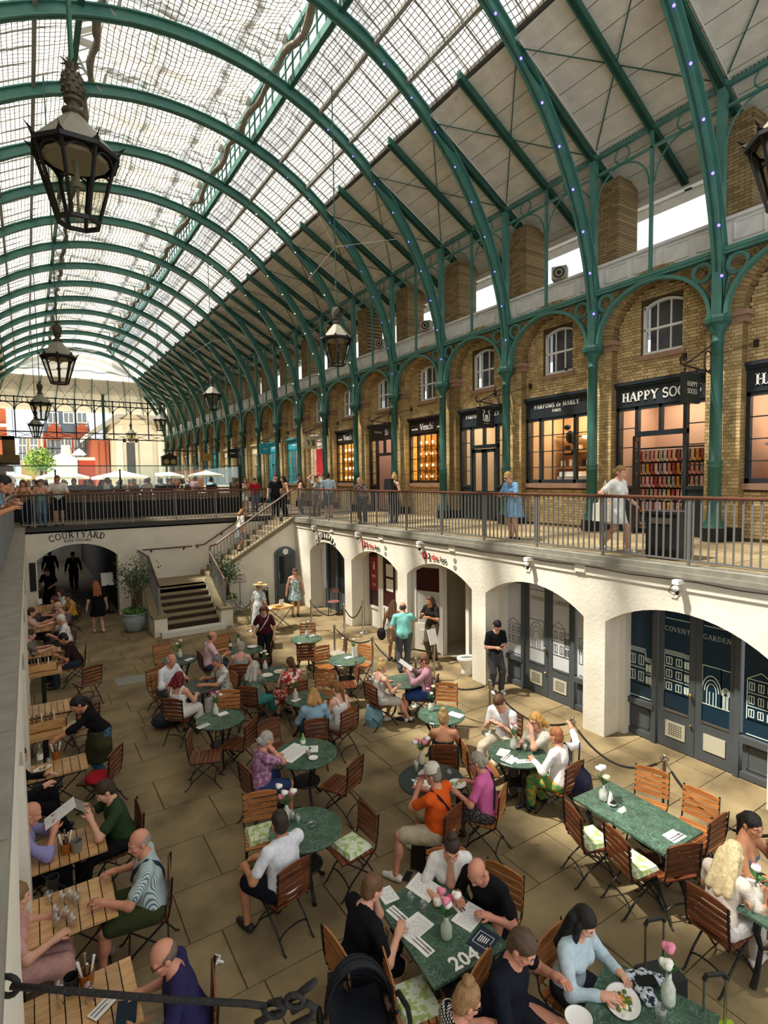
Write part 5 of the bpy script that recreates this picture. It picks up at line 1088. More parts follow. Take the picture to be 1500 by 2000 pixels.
def head_parts(h, fem):
    key = (h, fem)
    if key in HEADS: return HEADS[key]
    pr = [e_((0, -.012, .035), (.074, .094, .09)), e_((0, .02, -.03), (.06, .072, .085)), e_((0, .055, -.088), (.03, .028, .024)), c_((-.045, .005, -.06), (-.02, .055, -.088), .024), c_((.045, .005, -.06), (.02, .055, -.088), .024),
          c_((0, .084, .012), (0, .104, -.028), .010, .014), e_((-.012, .094, -.032), (.01, .012, .009)), e_((.012, .094, -.032), (.01, .012, .009)), c_((-.05, .066, .026), (-.012, .083, .022), .013), c_((.05, .066, .026), (.012, .083, .022), .013),
          e_((-.042, .06, -.022), (.024, .022, .02)), e_((.042, .06, -.022), (.024, .022, .02)), e_((0, .082, -.06), (.022, .012, .012))]
    P, Q = solid(pr, h, .018, minus=[e_((-.031, .096, .001), (.018, .02, .011)), e_((.031, .096, .001), (.018, .02, .011))])
    parts = [(P, Q, 0)]
    for s in (-1, 1):
        P, Q = solid([e_((s*.077, -.012, -.012), (.012, .022, .034)), e_((s*.084, -.02, -.004), (.008, .016, .022))], min(h, .009), .01); parts.append((P, Q, 0))
        for r, m, y in ((.0125, 1, .074), (.007, 2, .0815)): b = MB().ball((s*.031, y, .001), r, 8, 6); parts.append((np.array(b.v), [list(f) for f in b.f], m))
        b = MB().tube([(s*.012, .09, .026), (s*.032, .088, .031), (s*.05, .076, .026)], [.004, .005, .003], 5); parts.append((np.array(b.v), [list(f) for f in b.f], 4))
    b = MB().ball((0, .088, -.063), (.02, .008, .005), 8, 5).ball((0, .086, -.07), (.016, .008, .005), 8, 5); parts.append((np.array(b.v), [list(f) for f in b.f], 3))
    HEADS[key] = parts; return parts
NPEOPLE = [0]
def person(label, pos, face, sit=True, H=1.72, fem=False, g=1.0, lean=8, head=(0, 10), hands=None, feet=None, skin='p', hair=('short', '3a2a1e'), top=('tee', 'ffffff'), bot=('trousers', '2b2f3a'), shoe='2a2624', G=0.0, near=1, seat=.46, byhead=None, glasses=None, extra=None, group=None):
    """near: 0 closest (finest), 1 middle, 2 far. face: heading angle or a world point to look towards"""
    s = H/1.72; hb, hh = ((.017, .0085), (.022, .011), (.034, .017))[near]; NPEOPLE[0] += 1; seed = NPEOPLE[0]
    L = math.radians(lean); cl, sl_ = math.cos(L), math.sin(L)
    hz = (seat+.09)/s if sit else .925
    def T(x, y, z): return np.array((x, y*cl+z*sl_, hz-y*sl_+z*cl))
    RT_ = np.array([[1, 0, 0], [0, cl, sl_], [0, -sl_, cl]])
    sw = .168 if fem else .192; gx = g
    tor = [((0, -.01, .01), (.158*gx, .115*gx, .13)), ((0, -.005, .07), (.148*gx, .108*gx, .12)), ((0, .0, .16), ((.128 if fem else .142)*gx, .1*gx, .16)), ((0, .0, .31), (.15 if fem else .168, .105*(.5+.5*gx), .17))]
    if g > 1.1: tor.append(((0, .045, .13), (.12*gx, .09*gx, .14)))
    if fem: tor += [((-.07, .075, .29), (.068, .055, .065)), ((.07, .075, .29), (.068, .055, .065))]
    R = RT_
    body = lambda d: [e_(T(*c), np.array(r)+d, R) for c, r in tor]+[c_(T(-sw+.02, -.01, .425), T(sw-.02, -.01, .425), .058+d)]+[c_(T(q*.09, -.02, .43), T(0, -.02, .5), .05+d*.6, .045) for q in (-1, 1)]
    nk = [c_(T(0, -.02, .42), T(0, .015, .56), .056, .052)]
    hy, hp = math.radians(head[0]), math.radians(head[1]); hc = T(0, .028, .635)
    sk = body(0)+nk; limbs = {}
    if hands is None: hands = ((-.16, .38, .78), (.16, .38, .78)) if sit else ((-.31, .08, .80), (.31, .08, .80))
    fingers = MB(); sleeves = []; hinfo = []
    for q, tgt in zip((-1, 1), hands):
        S0 = T(q*sw, -.01, .42); tg = np.array(tgt, float)/1.0
        el, wr_ = ik(S0, tg, .28, .25, (q*.6, -.5, -.7)); d = (wr_-el)/np.linalg.norm(wr_-el)
        n = np.array((q*-.25, 0, -1.)); n -= d*(n@d); n /= np.linalg.norm(n); w = np.cross(d, n)*q
        sk += [c_(S0, el, .05*(.7+.3*g), .042), c_(el, wr_, .043, .029), c_(wr_+w*.016, wr_+d*.075+w*.02, .022, .018), c_(wr_-w*.016, wr_+d*.075-w*.02, .022, .018)]
        limbs[q] = (S0, el, wr_)
        if near < 2:
            for i, (o_, l) in enumerate(((-.03, .062), (-.01, .074), (.01, .07), (.03, .055))):
                a = wr_+d*.075+w*o_; b = a+d*l*.5+n*.012; c = a+d*l*.8+n*.04; fingers.tube([a-d*.02, a, b, c], [.0105, .0105, .0095, .007], 6)
            a = wr_+d*.02-w*.03; fingers.tube([a, a+d*.03-w*.025+n*.012, a+d*.06-w*.03+n*.028], [.013, .012, .008], 6)
    legs = {}
    if feet is None: feet = ((-.13, .45), (.13, .45)) if sit else ((-.09, .0), (.09, .0))
    for q, ft in zip((-1, 1), feet):
        h0 = np.array((q*.09*gx, .0 if sit else 0, hz-.02)); an = np.array((ft[0], ft[1], .085 if len(ft) < 3 else ft[2]))
        if sit: kn, an = ik(h0, an, .43, .42, (q*.15+ft[0]*.4, .9, .9))
        else: kn, an = ik(h0, an, .43, .43, (q*.05, 1, .1))
        legs[q] = (h0, kn, an); sk += [c_(h0, kn, .082*(.5+.5*g), .054), c_(kn, an, .053, .036), e_(kn*.6+an*.4+np.array((0, -.02, 0)), (.048, .05, .1)), c_(an+(0, -.02, -.04), an+(0, .12, -.06), .033, .026)]
    P, Q = solid(sk, hb, .035); parts = [(P*s, Q, 0)]
    Hm = (Matrix.Translation(Vector(hc)) @ rotz(hy) @ Matrix.Rotation(-hp-L*.3, 4, 'X')); Hn = np.array(Hm)
    hx = lambda P: (np.asarray(P)@Hn[:3, :3].T+Hn[:3, 3])*s
    for P, Q, m in head_parts(hh, fem): parts.append((hx(P), Q, m))
    if fingers.v: parts.append((np.array(fingers.v)*s, [list(f) for f in fingers.f], 0))
    M_H = mat('hair_'+hair[1], hair[1], .55, var=.3, vs=30, bump=.5, bs=90)
    if byhead is not None:
        ang = face if not isinstance(face, (tuple, Vector)) else math.atan2(-(face[0]-byhead[0]), face[1]-byhead[1])
        ca, sa = math.cos(ang), math.sin(ang); hx_, hy_ = hc[0]*s, hc[1]*s; pos = (byhead[0]-(ca*hx_-sa*hy_), byhead[1]-(sa*hx_+ca*hy_))
    else: ang = face if not isinstance(face, (tuple, Vector)) else math.atan2(-(face[0]-pos[0]), face[1]-pos[1])
    o = smesh('person', parts, [SKIN[skin], M_EYEW, M_EYE, M_LIP, M_H], None, TR(pos[0], pos[1], G, ang)); tag(o, label, 'person', group)
    # hair, hats, glasses
    hs, hcol = hair[0], hair[1]; hr = []; cut = []; mi_ = [e_((0, .115, -.05), (.085, .085, .098))]
    if hs not in ('bald', 'none'):
        if hs == 'fringe': hr = [e_((0, -.02, .02), (.08, .094, .085))]; cut = [((0, 0, .035), (0, .25, 1.0))]; mi_.append(e_((0, .06, .03), (.09, .075, .12)))
        else: hr = [e_((0, -.018, .045), (.084, .1, .094)), e_((0, -.05, -.02), (.076, .06, .075))]
        if hs in ('long', 'bob', 'half'):
            z1 = {'long': -.36, 'bob': -.13, 'half': -.25}[hs]
            dn = np.array(Hm.to_3x3().inverted() @ Vector((0, -sl_*.8-.08, -cl)))
            for q in (-1, 0, 1): a_ = np.array((q*.055, -.07, .0)); hr.append(c_(a_, a_+dn*(-z1-.03*abs(q))+(q*.035, -.06, 0), .052, .044))
            for q in (-1, 1): a_ = np.array((q*.076, -.005, .01)); hr.append(c_(a_, a_+dn*(-z1*.8)+(q*.01, 0, 0), .03, .02))
        if hs == 'bun': hr.append(e_((0, -.06, .135), (.05, .05, .045)))
        if hs == 'lowbun': hr.append(e_((0, -.12, .0), (.05, .045, .05)))
        if hs == 'pony': hr += [c_((0, -.1, .05), (.0, -.15, -.05), .035, .035), c_((0, -.15, -.05), (0, -.13, -.25), .035, .015)]
        P, Q = solid(hr, hh*1.1, .02, cut, mi_, noise=.0022 if hs != 'fringe' else .001, nf=110, seed=seed, zs=.35)
        if len(Q): smesh('hair', [(hx(P), Q, 0)], [M_H], o)
    if hs == 'fringe' or hs == 'bald': pass
    tk, tc = top[0], top[1]; M_T = cloth(tc, *top[2:]); thk = .013
    dr = tk in ('dress', 'sundress', 'longdress'); pr = body(thk)
    low = -.10 if bot[0] != 'shorts' or not sit else -.08
    cuts = [(T(0, 0, low if not dr else -.2), -RT_[:, 2]*1.0)]
    cuts = [(T(0, 0, low if not dr else -.2), -np.array((0, sl_, cl)))]
    mn = [e_(T(0, .03, .525), (.075, .085, .075), R)]
    if tk in ('tank', 'sundress'): cuts.append((T(0, 0, .37), np.array((0, sl_, cl)))); 
    if tk == 'strapless': cuts.append((T(0, 0, .31), np.array((0, sl_, cl))))
    if tk in ('tank', 'sundress'): 
        pr2 = [c_(T(q*a[0], *a[1:]), T(q*b[0], *b[1:]), .018) for q in (-1, 1) for a, b in zip(((.09, .115, .35), (.1, .075, .44), (.105, .0, .497), (.1, -.075, .46)), ((.1, .075, .44), (.105, .0, .497), (.1, -.075, .46), (.09, -.115, .35)))]
    for q in (-1, 1):
        S0, el, wr_ = limbs[q]
        if tk in ('tee', 'dress', 'longdress', 'vest'): pr.append(c_(S0, S0+(el-S0)*.68, .059, .06))
        if tk == 'shirt': pr += [c_(S0, el, .059, .054), c_(el, el+(wr_-el)*.86, .054, .043)]
        if tk == 'rolled': pr += [c_(S0, el, .06, .057), c_(el, el+(wr_-el)*.25, .057, .055)]
    if dr:
        if sit:
            k0, k1 = legs[-1][1], legs[1][1]; pr += [c_(legs[q][0], legs[q][1], .112, .094) for q in (-1, 1)]+[c_((legs[-1][0]+legs[1][0])/2, (k0+k1)/2, .1, .08)]
            for q in (-1, 1): pr.append(c_(legs[q][1], legs[q][1]+(legs[q][2]-legs[q][1])*(.8 if tk == 'longdress' else .35), .085, .11))
            cuts = cuts[1:]
        else: pr += [c_((0, 0, hz+.02), (0, .0, .52 if tk != 'longdress' else .25), .16, .25)]; cuts = cuts[1:]+[((0, 0, .56 if tk != 'longdress' else .3), (0, 0, -1.))]
    P, Q = solid(pr, hb, .035, cuts, mn, noise=.0035, nf=38, seed=seed)
    tp = [(P*s, Q, 0)]
    if tk in ('tank', 'sundress'): P, Q = solid(pr2, min(hb, .014), .01); tp.append((P*s, Q, 0))
    smesh('dress' if dr else ('vest' if tk == 'vest' else 'top'), tp, [M_T], o)
    if not dr:
        M_B = cloth(bot[1], *bot[2:]); pr = [e_(T(0, -.01, .01), np.array((.158*gx, .115*gx, .13))+.009, R)]; cuts = [(T(0, 0, .1), np.array((0, sl_, cl)))]
        for q in (-1, 1):
            h0, kn, an = legs[q]
            if bot[0] == 'trousers': pr += [c_(h0, kn, .108*(.5+.5*g), .082), c_(kn, kn+(an-kn)*.97, .08, .066)]
            elif bot[0] == 'shorts': pr.append(c_(h0, h0+(kn-h0)*.84, .11*(.5+.5*g), .096))
            elif bot[0] == 'skirt' and sit: pr += [c_(h0, kn, .1, .085), c_((legs[-1][0]+legs[1][0])/2, (legs[-1][1]+legs[1][1])/2, .1, .08), c_(kn, kn+(an-kn)*.6, .085, .1)]
        if bot[0] == 'skirt' and not sit: pr.append(c_((0, 0, hz), (0, 0, .55), .14, .2)); cuts.append(((0, 0, .5), (0, 0, -1.)))
        P, Q = solid(pr, hb, .03, cuts, noise=.003, nf=36, seed=seed+7); smesh(bot[0], [(P*s, Q, 0)], [M_B], o)
    if shoe:
        for q in (-1, 1):
            an = legs[q][2]; b = np.array((an[0], an[1], an[2]-.085)); kx = math.atan2(an[0]-q*.09, 1.2)*.6; f = np.array((math.sin(kx)*1, math.cos(kx), 0))
            P, Q = solid([c_(b-f*.05+(0, 0, .04), b+f*.04+(0, 0, .045), .044, .042), c_(b+f*.04+(0, 0, .04), b+f*.15+(0, 0, .028), .042, .034)], .012 if near < 2 else .025, .03, [(b+(0, 0, .004), (0, 0, -1.))]); smesh('shoe', [(P*s, Q, 0)], [mat('shoe_'+shoe, shoe, .6)], o)
    hmx = Matrix.Scale(s, 4) @ Hm
    if glasses: 
        b = MB()
        for q in (-1, 1):
            b.tube([(q*.032+.024*math.cos(a), .096, .0+.018*math.sin(a)) for a in np.linspace(0, 2*PI, 11)[:-1]], .0035, 4, closed=True, M=hmx).tube([(q*.056, .092, .004), (q*.08, .0, .004)], .003, 4, M=hmx)
            if glasses == 'sun': b.ball((q*.032, .096, .0), (.024, .005, .018), 8, 5, 0, hmx)
        b.tube([(-.008, .1, .003), (.008, .1, .003)], .003, 4, M=hmx); b.obj('glasses', M_BLACK, o)
    if extra: extra(o, hmx, T, s, limbs, legs)
    return o, pos, ang
def hat(col, brim, top_=.09):
    def f(o, hm, *a):
        b = MB().lathe([(brim, .075), (brim, .082), (.1, .092), (.098, .115), (.085, .15), (.05, .172), (0, .178)], 18, 0, hm @ Matrix.Rotation(.12, 4, 'X')); b.lathe([(.101, .094), (.102, .115)], 18, 1, hm @ Matrix.Rotation(.12, 4, 'X'), False); b.obj('straw_hat', [mat('hat_'+col, col, .85, var=.15, vs=40), mat('hat_band', '6b4b3a', .7)], o)
    return f
def cap(col):
    def f(o, hm, *a):
        b = MB().lathe([(.1, .045), (.098, .09), (.08, .13), (.04, .152), (0, .157)], 16, 0, hm @ Matrix.Translation((0, -.012, 0))); b.add([hm @ Vector(p) for p in [(-.085, .05, .05), (.085, .05, .05), (.07, .16, .035), (0, .185, .033), (-.07, .16, .035), (-.085, .05, .058), (.085, .05, .058), (.07, .16, .043), (0, .185, .041), (-.07, .16, .043)]], [(0, 1, 2, 3, 4), (5, 9, 8, 7, 6), (1, 6, 7, 2), (2, 7, 8, 3), (3, 8, 9, 4), (4, 9, 5, 0)]); b.obj('cap', mat('cap_'+col, col, .85), o)
    return f
def strap(col, side=1):
    def f(o, hm, T, s, *a):
        pts = [T(side*.12, -.02, .5)]; 
        for x, y, z in ((side*.09, -.11, .42), (0, -.135, .27), (-side*.12, -.12, .08), (-side*.17, 0, 0), (-side*.1, .125, .12), (side*.02, .14, .3), (side*.1, .1, .43)): pts.append(T(x, y, z))
        MB().tube([Vector(p*s) for p in pts], .014, 5, closed=True, flat=1.6).obj('strap', mat('strap_'+col, col, .7), o)
    return f

# ---------------------------------------------------------------- bistro chairs and tables
def wood(name, c1, c2):
    m = mat(name, c1, .42, rand=.22, spec=.5); nt = m.node_tree; L = nt.links; tc = nt.nodes.new('ShaderNodeTexCoord'); mp = nt.nodes.new('ShaderNodeMapping'); nz = nt.nodes.new('ShaderNodeTexNoise'); cr = nt.nodes.new('ShaderNodeValToRGB')
    mp.inputs['Scale'].default_value = (3, 40, 40); nz.inputs['Scale'].default_value = 1.5; L.new(tc.outputs['Object'], mp.inputs[0]); L.new(mp.outputs[0], nz.inputs['Vector']); L.new(nz.outputs['Fac'], cr.inputs[0])
    cr.color_ramp.elements[0].color = (*lin(c2), 1); cr.color_ramp.elements[1].color = (*lin(c1), 1); cr.color_ramp.elements[0].position = .35; cr.color_ramp.elements[1].position = .65
    hs = [n for n in nt.nodes if n.type == 'HUE_SAT'][0]; L.new(cr.outputs[0], hs.inputs['Color']); return m
M_TEAK_SHADE = wood('shaded_teak', '7d4526', '502815'); M_TEAK_SUN = wood('sunlit_teak', 'b97a45', '8e5527'); M_PINE = wood('pale_oiled_wood', 'd2a873', 'b4854f')  # same teak twice, with shade and sunlight put into the chair colour
def bistro(wood_):
    t = empty('bistro_chair'); W2 = .205
    n = 7
    for i in range(n):
        y = -.17+.064*i; MB().box((0, y, .452), (.42, .054, .018), tp=.985).obj('seat_slat', wood_, t)
    for i in range(5):
        z = .545+.072*i; y = -.215-.05*(z-.5); b = MB()
        if i < 4: b.box((0, 0, 0), (.42, .016, .052), 0, Matrix.Translation((0, y, z)) @ Matrix.Rotation(.12, 4, 'X'))
        else: b.prism([(-.21, -.026), (.21, -.026), (.21, .02), (.12, .042), (0, .05), (-.12, .042), (-.21, .02)], -.008, .008, 'y', 0, Matrix.Translation((0, y, z)) @ Matrix.Rotation(.12, 4, 'X'))
        b.obj('back_slat', wood_, t)
    for s in (-1, 1):
        MB().tube([(s*W2, -.255, .87), (s*W2, -.235, .62), (s*W2, -.205, .47), (s*W2*.98, -.13, .40), (s*W2*.95, .12, .18), (s*W2*.95, .235, .02), (s*W2*.95, .27, .008)], .0115, 6, flat=.7).obj('leg', M_BLACK, t)
        MB().tube([(s*W2*.85, .2, .44), (s*W2*.85, .12, .39), (s*W2*.85, -.15, .17), (s*W2*.85, -.27, .02), (s*W2*.85, -.31, .008)], .0115, 6, flat=.7).obj('leg', M_BLACK, t)
        MB().bb((s*W2*.9-.012, -.2, .425), (s*W2*.9+.012, .24, .442)).obj('seat_rail', M_BLACK, t)
    for y, z, w in ((.16, .13, W2*.95), (-.2, .12, W2*.85)): MB().tube([(w*math.cos(a), y, z+.07*math.sin(a)) for a in np.linspace(0, PI, 9)], .009, 5).obj('stretcher', M_BLACK, t)
    return t
PROTO = {'d': bistro(M_TEAK_SHADE), 'l': bistro(M_TEAK_SUN)}; USED = set()
for q in PROTO.values(): KIDS[q.name] = list(q.children)
def chair_at(label, x, y, ang, tone='d', G=0.0):
    p = PROTO[tone]; M = TR(x, y, G, ang)
    if tone not in USED: USED.add(tone); p.matrix_local = M; o = p
    else: o = tree(p, M=M)
    return tag(o, label, 'chair', 'slatted bistro chairs')
def chair(label, back, target=None, seat=None, tone='d', cushion=None):
    b = at(*back, z=.68); t = at(*seat, z=.45) if seat else at(*target, z=.74); d = V(t.x-b.x, t.y-b.y, 0).normalized(); a = math.atan2(-d.x, d.y); c = b+d*.23
    o = chair_at(f'{"dark" if tone == "d" else "light"} slatted wooden chair '+label, c.x, c.y, a, tone)
    if cushion: tag(MB().box((0, 0, .022), (.36, .34, .044), tp=.88).obj('seat_cushion', cloth('e4ebd0', 'floral', 'b3c97e', 18), None, M=TR(c.x, c.y, .462, a+.15)), cushion, 'cushion')
    return o
def marble():
    m = mat('green_marble', '48614f', .22, var=.25, vs=9, col2='36493d', spec=.55); nt = m.node_tree; L = nt.links; p = nt.nodes['Principled BSDF']; old = p.inputs['Base Color'].links[0].from_socket
    v = nt.nodes.new('ShaderNodeTexVoronoi'); v.feature = 'DISTANCE_TO_EDGE'; v.inputs['Scale'].default_value = 16; tc = nt.nodes.new('ShaderNodeTexCoord'); nz = nt.nodes.new('ShaderNodeTexNoise'); nz.inputs['Scale'].default_value = 6; mx = nt.nodes.new('ShaderNodeMixRGB'); mx.inputs[0].default_value = .25
    L.new(tc.outputs['Object'], mx.inputs[1]); L.new(tc.outputs['Object'], nz.inputs['Vector']); L.new(nz.outputs['Color'], mx.inputs[2]); L.new(mx.outputs[0], v.inputs['Vector']); cr = nt.nodes.new('ShaderNodeValToRGB'); cr.color_ramp.elements[0].color = (.75, .75, .75, 1); cr.color_ramp.elements[0].position = .0; cr.color_ramp.elements[1].position = .05; cr.color_ramp.elements[1].color = (0, 0, 0, 1); L.new(v.outputs[0], cr.inputs[0])
    m2 = nt.nodes.new('ShaderNodeMixRGB'); m2.inputs[2].default_value = (*lin('6b8f7c'), 1); L.new(cr.outputs[0], m2.inputs[0]); L.new(old, m2.inputs[1]); L.new(m2.outputs[0], p.inputs['Base Color']); return m
M_MARB = marble(); M_DKTOP = mat('dark_table_top', '38423f', .25)
def round_table(label, px, r=.4, dark=False):
    c = at(*px, z=.75); t = empty('round_table', TR(c.x, c.y, 0, .4), label, 'table', 'round cafe tables')
    MB().lathe([(0, .72), (r-.01, .72), (r, .73), (r, .745), (r-.006, .75), (0, .75)], 32).obj('table_top', M_DKTOP if dark else M_MARB, t)
    for i in range(3):
        a = 2*PI*i/3; u = lambda q, z: (q*math.cos(a), q*math.sin(a), z)
        MB().tube([u(r*.62, .71), u(r*.66, .62), u(r*.42, .42), u(r*.34, .3), u(r*.46, .12), u(r*.62, .03), u(r*.7, .015)], [.022, .026, .02, .017, .02, .022, .026], 6).tube([u(r*.1, .68), u(r*.5, .66), u(r*.36, .5)], .012, 5).obj('leg', M_BLACK, t)
    MB().lathe([(0, .3), (r*.44, .3), (r*.46, .315), (r*.44, .33), (0, .33)], 18).obj('shelf_plate', M_BLACK, t); MB().lathe([(r*.7, .69), (r*.72, .69), (r*.72, .72), (r*.7, .72)], 24).obj('apron_ring', M_BLACK, t); return c
def rect_table(label, A, B, C, D, z=.75):
    """marble table from the four corners of its top"""
    P = [at(*q, z=z) for q in (A, B, C, D)]; c = sum(P, V(0, 0, 0))/4; u = ((P[1]-P[0])+(P[2]-P[3]))/2; v = ((P[3]-P[0])+(P[2]-P[1]))/2; l, w = u.length, v.length; a = math.atan2(u.y, u.x)
    t = empty('marble_table', TR(c.x, c.y, 0, a), label, 'table'); MB().box((0, 0, z-.014), (l, w, .028)).obj('table_top', M_MARB, t); MB().bb((-l/2+.06, -w/2+.06, z-.07), (l/2-.06, w/2-.06, z-.03)).obj('apron', M_BLACK, t)
    for s in (-1, 1):
        for q in (-1, 1): x = s*(l/2-.16); y = q*(w/2-.16); MB().tube([(x, y, z-.05), (x, y+q*.05, .55), (x, y-q*.04, .35), (x, y+q*.02, .12), (x, y+q*.08, .015)], [.03, .034, .022, .026, .03], 6).obj('leg', M_BLACK, t)
        MB().tube([(s*(l/2-.16), -w/2+.18, .36), (s*(l/2-.16), 0, .28), (s*(l/2-.16), w/2-.18, .36)], .018, 5).obj('stretcher', M_BLACK, t)
    return c, a, l, w
def slat_table(label, px, l=.78, w=.62, a=.0, z=.74, ledge=False):
    c = at(*px, z=z); t = empty('wooden_table', TR(c.x, c.y, 0, a), label, 'table'); n = 8
    if not ledge:
        for i in range(n): MB().box((-l/2+l*(i+.5)/n, 0, z-.012), (l/n-.008, w, .024), tp=.985).obj('table_slat', M_PINE, t)
        MB().bb((-l/2+.03, -w/2+.03, z-.055), (l/2-.03, w/2-.03, z-.026)).obj('under_frame', M_BLACK, t)
        for s in (-1, 1):
            for q in (-1, 1): MB().tube([(q*(l/2-.08), s*(w/2-.06), z-.05), (0, s*(w/2-.07), .38), (-q*(l/2-.06), s*(w/2-.06), .01)], .013, 5, flat=.6).obj('leg', M_BLACK, t)
        for q in (-1, 1): MB().tube([(q*(l/2-.06), -w/2+.06, .03), (q*(l/2-.06), w/2-.06, .03)], .01, 5).obj('stretcher', M_BLACK, t)
    else: MB().box((0, 0, z-.025), (l, w, .05)).obj('table_top', M_PINE, t); MB().bb((-.04, -.04, 0), (.04, .04, z-.05)).bb((-.2, -.2, 0), (.2, .2, .03)).obj('pedestal', M_BLACK, t)
    return c
T1 = round_table('round dark table with vase at the back left, nearest the foot of the stairs', (352, 1288), .38, True)
T2 = round_table('round dark table between the red-haired woman and the two older men', (392, 1340), .38, True)
T3 = round_table('round green table with pink and white flowers, left of centre', (430, 1404))
T4 = round_table('round table crowded with plates between the long grey-haired woman and the woman in red', (535, 1315), .42)
T5 = round_table('round green table with small pink vase behind the denim-shirted blonde', (598, 1363), .38)
T6 = round_table('round green table with white roses in front of the plant seller', (598, 1247), .4)
T7 = round_table('round green table with standing menu card and single pale rose', (677, 1288), .42)
T8 = round_table('round green table with newspaper and green bottle beside the purple-topped woman', (597, 1470), .46)
T9 = round_table('round bare green table with glass ashtray in front of the white polo man', (597, 1617), .42)
T10 = round_table('round table with green bottle behind the woman in burgundy', (480, 1268), .4)
T11 = round_table('round green table between the couple reading menus', (787, 1330), .38)
T12 = round_table('round green table with dark bottle before the bare-shouldered woman', (862, 1395), .4)
T13 = round_table('round green table with white vase in front of the woman in white blouse', (1010, 1470), .42)
T14 = round_table('round dark table numbered 201 in front of the man in orange', (842, 1522), .44, True)
R1 = rect_table('long green marble table with white roses and place card, right of centre', (1114, 1559), (1193, 1527), (1372, 1623), (1303, 1668))
R2 = rect_table('green marble table numbered 204 with menus, cutlery and roses in the foreground', (735, 1775), (857, 1927), (988, 1850), (858, 1692))
R3 = rect_table('green marble table with oval plate of food cut by the bottom edge', (1080, 1990), (1345, 2130), (1430, 2010), (1225, 1885))
R4 = rect_table('marble table with plates cut by the right edge beside the blonde woman', (1430, 1768), (1560, 1850), (1640, 1790), (1510, 1712))
S1 = slat_table('slatted wooden table with red drink in the bottom left corner', (158, 1975), .8, .66, .0)
S2 = slat_table('slatted wooden table strewn with empty glasses beside the striped shirt man', (128, 1778), .84, .66)
S3 = slat_table('slatted wooden table with cutlery pots between the green and lilac shirted men', (133, 1653), .74, .6)
S4 = slat_table('slatted wooden table with a plate of salad and water bottle', (105, 1500), .84, .5)
S5 = slat_table('thick pale ledge with a wooden cutlery box, nearer of the two ledges', (88, 1431), .72, .34, 0, .86, True)
S6 = slat_table('slatted wooden table with jars where the waitress leans', (100, 1382), .76, .62)
S7 = slat_table('thick pale ledge with a wooden cutlery box, farther of the two ledges', (84, 1312), .68, .34, 0, .84, True)
S8 = slat_table('slatted wooden table with drinks in front of the man in brown', (82, 1275), .8, .6)
S9 = slat_table('slatted wooden table with menu card before the white-haired man', (80, 1228), .8, .6)
S10 = slat_table('slatted wooden table crowded with glasses farthest back by the passage', (82, 1188), .8, 1.1)
for a in (('at the back of the dark table nearest the stairs', (316, 1272), (352, 1288), None, 'l'), ('against the left side of the older couple', (303, 1322), (392, 1340), None, 'l'), ('behind the green table with pink and white flowers', (447, 1367), (430, 1404), None, 'l'),
 ('standing alone in the open floor left of centre', (370, 1453), None, (388, 1479), 'd'), ('pulled out to the right of the pink and white flowers', (490, 1430), None, (457, 1452), 'd'), ('behind the purple-topped woman with a pale bag on it', (525, 1427), (597, 1470), None, 'd'),
 ('with floral cushion left of the white polo man', (508, 1575), None, (513, 1640), 'l', 'pale green floral cushion on the chair left of the white polo man'), ('turned sideways right of the newspaper table', (693, 1510), None, (657, 1530), 'd'), ('with floral cushion right of the bare green table', (718, 1605), None, (677, 1660), 'd', 'pale green floral cushion on the chair right of the bare green table'),
 ('behind the white rose table near the plant seller', (601, 1230), (598, 1247), None, 'l'), ('in front of the white rose table near the plant seller', (597, 1272), (598, 1247), None, 'd'), ('between the white rose table and the standing menu card', (628, 1277), None, (640, 1303), 'l'), ('with cream seat pad beside the rope barrier', (674, 1258), None, (659, 1277), 'd'),
 ('against the rope behind the standing menu card', (713, 1275), (677, 1288), None, 'l'), ('in front of the standing menu card table', (697, 1315), None, (684, 1337), 'd'), ('behind the small pink vase table', (635, 1325), (598, 1363), None, 'l'), ('at the back of the table with the green bottle', (434, 1253), (480, 1268), None, 'l'), ('to the right of the woman in burgundy', (530, 1270), (480, 1268), None, 'd'),
 ('behind the dark bottle table below the rope', (872, 1353), (862, 1395), None, 'l'), ('empty between the orange man and the white blouse woman', (908, 1478), None, (962, 1503), 'l'), ('on the far side of the long marble table, left one', (1273, 1528), (1240, 1580), None, 'l'), ('on the far side of the long marble table, right one', (1368, 1573), (1310, 1615), None, 'l'),
 ('on the near side of the long marble table, left one', (1120, 1608), None, (1152, 1640), 'd', 'floral cushion on the left near-side chair of the long marble table'), ('on the near side of the long marble table, right one', (1206, 1659), None, (1256, 1686), 'd', 'floral cushion on the right near-side chair of the long marble table'), ('at the right end of the long marble table', (1335, 1683), (1300, 1640), None, 'd'), ('behind the blonde woman at the corner of the marble table', (1401, 1626), None, (1366, 1645), 'd'),
 ('with floral cushion at the near end of table 204', (758, 1920), None, (812, 1958), 'l', 'pale floral cushion at the near end of table 204'), ('with bright red cushion behind the waitress', (225, 1488), None, (194, 1518), 'd'), ('with cream pad at the table where the waitress leans', (172, 1398), None, (155, 1415), 'd'), ('with open white menu leaning on it by the far ledge', (180, 1318), None, (160, 1330), 'd')): chair(*a[:2], target=a[2], seat=a[3], tone=a[4], cushion=a[5] if len(a) > 5 else None)
c = at(194, 1520, z=.46); tag(MB().lathe([(0, .0), (.17, .0), (.19, .02), (.17, .045), (0, .05)], 16, 0, Matrix.Translation((c.x, c.y, .462))).obj('seat_cushion', cloth('b3202c')), 'round scarlet cushion on the chair behind the waitress', 'cushion')
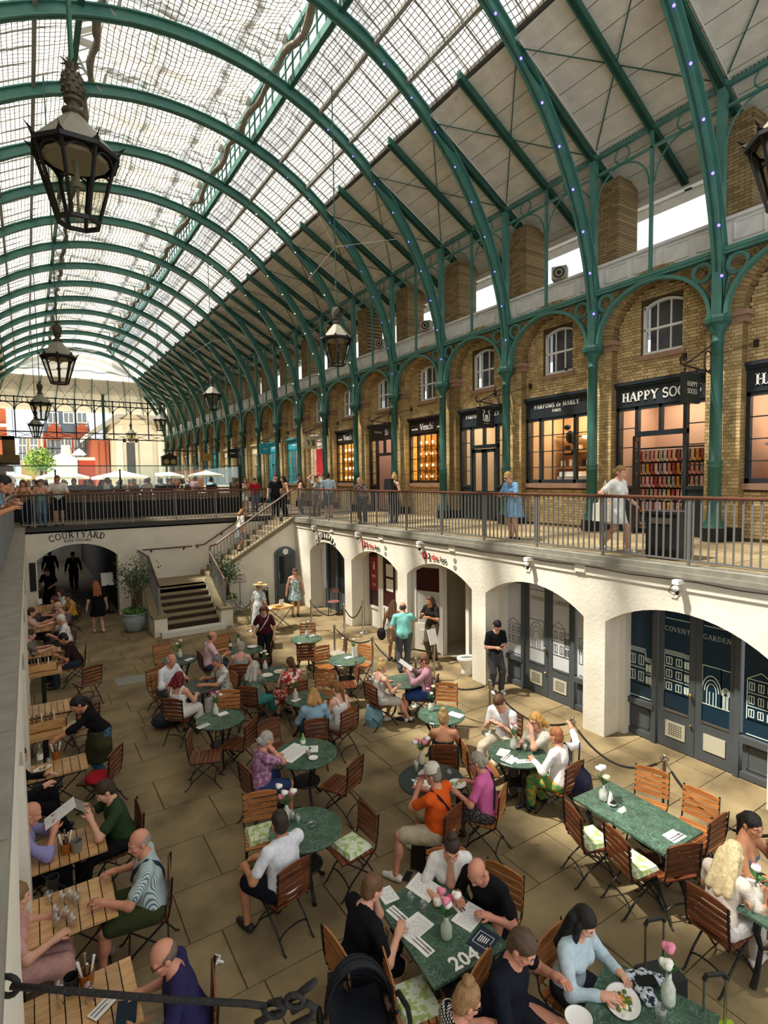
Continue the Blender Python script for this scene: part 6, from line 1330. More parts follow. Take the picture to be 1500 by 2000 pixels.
for px, l in (((659, 1277), 'cream seat pad on the chair beside the rope barrier'), ((155, 1415), 'cream seat pad on the chair at the waitress table')): c = at(*px, z=.46); tag(MB().box((c.x, c.y, .477), (.36, .36, .03), tp=.9).obj('seat_cushion', cloth('ded3bd')), l, 'cushion')

# ---------------------------------------------------------------- things on the tables
M_CHINA = mat('white_china', 'f0eee8', .2); M_PAPER = mat('white_paper', 'eeece6', .7); M_CG = glass('drinking_glass', (.93, .95, .95), .5, op=.06); M_BOTG = mat('green_bottle_glass', '1e4a2c', .1); M_LEAF = mat('flower_leaf', '3d6a35', .6)
def item(mb, name, mats, label, cat, px, z=.752, a=0.0, group=None): c = at(*px, z=z); return tag(mb.obj(name, mats, None, True, TR(c.x, c.y, z, a)), label, cat, group)
def flowers(label, px, cols, z=.752, vc='d9dcd8', h=.2, fl=.04, seed=1):
    c = at(*px, z=z); t = empty('flower_vase', TR(c.x, c.y, z), label, 'vase', 'vases of roses'); r = random.Random(seed)
    MB().lathe([(0, 0), (.045, .0), (.052, .03), (.05, h*.55), (.022, h*.8), (.02, h), (.016, h), (.018, h*.8)], 12).obj('bottle', mat('vase_'+vc, vc, .2, col2='b9c4a8', vs=20), t, True)
    n = len(cols)
    for i, col in enumerate(cols):
        a = 2*PI*i/n+r.random(); R = .02+.055*r.random()+(.03 if n > 3 else 0); q = V(R*math.cos(a), R*math.sin(a), h+.1+.11*r.random()); MB().tube([(0, 0, h*.7), q*.6+V(0, 0, h*.35), q], .004, 4).obj('stem', M_LEAF, t)
        b = MB().ball(q, (fl*.72, fl*.72, fl*.62), 8, 6)
        for k in range(9): e = 2*PI*k/6+k; s = .55+.05*k; b.ball(q+V(fl*.55*math.cos(e), fl*.55*math.sin(e), fl*(.1*(k % 3)-.05)), (fl*.42, fl*.42, fl*.5), 6, 4)
        b.obj('rose', mat('petal_'+col, col, .6, var=.1, vs=60), t, True)
    b = MB()
    for i in range(7): a = i*.9; p = V(.05*math.cos(a), .05*math.sin(a), h+.03+.02*(i % 3)); b.add([(0, 0, h), p+V(-.02*math.sin(a), .02*math.cos(a), .01), p*1.6+V(0, 0, -h*.55), p+V(.02*math.sin(a), -.02*math.cos(a), .01)], [(0, 1, 2, 3)])
    b.obj('leaves', M_LEAF, t)
WH, PK, CR, RO = 'f1eee2', 'e58aa0', 'efe6b8', 'd24a68'
for a in (('white roses on the dark table nearest the stairs', (352, 1284), (WH, WH, CR)), ('pink and white roses in a tall white bottle left of centre', (421, 1395), (PK, WH, RO, WH)), ('pale roses among the plates of the grey-haired woman', (518, 1307), (CR, WH, WH, CR)), ('white rose in a small pink bottle on the green table', (577, 1365), (WH, CR), .752, 'd8b9bd'), ('white roses on the table in front of the plant seller', (600, 1243), (WH, CR, WH), .752, 'd8c0c4'), ('single pale rose beside the standing menu card', (691, 1281), ('eed6cc',)), ('pink and white roses standing on the floor side of the bare green table', (560, 1600), (PK, WH, PK, WH, WH), .752, 'cfd8cc', .18, .05), ('pink and cream roses on the far edge of table 201', (823, 1492), (PK, RO, WH, PK, WH), .752, 'd8b8a0', .2, .055), ('cream roses on the dark bottle table', (842, 1388), (CR, PK, WH)), ('white rose in a speckled white bottle before the blonde in glasses', (1003, 1462), (WH, PK)), ('white roses in a printed white bottle on the long marble table', (1178, 1563), (WH, WH, CR), .752, 'e6dfe0', .2, .055), ('large pink and white roses on table 204', (872, 1832), (RO, PK, WH, PK, WH, WH), .752, 'b9c4b0', .2, .05), ('pink carnation and white rose at the bottom edge', (1305, 1960), (PK, WH), .752, 'd8dcd6', .25, .06), ('pink rose at the right edge of the frame', (1478, 1762), (PK, WH), .752, 'd6cbc6', .2, .05), ('pink rose on the table behind the woman in burgundy', (466, 1262), ('e3c0bd', PK))): flowers(*a, seed=len(a[0]))
def sheet_(label, px, l, w, a, z=.753, m=None, name='menu_sheet', lines=0, cat='menu', tilt=0):
    c = at(*px, z=z); t = MB().box((0, 0, .001), (l, w, .003), 0).obj(name, m or M_PAPER, None, M=TR(c.x, c.y, z, a) @ Matrix.Rotation(tilt, 4, 'X')); tag(t, label, cat)
    if lines:
        b = MB(); r = random.Random(lines)
        for i in range(lines):
            y = w*.38-w*.76*i/lines; x = -l*.4
            while x < l*.38: e = min(r.uniform(.02, .06), l*.4-x); b.bb((x, y, .0026), (x+e, y+.005, .0031)); x += e+.012
        b.obj('print', mat('pale_grey_print', '9c9ca4', .8), t)
    return t
ra = R2[1]
sheet_('printed menu lying at the left corner of table 204', (757, 1748), .2, .16, ra, lines=6); sheet_('large printed menu on table 204 in front of the boy', (810, 1811), .3, .21, ra-PI/2+.25, lines=8); sheet_('large printed menu on table 204 in front of the bald man', (917, 1790), .3, .21, ra-PI/2+.35, lines=8); sheet_('printed menu curling in the hands of the white-shirted woman', (827, 1733), .3, .2, ra+.3, .78, lines=7, tilt=.25)
nb = sheet_('closed navy menu folder with white lettering on table 204', (944, 1836), .25, .2, ra-PI/2+.35, m=mat('navy_folder', '1c2c3c', .5), name='menu_folder'); b = MB()
for p, q in (((-.07, -.07), (.07, -.07)), ((.07, -.07), (.07, .07)), ((.07, .07), (-.07, .07)), ((-.07, .07), (-.07, -.07))): seg2(b, p, q, .004, .004)
for i in range(5): b.bb((-.04+.005*(i % 2), -.04+.018*i, .002), (.04-.004*i, -.032+.018*i, .004))
b.obj('cover_print', M_TEXTW, nb)
c = at(915, 1883, z=.753); tn = empty('table_number', TR(c.x, c.y, .753, ra+PI/2), 'white number 204 painted on the near end of the marble table', 'number'); plain(tn, '204', .13, Matrix.Identity(4), M_TEXTW, 'numeral', .0015, .004)
c = at(811, 1530, z=.753); tn = empty('table_number', TR(c.x, c.y, .753, -1.7), 'white number 201 painted on the dark round table', 'number'); plain(tn, '201', .11, Matrix.Identity(4), M_TEXTW, 'numeral', .0015, .003)
def setting(label, px, a, z=.753):
    c = at(*px, z=z); t = MB().box((0, 0, .002), (.22, .1, .004)).obj('napkin', M_PAPER, None, M=TR(c.x, c.y, z, a)); tag(t, label, 'napkin', 'napkins with cutlery')
    MB().tube([(-.1, -.015, .007), (.02, -.012, .007)], .004, 5).box((.06, -.012, .007), (.08, .014, .002)).obj('knife', M_STEEL, t); f = MB().tube([(-.1, .02, .007), (.04, .02, .007)], .004, 5).box((.055, .02, .007), (.03, .02, .003))
    for i in range(3): f.tube([(.07, .013+.007*i, .007), (.1, .013+.007*i, .008)], .0018, 4)
    f.obj('fork', M_STEEL, t)
for a in (('napkin with cutlery at the boy\'s place on table 204', (776, 1787), ra+.2), ('napkin with cutlery nearest the number on table 204', (824, 1848), ra+.2), ('napkin with cutlery at the white-shirted woman\'s place', (846, 1750), ra+.2), ('napkin with cutlery at the place before the bald man', (893, 1768), ra), ('napkin with cutlery on the long marble table', (1322, 1636), R1[1]), ('napkin and knife in the bottom left corner', (203, 1965), .6), ('napkin on the green table with pink and white flowers', (397, 1418), .4), ('napkin left on the white vase table', (990, 1480), .3), ('second napkin on the white vase table', (1022, 1487), -.5)): setting(*a)
def tumbler(label, px, h=.09, r=.035, fill=None, z=.752, group='glasses on the tables'):
    b = MB().lathe([(0, .004), (r*.8, .004), (r*.8, 0), (r*.85, 0), (r, h), (r*.93, h), (r*.78, .01)], 14, 0, None, False)
    if fill: b.lathe([(0, .008), (r*.76, .008), (r*.88, h*.7), (0, h*.7)], 12, 1)
    return item(b, 'tumbler', [M_CG]+([mat('drink_'+fill, fill, .2)] if fill else []), label, 'glass', px, z)
for i, px in enumerate(((122, 1762), (139, 1758), (110, 1790), (131, 1793), (143, 1806), (112, 1808), (96, 1762), (150, 1765))): tumbler(f'empty glass on the table of the striped shirt man, {nth(i)} of eight', px, .1, .038)
for a in (('red drink in a glass in the bottom left corner', (176, 1955), .14, .035, 'c03028'), ('tall pale drink in a flute in the bottom left corner', (118, 1962), .18, .03, 'd8b070'), ('water glass on table 204 by the boy', (803, 1763)), ('second water glass on table 204', (828, 1778)), ('glass ashtray on the bare green table', (609, 1613), .035, .05), ('salt glass on the bare green table', (582, 1606), .09, .03, 'e6e2da'), ('iced glass behind the salt on the bare green table', (571, 1601), .11, .035, 'dcdad2'), ('lemon water on table 201', (813, 1507), .15, .035, 'd8d890'), ('water glass by the pink-topped woman', (878, 1517)), ('amber drink on the white vase table', (1045, 1468), .1, .04, 'b06a20'), ('iced coffee on the newspaper table', (602, 1478), .12, .038, 'b98a68'), ('orange spritz at the right edge', (1462, 1778), .12, .045, 'd8862a'), ('cola on the table of the man in brown', (66, 1283), .1, .04, '2a1610'), ('water glass beside the salad plate', (96, 1493)), ('wine glass on the white vase table', (1025, 1466), .12, .04, 'e8e4d0'), ('glass at the bottom edge near the vase', (1290, 1995), .12, .04)): tumbler(*a)
def plate(label, px, r=.12, food=None, oval=1, a=0, z=.752):
    c = at(*px, z=z); t = MB().lathe([(0, .006), (r*.6, .006), (r*.95, .018), (r, .022), (r*.96, .014), (r*.6, 0), (0, 0)], 24, 0, Matrix.Diagonal((1, oval, 1, 1)), False).obj('plate', M_CHINA, None, True, TR(c.x, c.y, z, a)); tag(t, label, 'plate')
    r_ = random.Random(len(label))
    for j, col in enumerate(food or ()):
        b = MB()
        for k in range(9): b.ball((r_.gauss(0, r*.25), r_.gauss(0, r*.25*oval), .012+.012*r_.random()), (r*.16*r_.uniform(.6, 1.3), r*.12, .012), 6, 4)
        b.obj('food', mat('food_'+col, col, .5, var=.3, vs=30), t)
for a in (('large oval white plate of greens and egg at the bottom edge', (1216, 1959), .16, ('4c6a24', 'e8e4d0', 'd0912a', '6a7a30'), .8, .6), ('plate of salad with tomatoes on the slatted table', (83, 1503), .12, ('7a9a3a', 'd04a2a', 'f0ead8'), .62, .4), ('white plate before the man in orange', (826, 1535), .12, ('c9a070', 'f0ead8')), ('white plate before the pink-topped woman', (893, 1533), .12, ('e0d8c0', '7a9a3a')), ('left white plate among the grey-haired woman\'s dishes', (522, 1320), .12), ('right white plate among the grey-haired woman\'s dishes', (546, 1313), .12, ('d8c090',)), ('white plate on the table behind the woman in burgundy', (493, 1264), .12), ('plate of food in front of the blonde at the right edge', (1450, 1753), .14, ('e8d8a8', '8a9a4a')), ('white plate behind the rose at the right edge', (1468, 1735), .12, ('d8b070',)), ('saucer on the newspaper table', (612, 1482), .07), ('white bowl at the bottom edge by the navy shirt man', (1130, 1992), .1)): plate(*a)
def bottle(label, px, h=.26, m=None, z=.752): item(MB().lathe([(0, 0), (.036, 0), (.038, .02), (.038, h*.58), (.014, h*.78), (.013, h), (0, h)], 12, 0).lathe([(.0385, h*.2), (.0387, h*.5)], 12, 1, None, False), 'bottle', [m or M_BOTG, M_PAPER], label, 'bottle', px, z)
bottle('dark wine bottle on the table before the bare-shouldered woman', (843, 1388), .3, mat('dark_bottle', '1a2418', .1)); bottle('green water bottle on the table behind the woman in burgundy', (450, 1266)); bottle('small green-capped bottle on the newspaper table', (592, 1455), .18, mat('pale_green_drink', '6fae5a', .2)); bottle('clear water bottle beside the salad plate', (79, 1490), .28, M_CG); bottle('green jar beside the printed white bottle', (1197, 1574), .08, M_BLACK)
sheet_('open newspaper on the table of the purple-topped woman', (572, 1470), .5, .34, .5, lines=14, name='newspaper', cat='newspaper'); sheet_('white leaflet beside the newspaper', (612, 1463), .2, .14, 1.1, lines=5); sheet_('white card on the dark table nearest the stairs', (369, 1288), .2, .12, .5); sheet_('white card behind the pink and white flowers', (435, 1394), .18, .13, .2); sheet_('white card under the small pink bottle', (578, 1367), .16, .12, .3); sheet_('white card behind the white roses', (609, 1242), .2, .12, .2); sheet_('white paper on the standing card table', (680, 1284), .16, .12, .2); sheet_('white menu on the white vase table', (983, 1470), .22, .16, .5, lines=5); sheet_('menu on the dark bottle table', (890, 1396), .16, .26, .3, lines=5); sheet_('note on the long marble table', (1315, 1632), .2, .14, R1[1], lines=4); sheet_('small white paper by the blonde in glasses', (1000, 1485), .2, .1, .3)
def card(label, px, h=.16, w=.1, a=.3, z=.752): c = at(*px, z=z); tag(MB().prism([(-.03, 0), (.03, 0), (.003, h), (-.003, h)], -w/2, w/2, 'x').obj('menu_card', M_PAPER, None, M=TR(c.x, c.y, z, a)), label, 'menu card')
card('tall standing menu card on the green table by the rope', (693, 1283), .22, .15); card('standing card beside the printed white bottle', (1193, 1571), .15, .07, 1.0); card('small white place card on the long marble table', (1214, 1584), .045, .1, R1[1]); card('standing menu card on the table before the white-haired man', (63, 1223), .2, .14); card('standing menu card farthest back on the left', (78, 1180), .18, .13)
c = at(796, 1713, z=.754); ph = MB().box((0, 0, .005), (.155, .078, .01)).box((0, 0, .0105), (.145, .07, .002), 1).obj('phone', [M_STEEL, mat('phone_glass', '15171a', .08)], None, M=TR(c.x, c.y, .754, ra-.9)); tag(ph, 'black phone lying face up on table 204', 'phone')
for i, (px, s) in enumerate((((113, 1410), 'nearer'), ((80, 1296), 'farther'))):
    z = (.86, .84)[i]+.002; c = at(88 if i == 0 else 80, px[1]+14, z=z); t = empty('cutlery_box', TR(c.x, c.y, z, 0), f'long wooden box of cutlery and napkins on the {s} ledge', 'box'); MB().bb((-.3, -.09, 0), (.3, -.075, .15)).bb((-.3, .075, 0), (.3, .09, .15)).bb((-.3, -.09, 0), (-.285, .09, .15)).bb((.285, -.09, 0), (.3, .09, .15)).bb((-.3, -.09, 0), (.3, .09, .01)).obj('box', M_PINE, t)
    r = random.Random(i)
    for k in range(7): MB().tube([(-.22+.06*k, .02, .03), (-.24+.06*k+.03*r.random(), .04*r.random(), .26)], [.008, .014], 5).obj('cutlery', M_STEEL if k % 3 else M_PAPER, t)
def pot(label, px, col, z=.742, h=.12, fork=True):
    c = at(*px, z=z); t = empty('cutlery_pot', TR(c.x, c.y, z), label, 'pot'); MB().lathe([(0, .004), (.05, .0), (.06, h), (.055, h), (.047, .01), (0, .01)], 14, 0, None, False).obj('pot', mat('pot_'+col, col, .4, metal=.4), t)
    for k in range(4 if fork else 0): MB().tube([(.02*math.cos(k*1.6), .02*math.sin(k*1.6), .02), (.06*math.cos(k*1.6), .06*math.sin(k*1.6), .23)], [.006, .012], 5).obj('cutlery', M_STEEL if k % 2 else M_PAPER, t)
pot('copper pot of cutlery between the lilac and green shirted men', (129, 1665), 'a8682c'); pot('grey pot beside the copper one', (150, 1662), '8f8f88', fork=False); pot('copper pot of cutlery in the bottom left corner', (170, 1925), 'a8682c'); pot('black bucket in the bottom left corner', (140, 1935), '2a2a2a', fork=False); pot('copper pot beside the salad plate', (110, 1481), 'a06030'); pot('black bucket on the table of empty glasses', (104, 1735), '2c2c2c', fork=False)

# ---------------------------------------------------------------- plants, barriers, stall, bins, bags
def potted(label, px, cpx, r0=.33, seed=1):
    c = at(*px, z=0); t = empty('potted_tree', TR(c.x, c.y, 0), label, 'plant'); r = random.Random(seed)
    MB().lathe([(0, .02), (r0*.62, 0), (r0*.8, .1), (r0, .34), (r0*.98, .46), (r0*.92, .54), (r0*1.0, .57), (r0*.99, .6), (r0*.88, .6), (r0*.86, .52), (0, .52)], 24).obj('pot', mat('grey_glazed_pot', '9aa3a2', .3, var=.12, vs=6), t, True)
    q = at(*cpx, y=c.y); C = V(q.x-c.x, 0, q.z); b = MB(); tips = []
    for i in range(7):
        a = i*.9; e = V(C.x+.42*math.cos(a)*r.uniform(.3, 1), .42*math.sin(a)*r.uniform(.3, 1), C.z+r.uniform(-.3, .35)); m_ = V(.07*math.cos(a)+C.x*.3, .07*math.sin(a), C.z*.55); b.tube([(.05*math.cos(a), .05*math.sin(a), .5), m_, e], [.022, .016, .006], 5); tips += [e, m_.lerp(e, .6)]
    b.obj('stem', mat('brown_stem', '4f4232', .8), t); f = MB(); u = MB()
    def lf(B, q, s):
        n = V(r.gauss(0, 1), r.gauss(0, 1), r.gauss(.6, .8)).normalized(); e = n.orthogonal().normalized(); e.rotate(Matrix.Rotation(r.random()*6, 3, n)); w = n.cross(e); B.add([q, q+e*s*.5+w*s*.25+n*.01, q+e*s, q+e*s*.5-w*s*.25+n*.01], [(0, 1, 2, 3)], r.randrange(3))
    for i in range(950): p = r.choice(tips); lf(f, p+V(r.gauss(0, .17), r.gauss(0, .17), r.gauss(0, .15)), r.uniform(.07, .12))
    for i in range(260): a = r.random()*6.28; lf(u, V(r0*.95*math.sqrt(r.random())*math.cos(a), r0*.95*math.sqrt(r.random())*math.sin(a), .58+r.random()*.14), r.uniform(.08, .13))
    LM = [mat('olive_leaf_a', '4d5f3e', .5), mat('olive_leaf_b', '66784f', .5), mat('olive_leaf_c', '3a4a31', .5)]; tag(f.obj('foliage', LM, t), kind='stuff'); tag(u.obj('underplanting', [mat('fresh_leaf_a', '5c8a3a', .5), mat('fresh_leaf_b', '7ba04c', .5), mat('fresh_leaf_c', '44702e', .5)], t), kind='stuff')
potted('small tree in a glazed grey pot between the passage and the stairs', (263, 1232), (266, 1118), .37, 3); potted('small tree in a glazed grey pot on the right side of the stairs', (447, 1200), (437, 1100), .34, 8)
c = at(278, 1200, z=0); tag(MB().box((c.x+.1, 19.3, .62), (.3, .35, .9), tp=.9).tube([(c.x+.1, 19.3, 1.05), (c.x+.1, 19.3, 1.22)], .05, 6).obj('heater', mat('dark_green_box', '2f3a36', .6)), 'dark box behind the potted tree left of the stairs', 'box')
ST = [((453, 1163), 'right of the stairs'), ((490, 1172), 'behind the plant seller'), ((607, 1172), 'at the foot of the farthest arch'), ((672, 1182), 'leaning with rope at the second pier'), ((708, 1174), 'before the maroon lavatory door'), ((653, 1221), 'among the chairs behind the white rose table'), ((727, 1245), 'beside the standing menu card'), ((812, 1288), 'behind the man reading a menu'), ((957, 1331), 'at the feet of the leaning man in black'), ((1118, 1405), 'right of the white blouse woman'), ((1298, 1478), 'behind the far side chairs of the long marble table'), ((1530, 1620), 'cut by the right edge')]
sp = []
for i, (px, l) in enumerate(ST):
    c = at(*px, z=.99); t = empty('rope_post', TR(c.x, c.y, 0), 'steel rope post '+l, 'post', 'steel rope posts'); sp.append(c)
    MB().lathe([(0, 0), (.16, 0), (.16, .015), (.05, .04), (.026, .05), (.026, .93), (.032, .94), (.032, .97), (.02, .985), (.03, 1.0), (.03, 1.02), (0, 1.03)], 16).obj('post', M_STEEL, t, True)
    MB().tube([(.055*math.cos(a), .055*math.sin(a), .955) for a in np.linspace(0, 2*PI, 9)[:-1]], .006, 4, closed=True).obj('hook_ring', M_STEEL, t)
M_ROPE = mat('black_rope', '1c1714', .8, bump=.6, bs=120)
for i, j, s in ((0, 1, .3), (2, 3, .35), (3, 4, .4), (5, 6, .22), (6, 7, .25), (7, 8, .3), (8, 9, .3), (9, 10, .35), (10, 11, .35)):
    a, b = sp[i], sp[j]; t = empty('barrier_rope', None, f'sagging rope from the post {ST[i][1]}', 'rope'); pts = [a.lerp(b, k/14)+V(0, 0, -.05-s*(1-(2*k/14-1)**2)) for k in range(1, 14)]; MB().tube(pts, .017, 6).obj('rope', M_ROPE, t, True)
    for p, q in ((a, pts[0]), (b, pts[-1])): MB().tube([p+V(0, 0, -.04), q], .012, 5).obj('end_hook', M_STEEL, t)
c = at(848, 1330, z=0); t = empty('sign_stand', TR(c.x, c.y, 0), 'chrome stand with white notice sheet in front of the long-haired woman in black', 'sign'); MB().lathe([(0, 0), (.16, 0), (.16, .015), (.03, .04), (.024, .9)], 14).obj('stand', M_STEEL, t); MB().prism([(-.16, 0), (.16, 0), (.16, .36), (-.16, .36)], -.006, .006, 'y', 0, Matrix.Translation((0, -.02, .88)) @ Matrix.Rotation(-.35, 4, 'X') @ rotz(.3)).obj('notice', M_PAPER, t)
c = at(213, 1196, z=0); t = empty('menu_lectern', TR(c.x, c.y, 0), 'black lectern with a white menu at the right side of the passage arch', 'sign'); MB().lathe([(0, 0), (.2, 0), (.2, .02), (.03, .04), (.02, 1.05)], 12).obj('stand', M_BLACK, t); MB().prism([(-.2, 0), (.2, 0), (.2, .5), (-.2, .5)], -.01, .01, 'y', 0, Matrix.Translation((0, 0, 1.0)) @ Matrix.Rotation(-.5, 4, 'X')).obj('menu', M_PAPER, t)
c = at(470, 1195, z=0); t = empty('music_stand', TR(c.x, c.y, 0), 'black folding music stand in front of the stair wall', 'music stand'); b = MB().tube([(0, 0, .25), (0, 0, 1.1)], .012, 5)
for i in range(3): a = 2.1*i; b.tube([(0, 0, .4), (.3*math.cos(a), .3*math.sin(a), .01)], .01, 4)
b.obj('tripod', M_BLACK, t); b = MB()
for x in np.linspace(-.24, .24, 7): b.tube([(x, 0, 1.08), (x*.85, .1, 1.36)], .007, 4)
b.tube([(-.24, 0, 1.08), (.24, 0, 1.08)], .01, 4).tube([(-.2, .1, 1.36), (0, .09, 1.3), (.2, .1, 1.36)], .009, 4).obj('desk', M_BLACK, t)
c = at(543, 1228, z=0); t = empty('folding_stall_table', TR(c.x, c.y, 0, .2), 'small folding stall table with straw hat beside the woman in floral dress', 'table'); MB().bb((-.45, -.3, .7), (.45, .3, .73)).obj('table_top', M_PINE, t)
for s in (-1, 1):
    for q in (-1, 1): MB().tube([(q*.4, s*.26, .7), (-q*.35, s*.26, .01)], .012, 5).obj('leg', M_BLACK, t)
h = at(543, 1187, z=.73); tag(MB().lathe([(.2, 0), (.2, .01), (.1, .02), (.09, .09), (0, .11)], 18, 0, Matrix.Translation((h.x, h.y, .732))).obj('straw_hat', mat('hat_c9964e', 'c9964e', .85, var=.15, vs=40)), 'orange straw hat lying on the stall table', 'hat')
card('white framed card standing on the stall table', (550, 1185), .24, .16, .2, .735); sheet_('papers on the stall table', (527, 1188), .26, .2, .3, .734)
t = at(535, 1262, z=0); tag(MB().bb((-.3, -.02, .0), (.3, .02, .75), 0).bb((-.26, -.03, .05), (.26, -.02, .7), 1).obj('notice_board', [M_WOODR, M_BLACK], None, M=TR(t.x, t.y-.0, 0, 1.2) @ Matrix.Rotation(-.2, 4, 'X')), 'wood framed black notice board leaning by the stall table', 'sign')
c = at(528, 1200, z=0); tag(MB().box((0, 0, .28), (.5, .35, .5), tp=.8).ball((0, 0, .62), (.26, .18, .16)).tube([(-.2, -.1, .5), (-.15, -.2, .85), (.15, -.2, .85), (.2, -.1, .5)], .02, 5).obj('black_bag', mat('black_nylon', '1b1b1d', .6), None, M=TR(c.x, 19.2, 0)), 'black luggage heaped beside the blue-grey door', 'bag')
c = at(652, 1200, z=0); t = empty('bentwood_chair', TR(c.x, c.y, 0, 2.4), 'dark bentwood chair with pinkish seat in the farthest right arch', 'chair'); MB().lathe([(0, .44), (.2, .44), (.21, .455), (.2, .475), (0, .48)], 18).obj('seat', mat('pink_seat', '8f5a55', .5), t)
for a in (.7, 2.4, 3.9, 5.5): MB().tube([(.17*math.cos(a), .17*math.sin(a), .44), (.21*math.cos(a), .21*math.sin(a), 0)], .015, 6).obj('leg', M_BLACK, t)
MB().tube([(-.18, -.12, .45), (-.19, -.2, .75), (-.1, -.24, .88), (.1, -.24, .88), (.19, -.2, .75), (.18, -.12, .45)], .014, 6).obj('back_hoop', M_BLACK, t); MB().box((0, -.235, .8), (.3, .02, .13)).obj('back_panel', MATS['pink_seat'], t)
c = at(912, 1318, z=0); t = empty('toilet', TR(c.x, c.y, 0, 1.2), 'white ceramic toilet standing outside the lavatory arch', 'toilet'); MB().lathe([(0, 0), (.13, 0), (.11, .1), (.1, .2), (.17, .33), (.2, .4), (.2, .42), (.15, .42), (.12, .3), (0, .26)], 18, 0, Matrix.Diagonal((.9, 1.25, 1, 1))).obj('bowl', M_CHINA, t, True); MB().box((0, -.3, .55), (.38, .17, .36)).box((0, -.3, .74), (.4, .19, .03)).obj('cistern', M_CHINA, t); MB().lathe([(.2, .42), (.2, .44), (.13, .44), (.13, .42)], 18, 0, Matrix.Diagonal((.9, 1.25, 1, 1)), False).obj('seat', M_CHINA, t)
a, b = at(1270, 1085, z=3.3), at(1335, 1096, z=3.3); t = empty('litter_bin', TR(9.45, 5.35, 3.3, 0), 'black litter bin with pale label plate behind the right railing', 'bin'); MB().box((0, 0, .4), (.55, .55, .8)).box((0, 0, .82), (.6, .6, .05)).obj('body', mat('bin_black', '141415', .5), t); MB().box((-.285, 0, .68), (.015, .4, .1)).obj('plate', M_STEEL, t)
tag(MB().tube([(0, 0, .02), (.05, .02, .05), (.12, .02, .05)], [.02, .045, .01], 7).ball((-.03, 0, .1), .03).obj('pigeon', mat('pigeon_grey', '3b3d44', .7), None, M=TR(12.95, 10.35, 7.74, 1.4)), 'dark pigeon perched on the window sill above the perfume shop', 'bird')
# suitcases, bags and the pushchair in the foreground
def suitcase(label, px, z, col, w=.4, h=.6, a=0.5):
    c = at(*px, z=z); t = empty('suitcase', TR(c.x, c.y, 0, a), label, 'suitcase'); MB().box((0, 0, h/2+.05), (w, .24, h), tp=.94).obj('shell', mat('case_'+col, col, .4), t); b = MB()
    for x in (-w*.25, w*.25): b.tube([(x, .08, h), (x, .08, h+.42)], .011, 6)
    b.obj('pull_rod', M_STEEL, t); MB().tube([(-w*.27, .08, h+.42), (-w*.2, .08, h+.46), (w*.2, .08, h+.46), (w*.27, .08, h+.42)], .017, 6).obj('handle', M_BLACK, t)
    for x in (-w*.4, w*.4): MB().lathe([(0, 0), (.03, 0), (.03, .03), (0, .03)], 8, 0, Matrix.Translation((x, 0, .03)) @ Matrix.Rotation(PI/2, 4, 'Y')).obj('wheel', M_BLACK, t)
suitcase('suitcase with raised pull handle behind the table at the bottom edge', (1292, 1805), .98, '2a2c30', .36, .5, -.35); suitcase('lime-edged suitcase with raised black handle in the bottom right corner', (1412, 1912), 1.08, '9fb830', .34, .58, -.5)
c = at(835, 1655, z=.2); tag(MB().box((0, 0, .24), (.32, .2, .44), tp=.85).box((0, -.12, .16), (.24, .08, .22)).tube([(-.06, 0, .46), (0, 0, .54), (.06, 0, .46)], .012, 5).obj('backpack', MATS['black_nylon'], None, M=TR(c.x-.05, c.y, 0, .3)), 'black backpack on the floor behind the man in orange', 'bag')
c = at(730, 1385, z=.3); tag(MB().lathe([(0, 0), (.16, .0), (.19, .15), (.14, .36), (.0, .38)], 12).tube([(-.12, 0, .34), (-.08, 0, .56), (.08, 0, .56), (.12, 0, .34)], .01, 5).obj('shoulder_bag', mat('pale_blue_bag', '7ba7b5', .7), None, M=TR(c.x, c.y, 0)), 'pale blue bag hanging left of the woman in grey', 'bag')
c = at(322, 1405, z=.15); tag(MB().ball((0, 0, .15), (.26, .2, .15)).ball((.2, .05, .11), (.16, .15, .11)).obj('soft_bag', mat('dark_blue_bag', '2a2d38', .8)), 'dark soft bag on the floor beneath the red-haired woman', 'bag').matrix_local = TR(c.x, c.y, 0)
c = at(820, 1438, z=.2)
def pram(px):
    c = at(*px, z=.7); t = empty('pushchair', TR(c.x, c.y, 0, -.35), 'black pushchair with quilted hood at the bottom centre edge', 'pushchair'); D = mat('pram_black', '14151a', .6); Q = mat('pram_navy', '20242f', .7)
    hd = []
    for k, q in enumerate(np.linspace(-.1, 1.5, 6)): hd.append([(.26*math.cos(a), .05+.34*math.sin(a)*math.cos(q)*1.0-.1, .62+.34*math.sin(a)*math.sin(q)+.05) for a in np.linspace(0, PI, 13)])
    b = MB(); b.add([p for r in hd for p in r], [(i*13+j, i*13+j+1, (i+1)*13+j+1, (i+1)*13+j) for i in range(5) for j in range(12)]); b.obj('hood', Q, t, True)
    for r in hd[::1]: MB().tube(r, .014, 5).obj('hood_hoop', D, t)
    MB().tube([(.3*math.cos(a), .12+.4*math.sin(a)-.5*1, .95-.0*a) for a in np.linspace(PI, 2*PI, 13)]+[(.3, -.1, .8), (.28, .1, .55)], .02, 6).obj('push_bar', D, t); MB().box((0, .1, .45), (.42, .6, .1)).box((0, .36, .52), (.4, .06, .2)).obj('seat', Q, t)
    for x in (-.27, .27):
        MB().tube([(x, -.2, .75), (x, .1, .4), (x, .4, .14)], .015, 5).tube([(x, .1, .4), (x, -.3, .14)], .015, 5).obj('frame_bar', D, t)
        for y in (-.3, .4): MB().tube([(x, y+.12*math.cos(a), .14+.12*math.sin(a)) for a in np.linspace(0, 2*PI, 13)[:-1]], .022, 6, closed=True).ball((x, y, .14), (.02, .03, .03), 6, 4).obj('wheel', D, t)
pram((700, 1955))
c = at(1262, 1928, z=.76); b = MB(); r = random.Random(5)
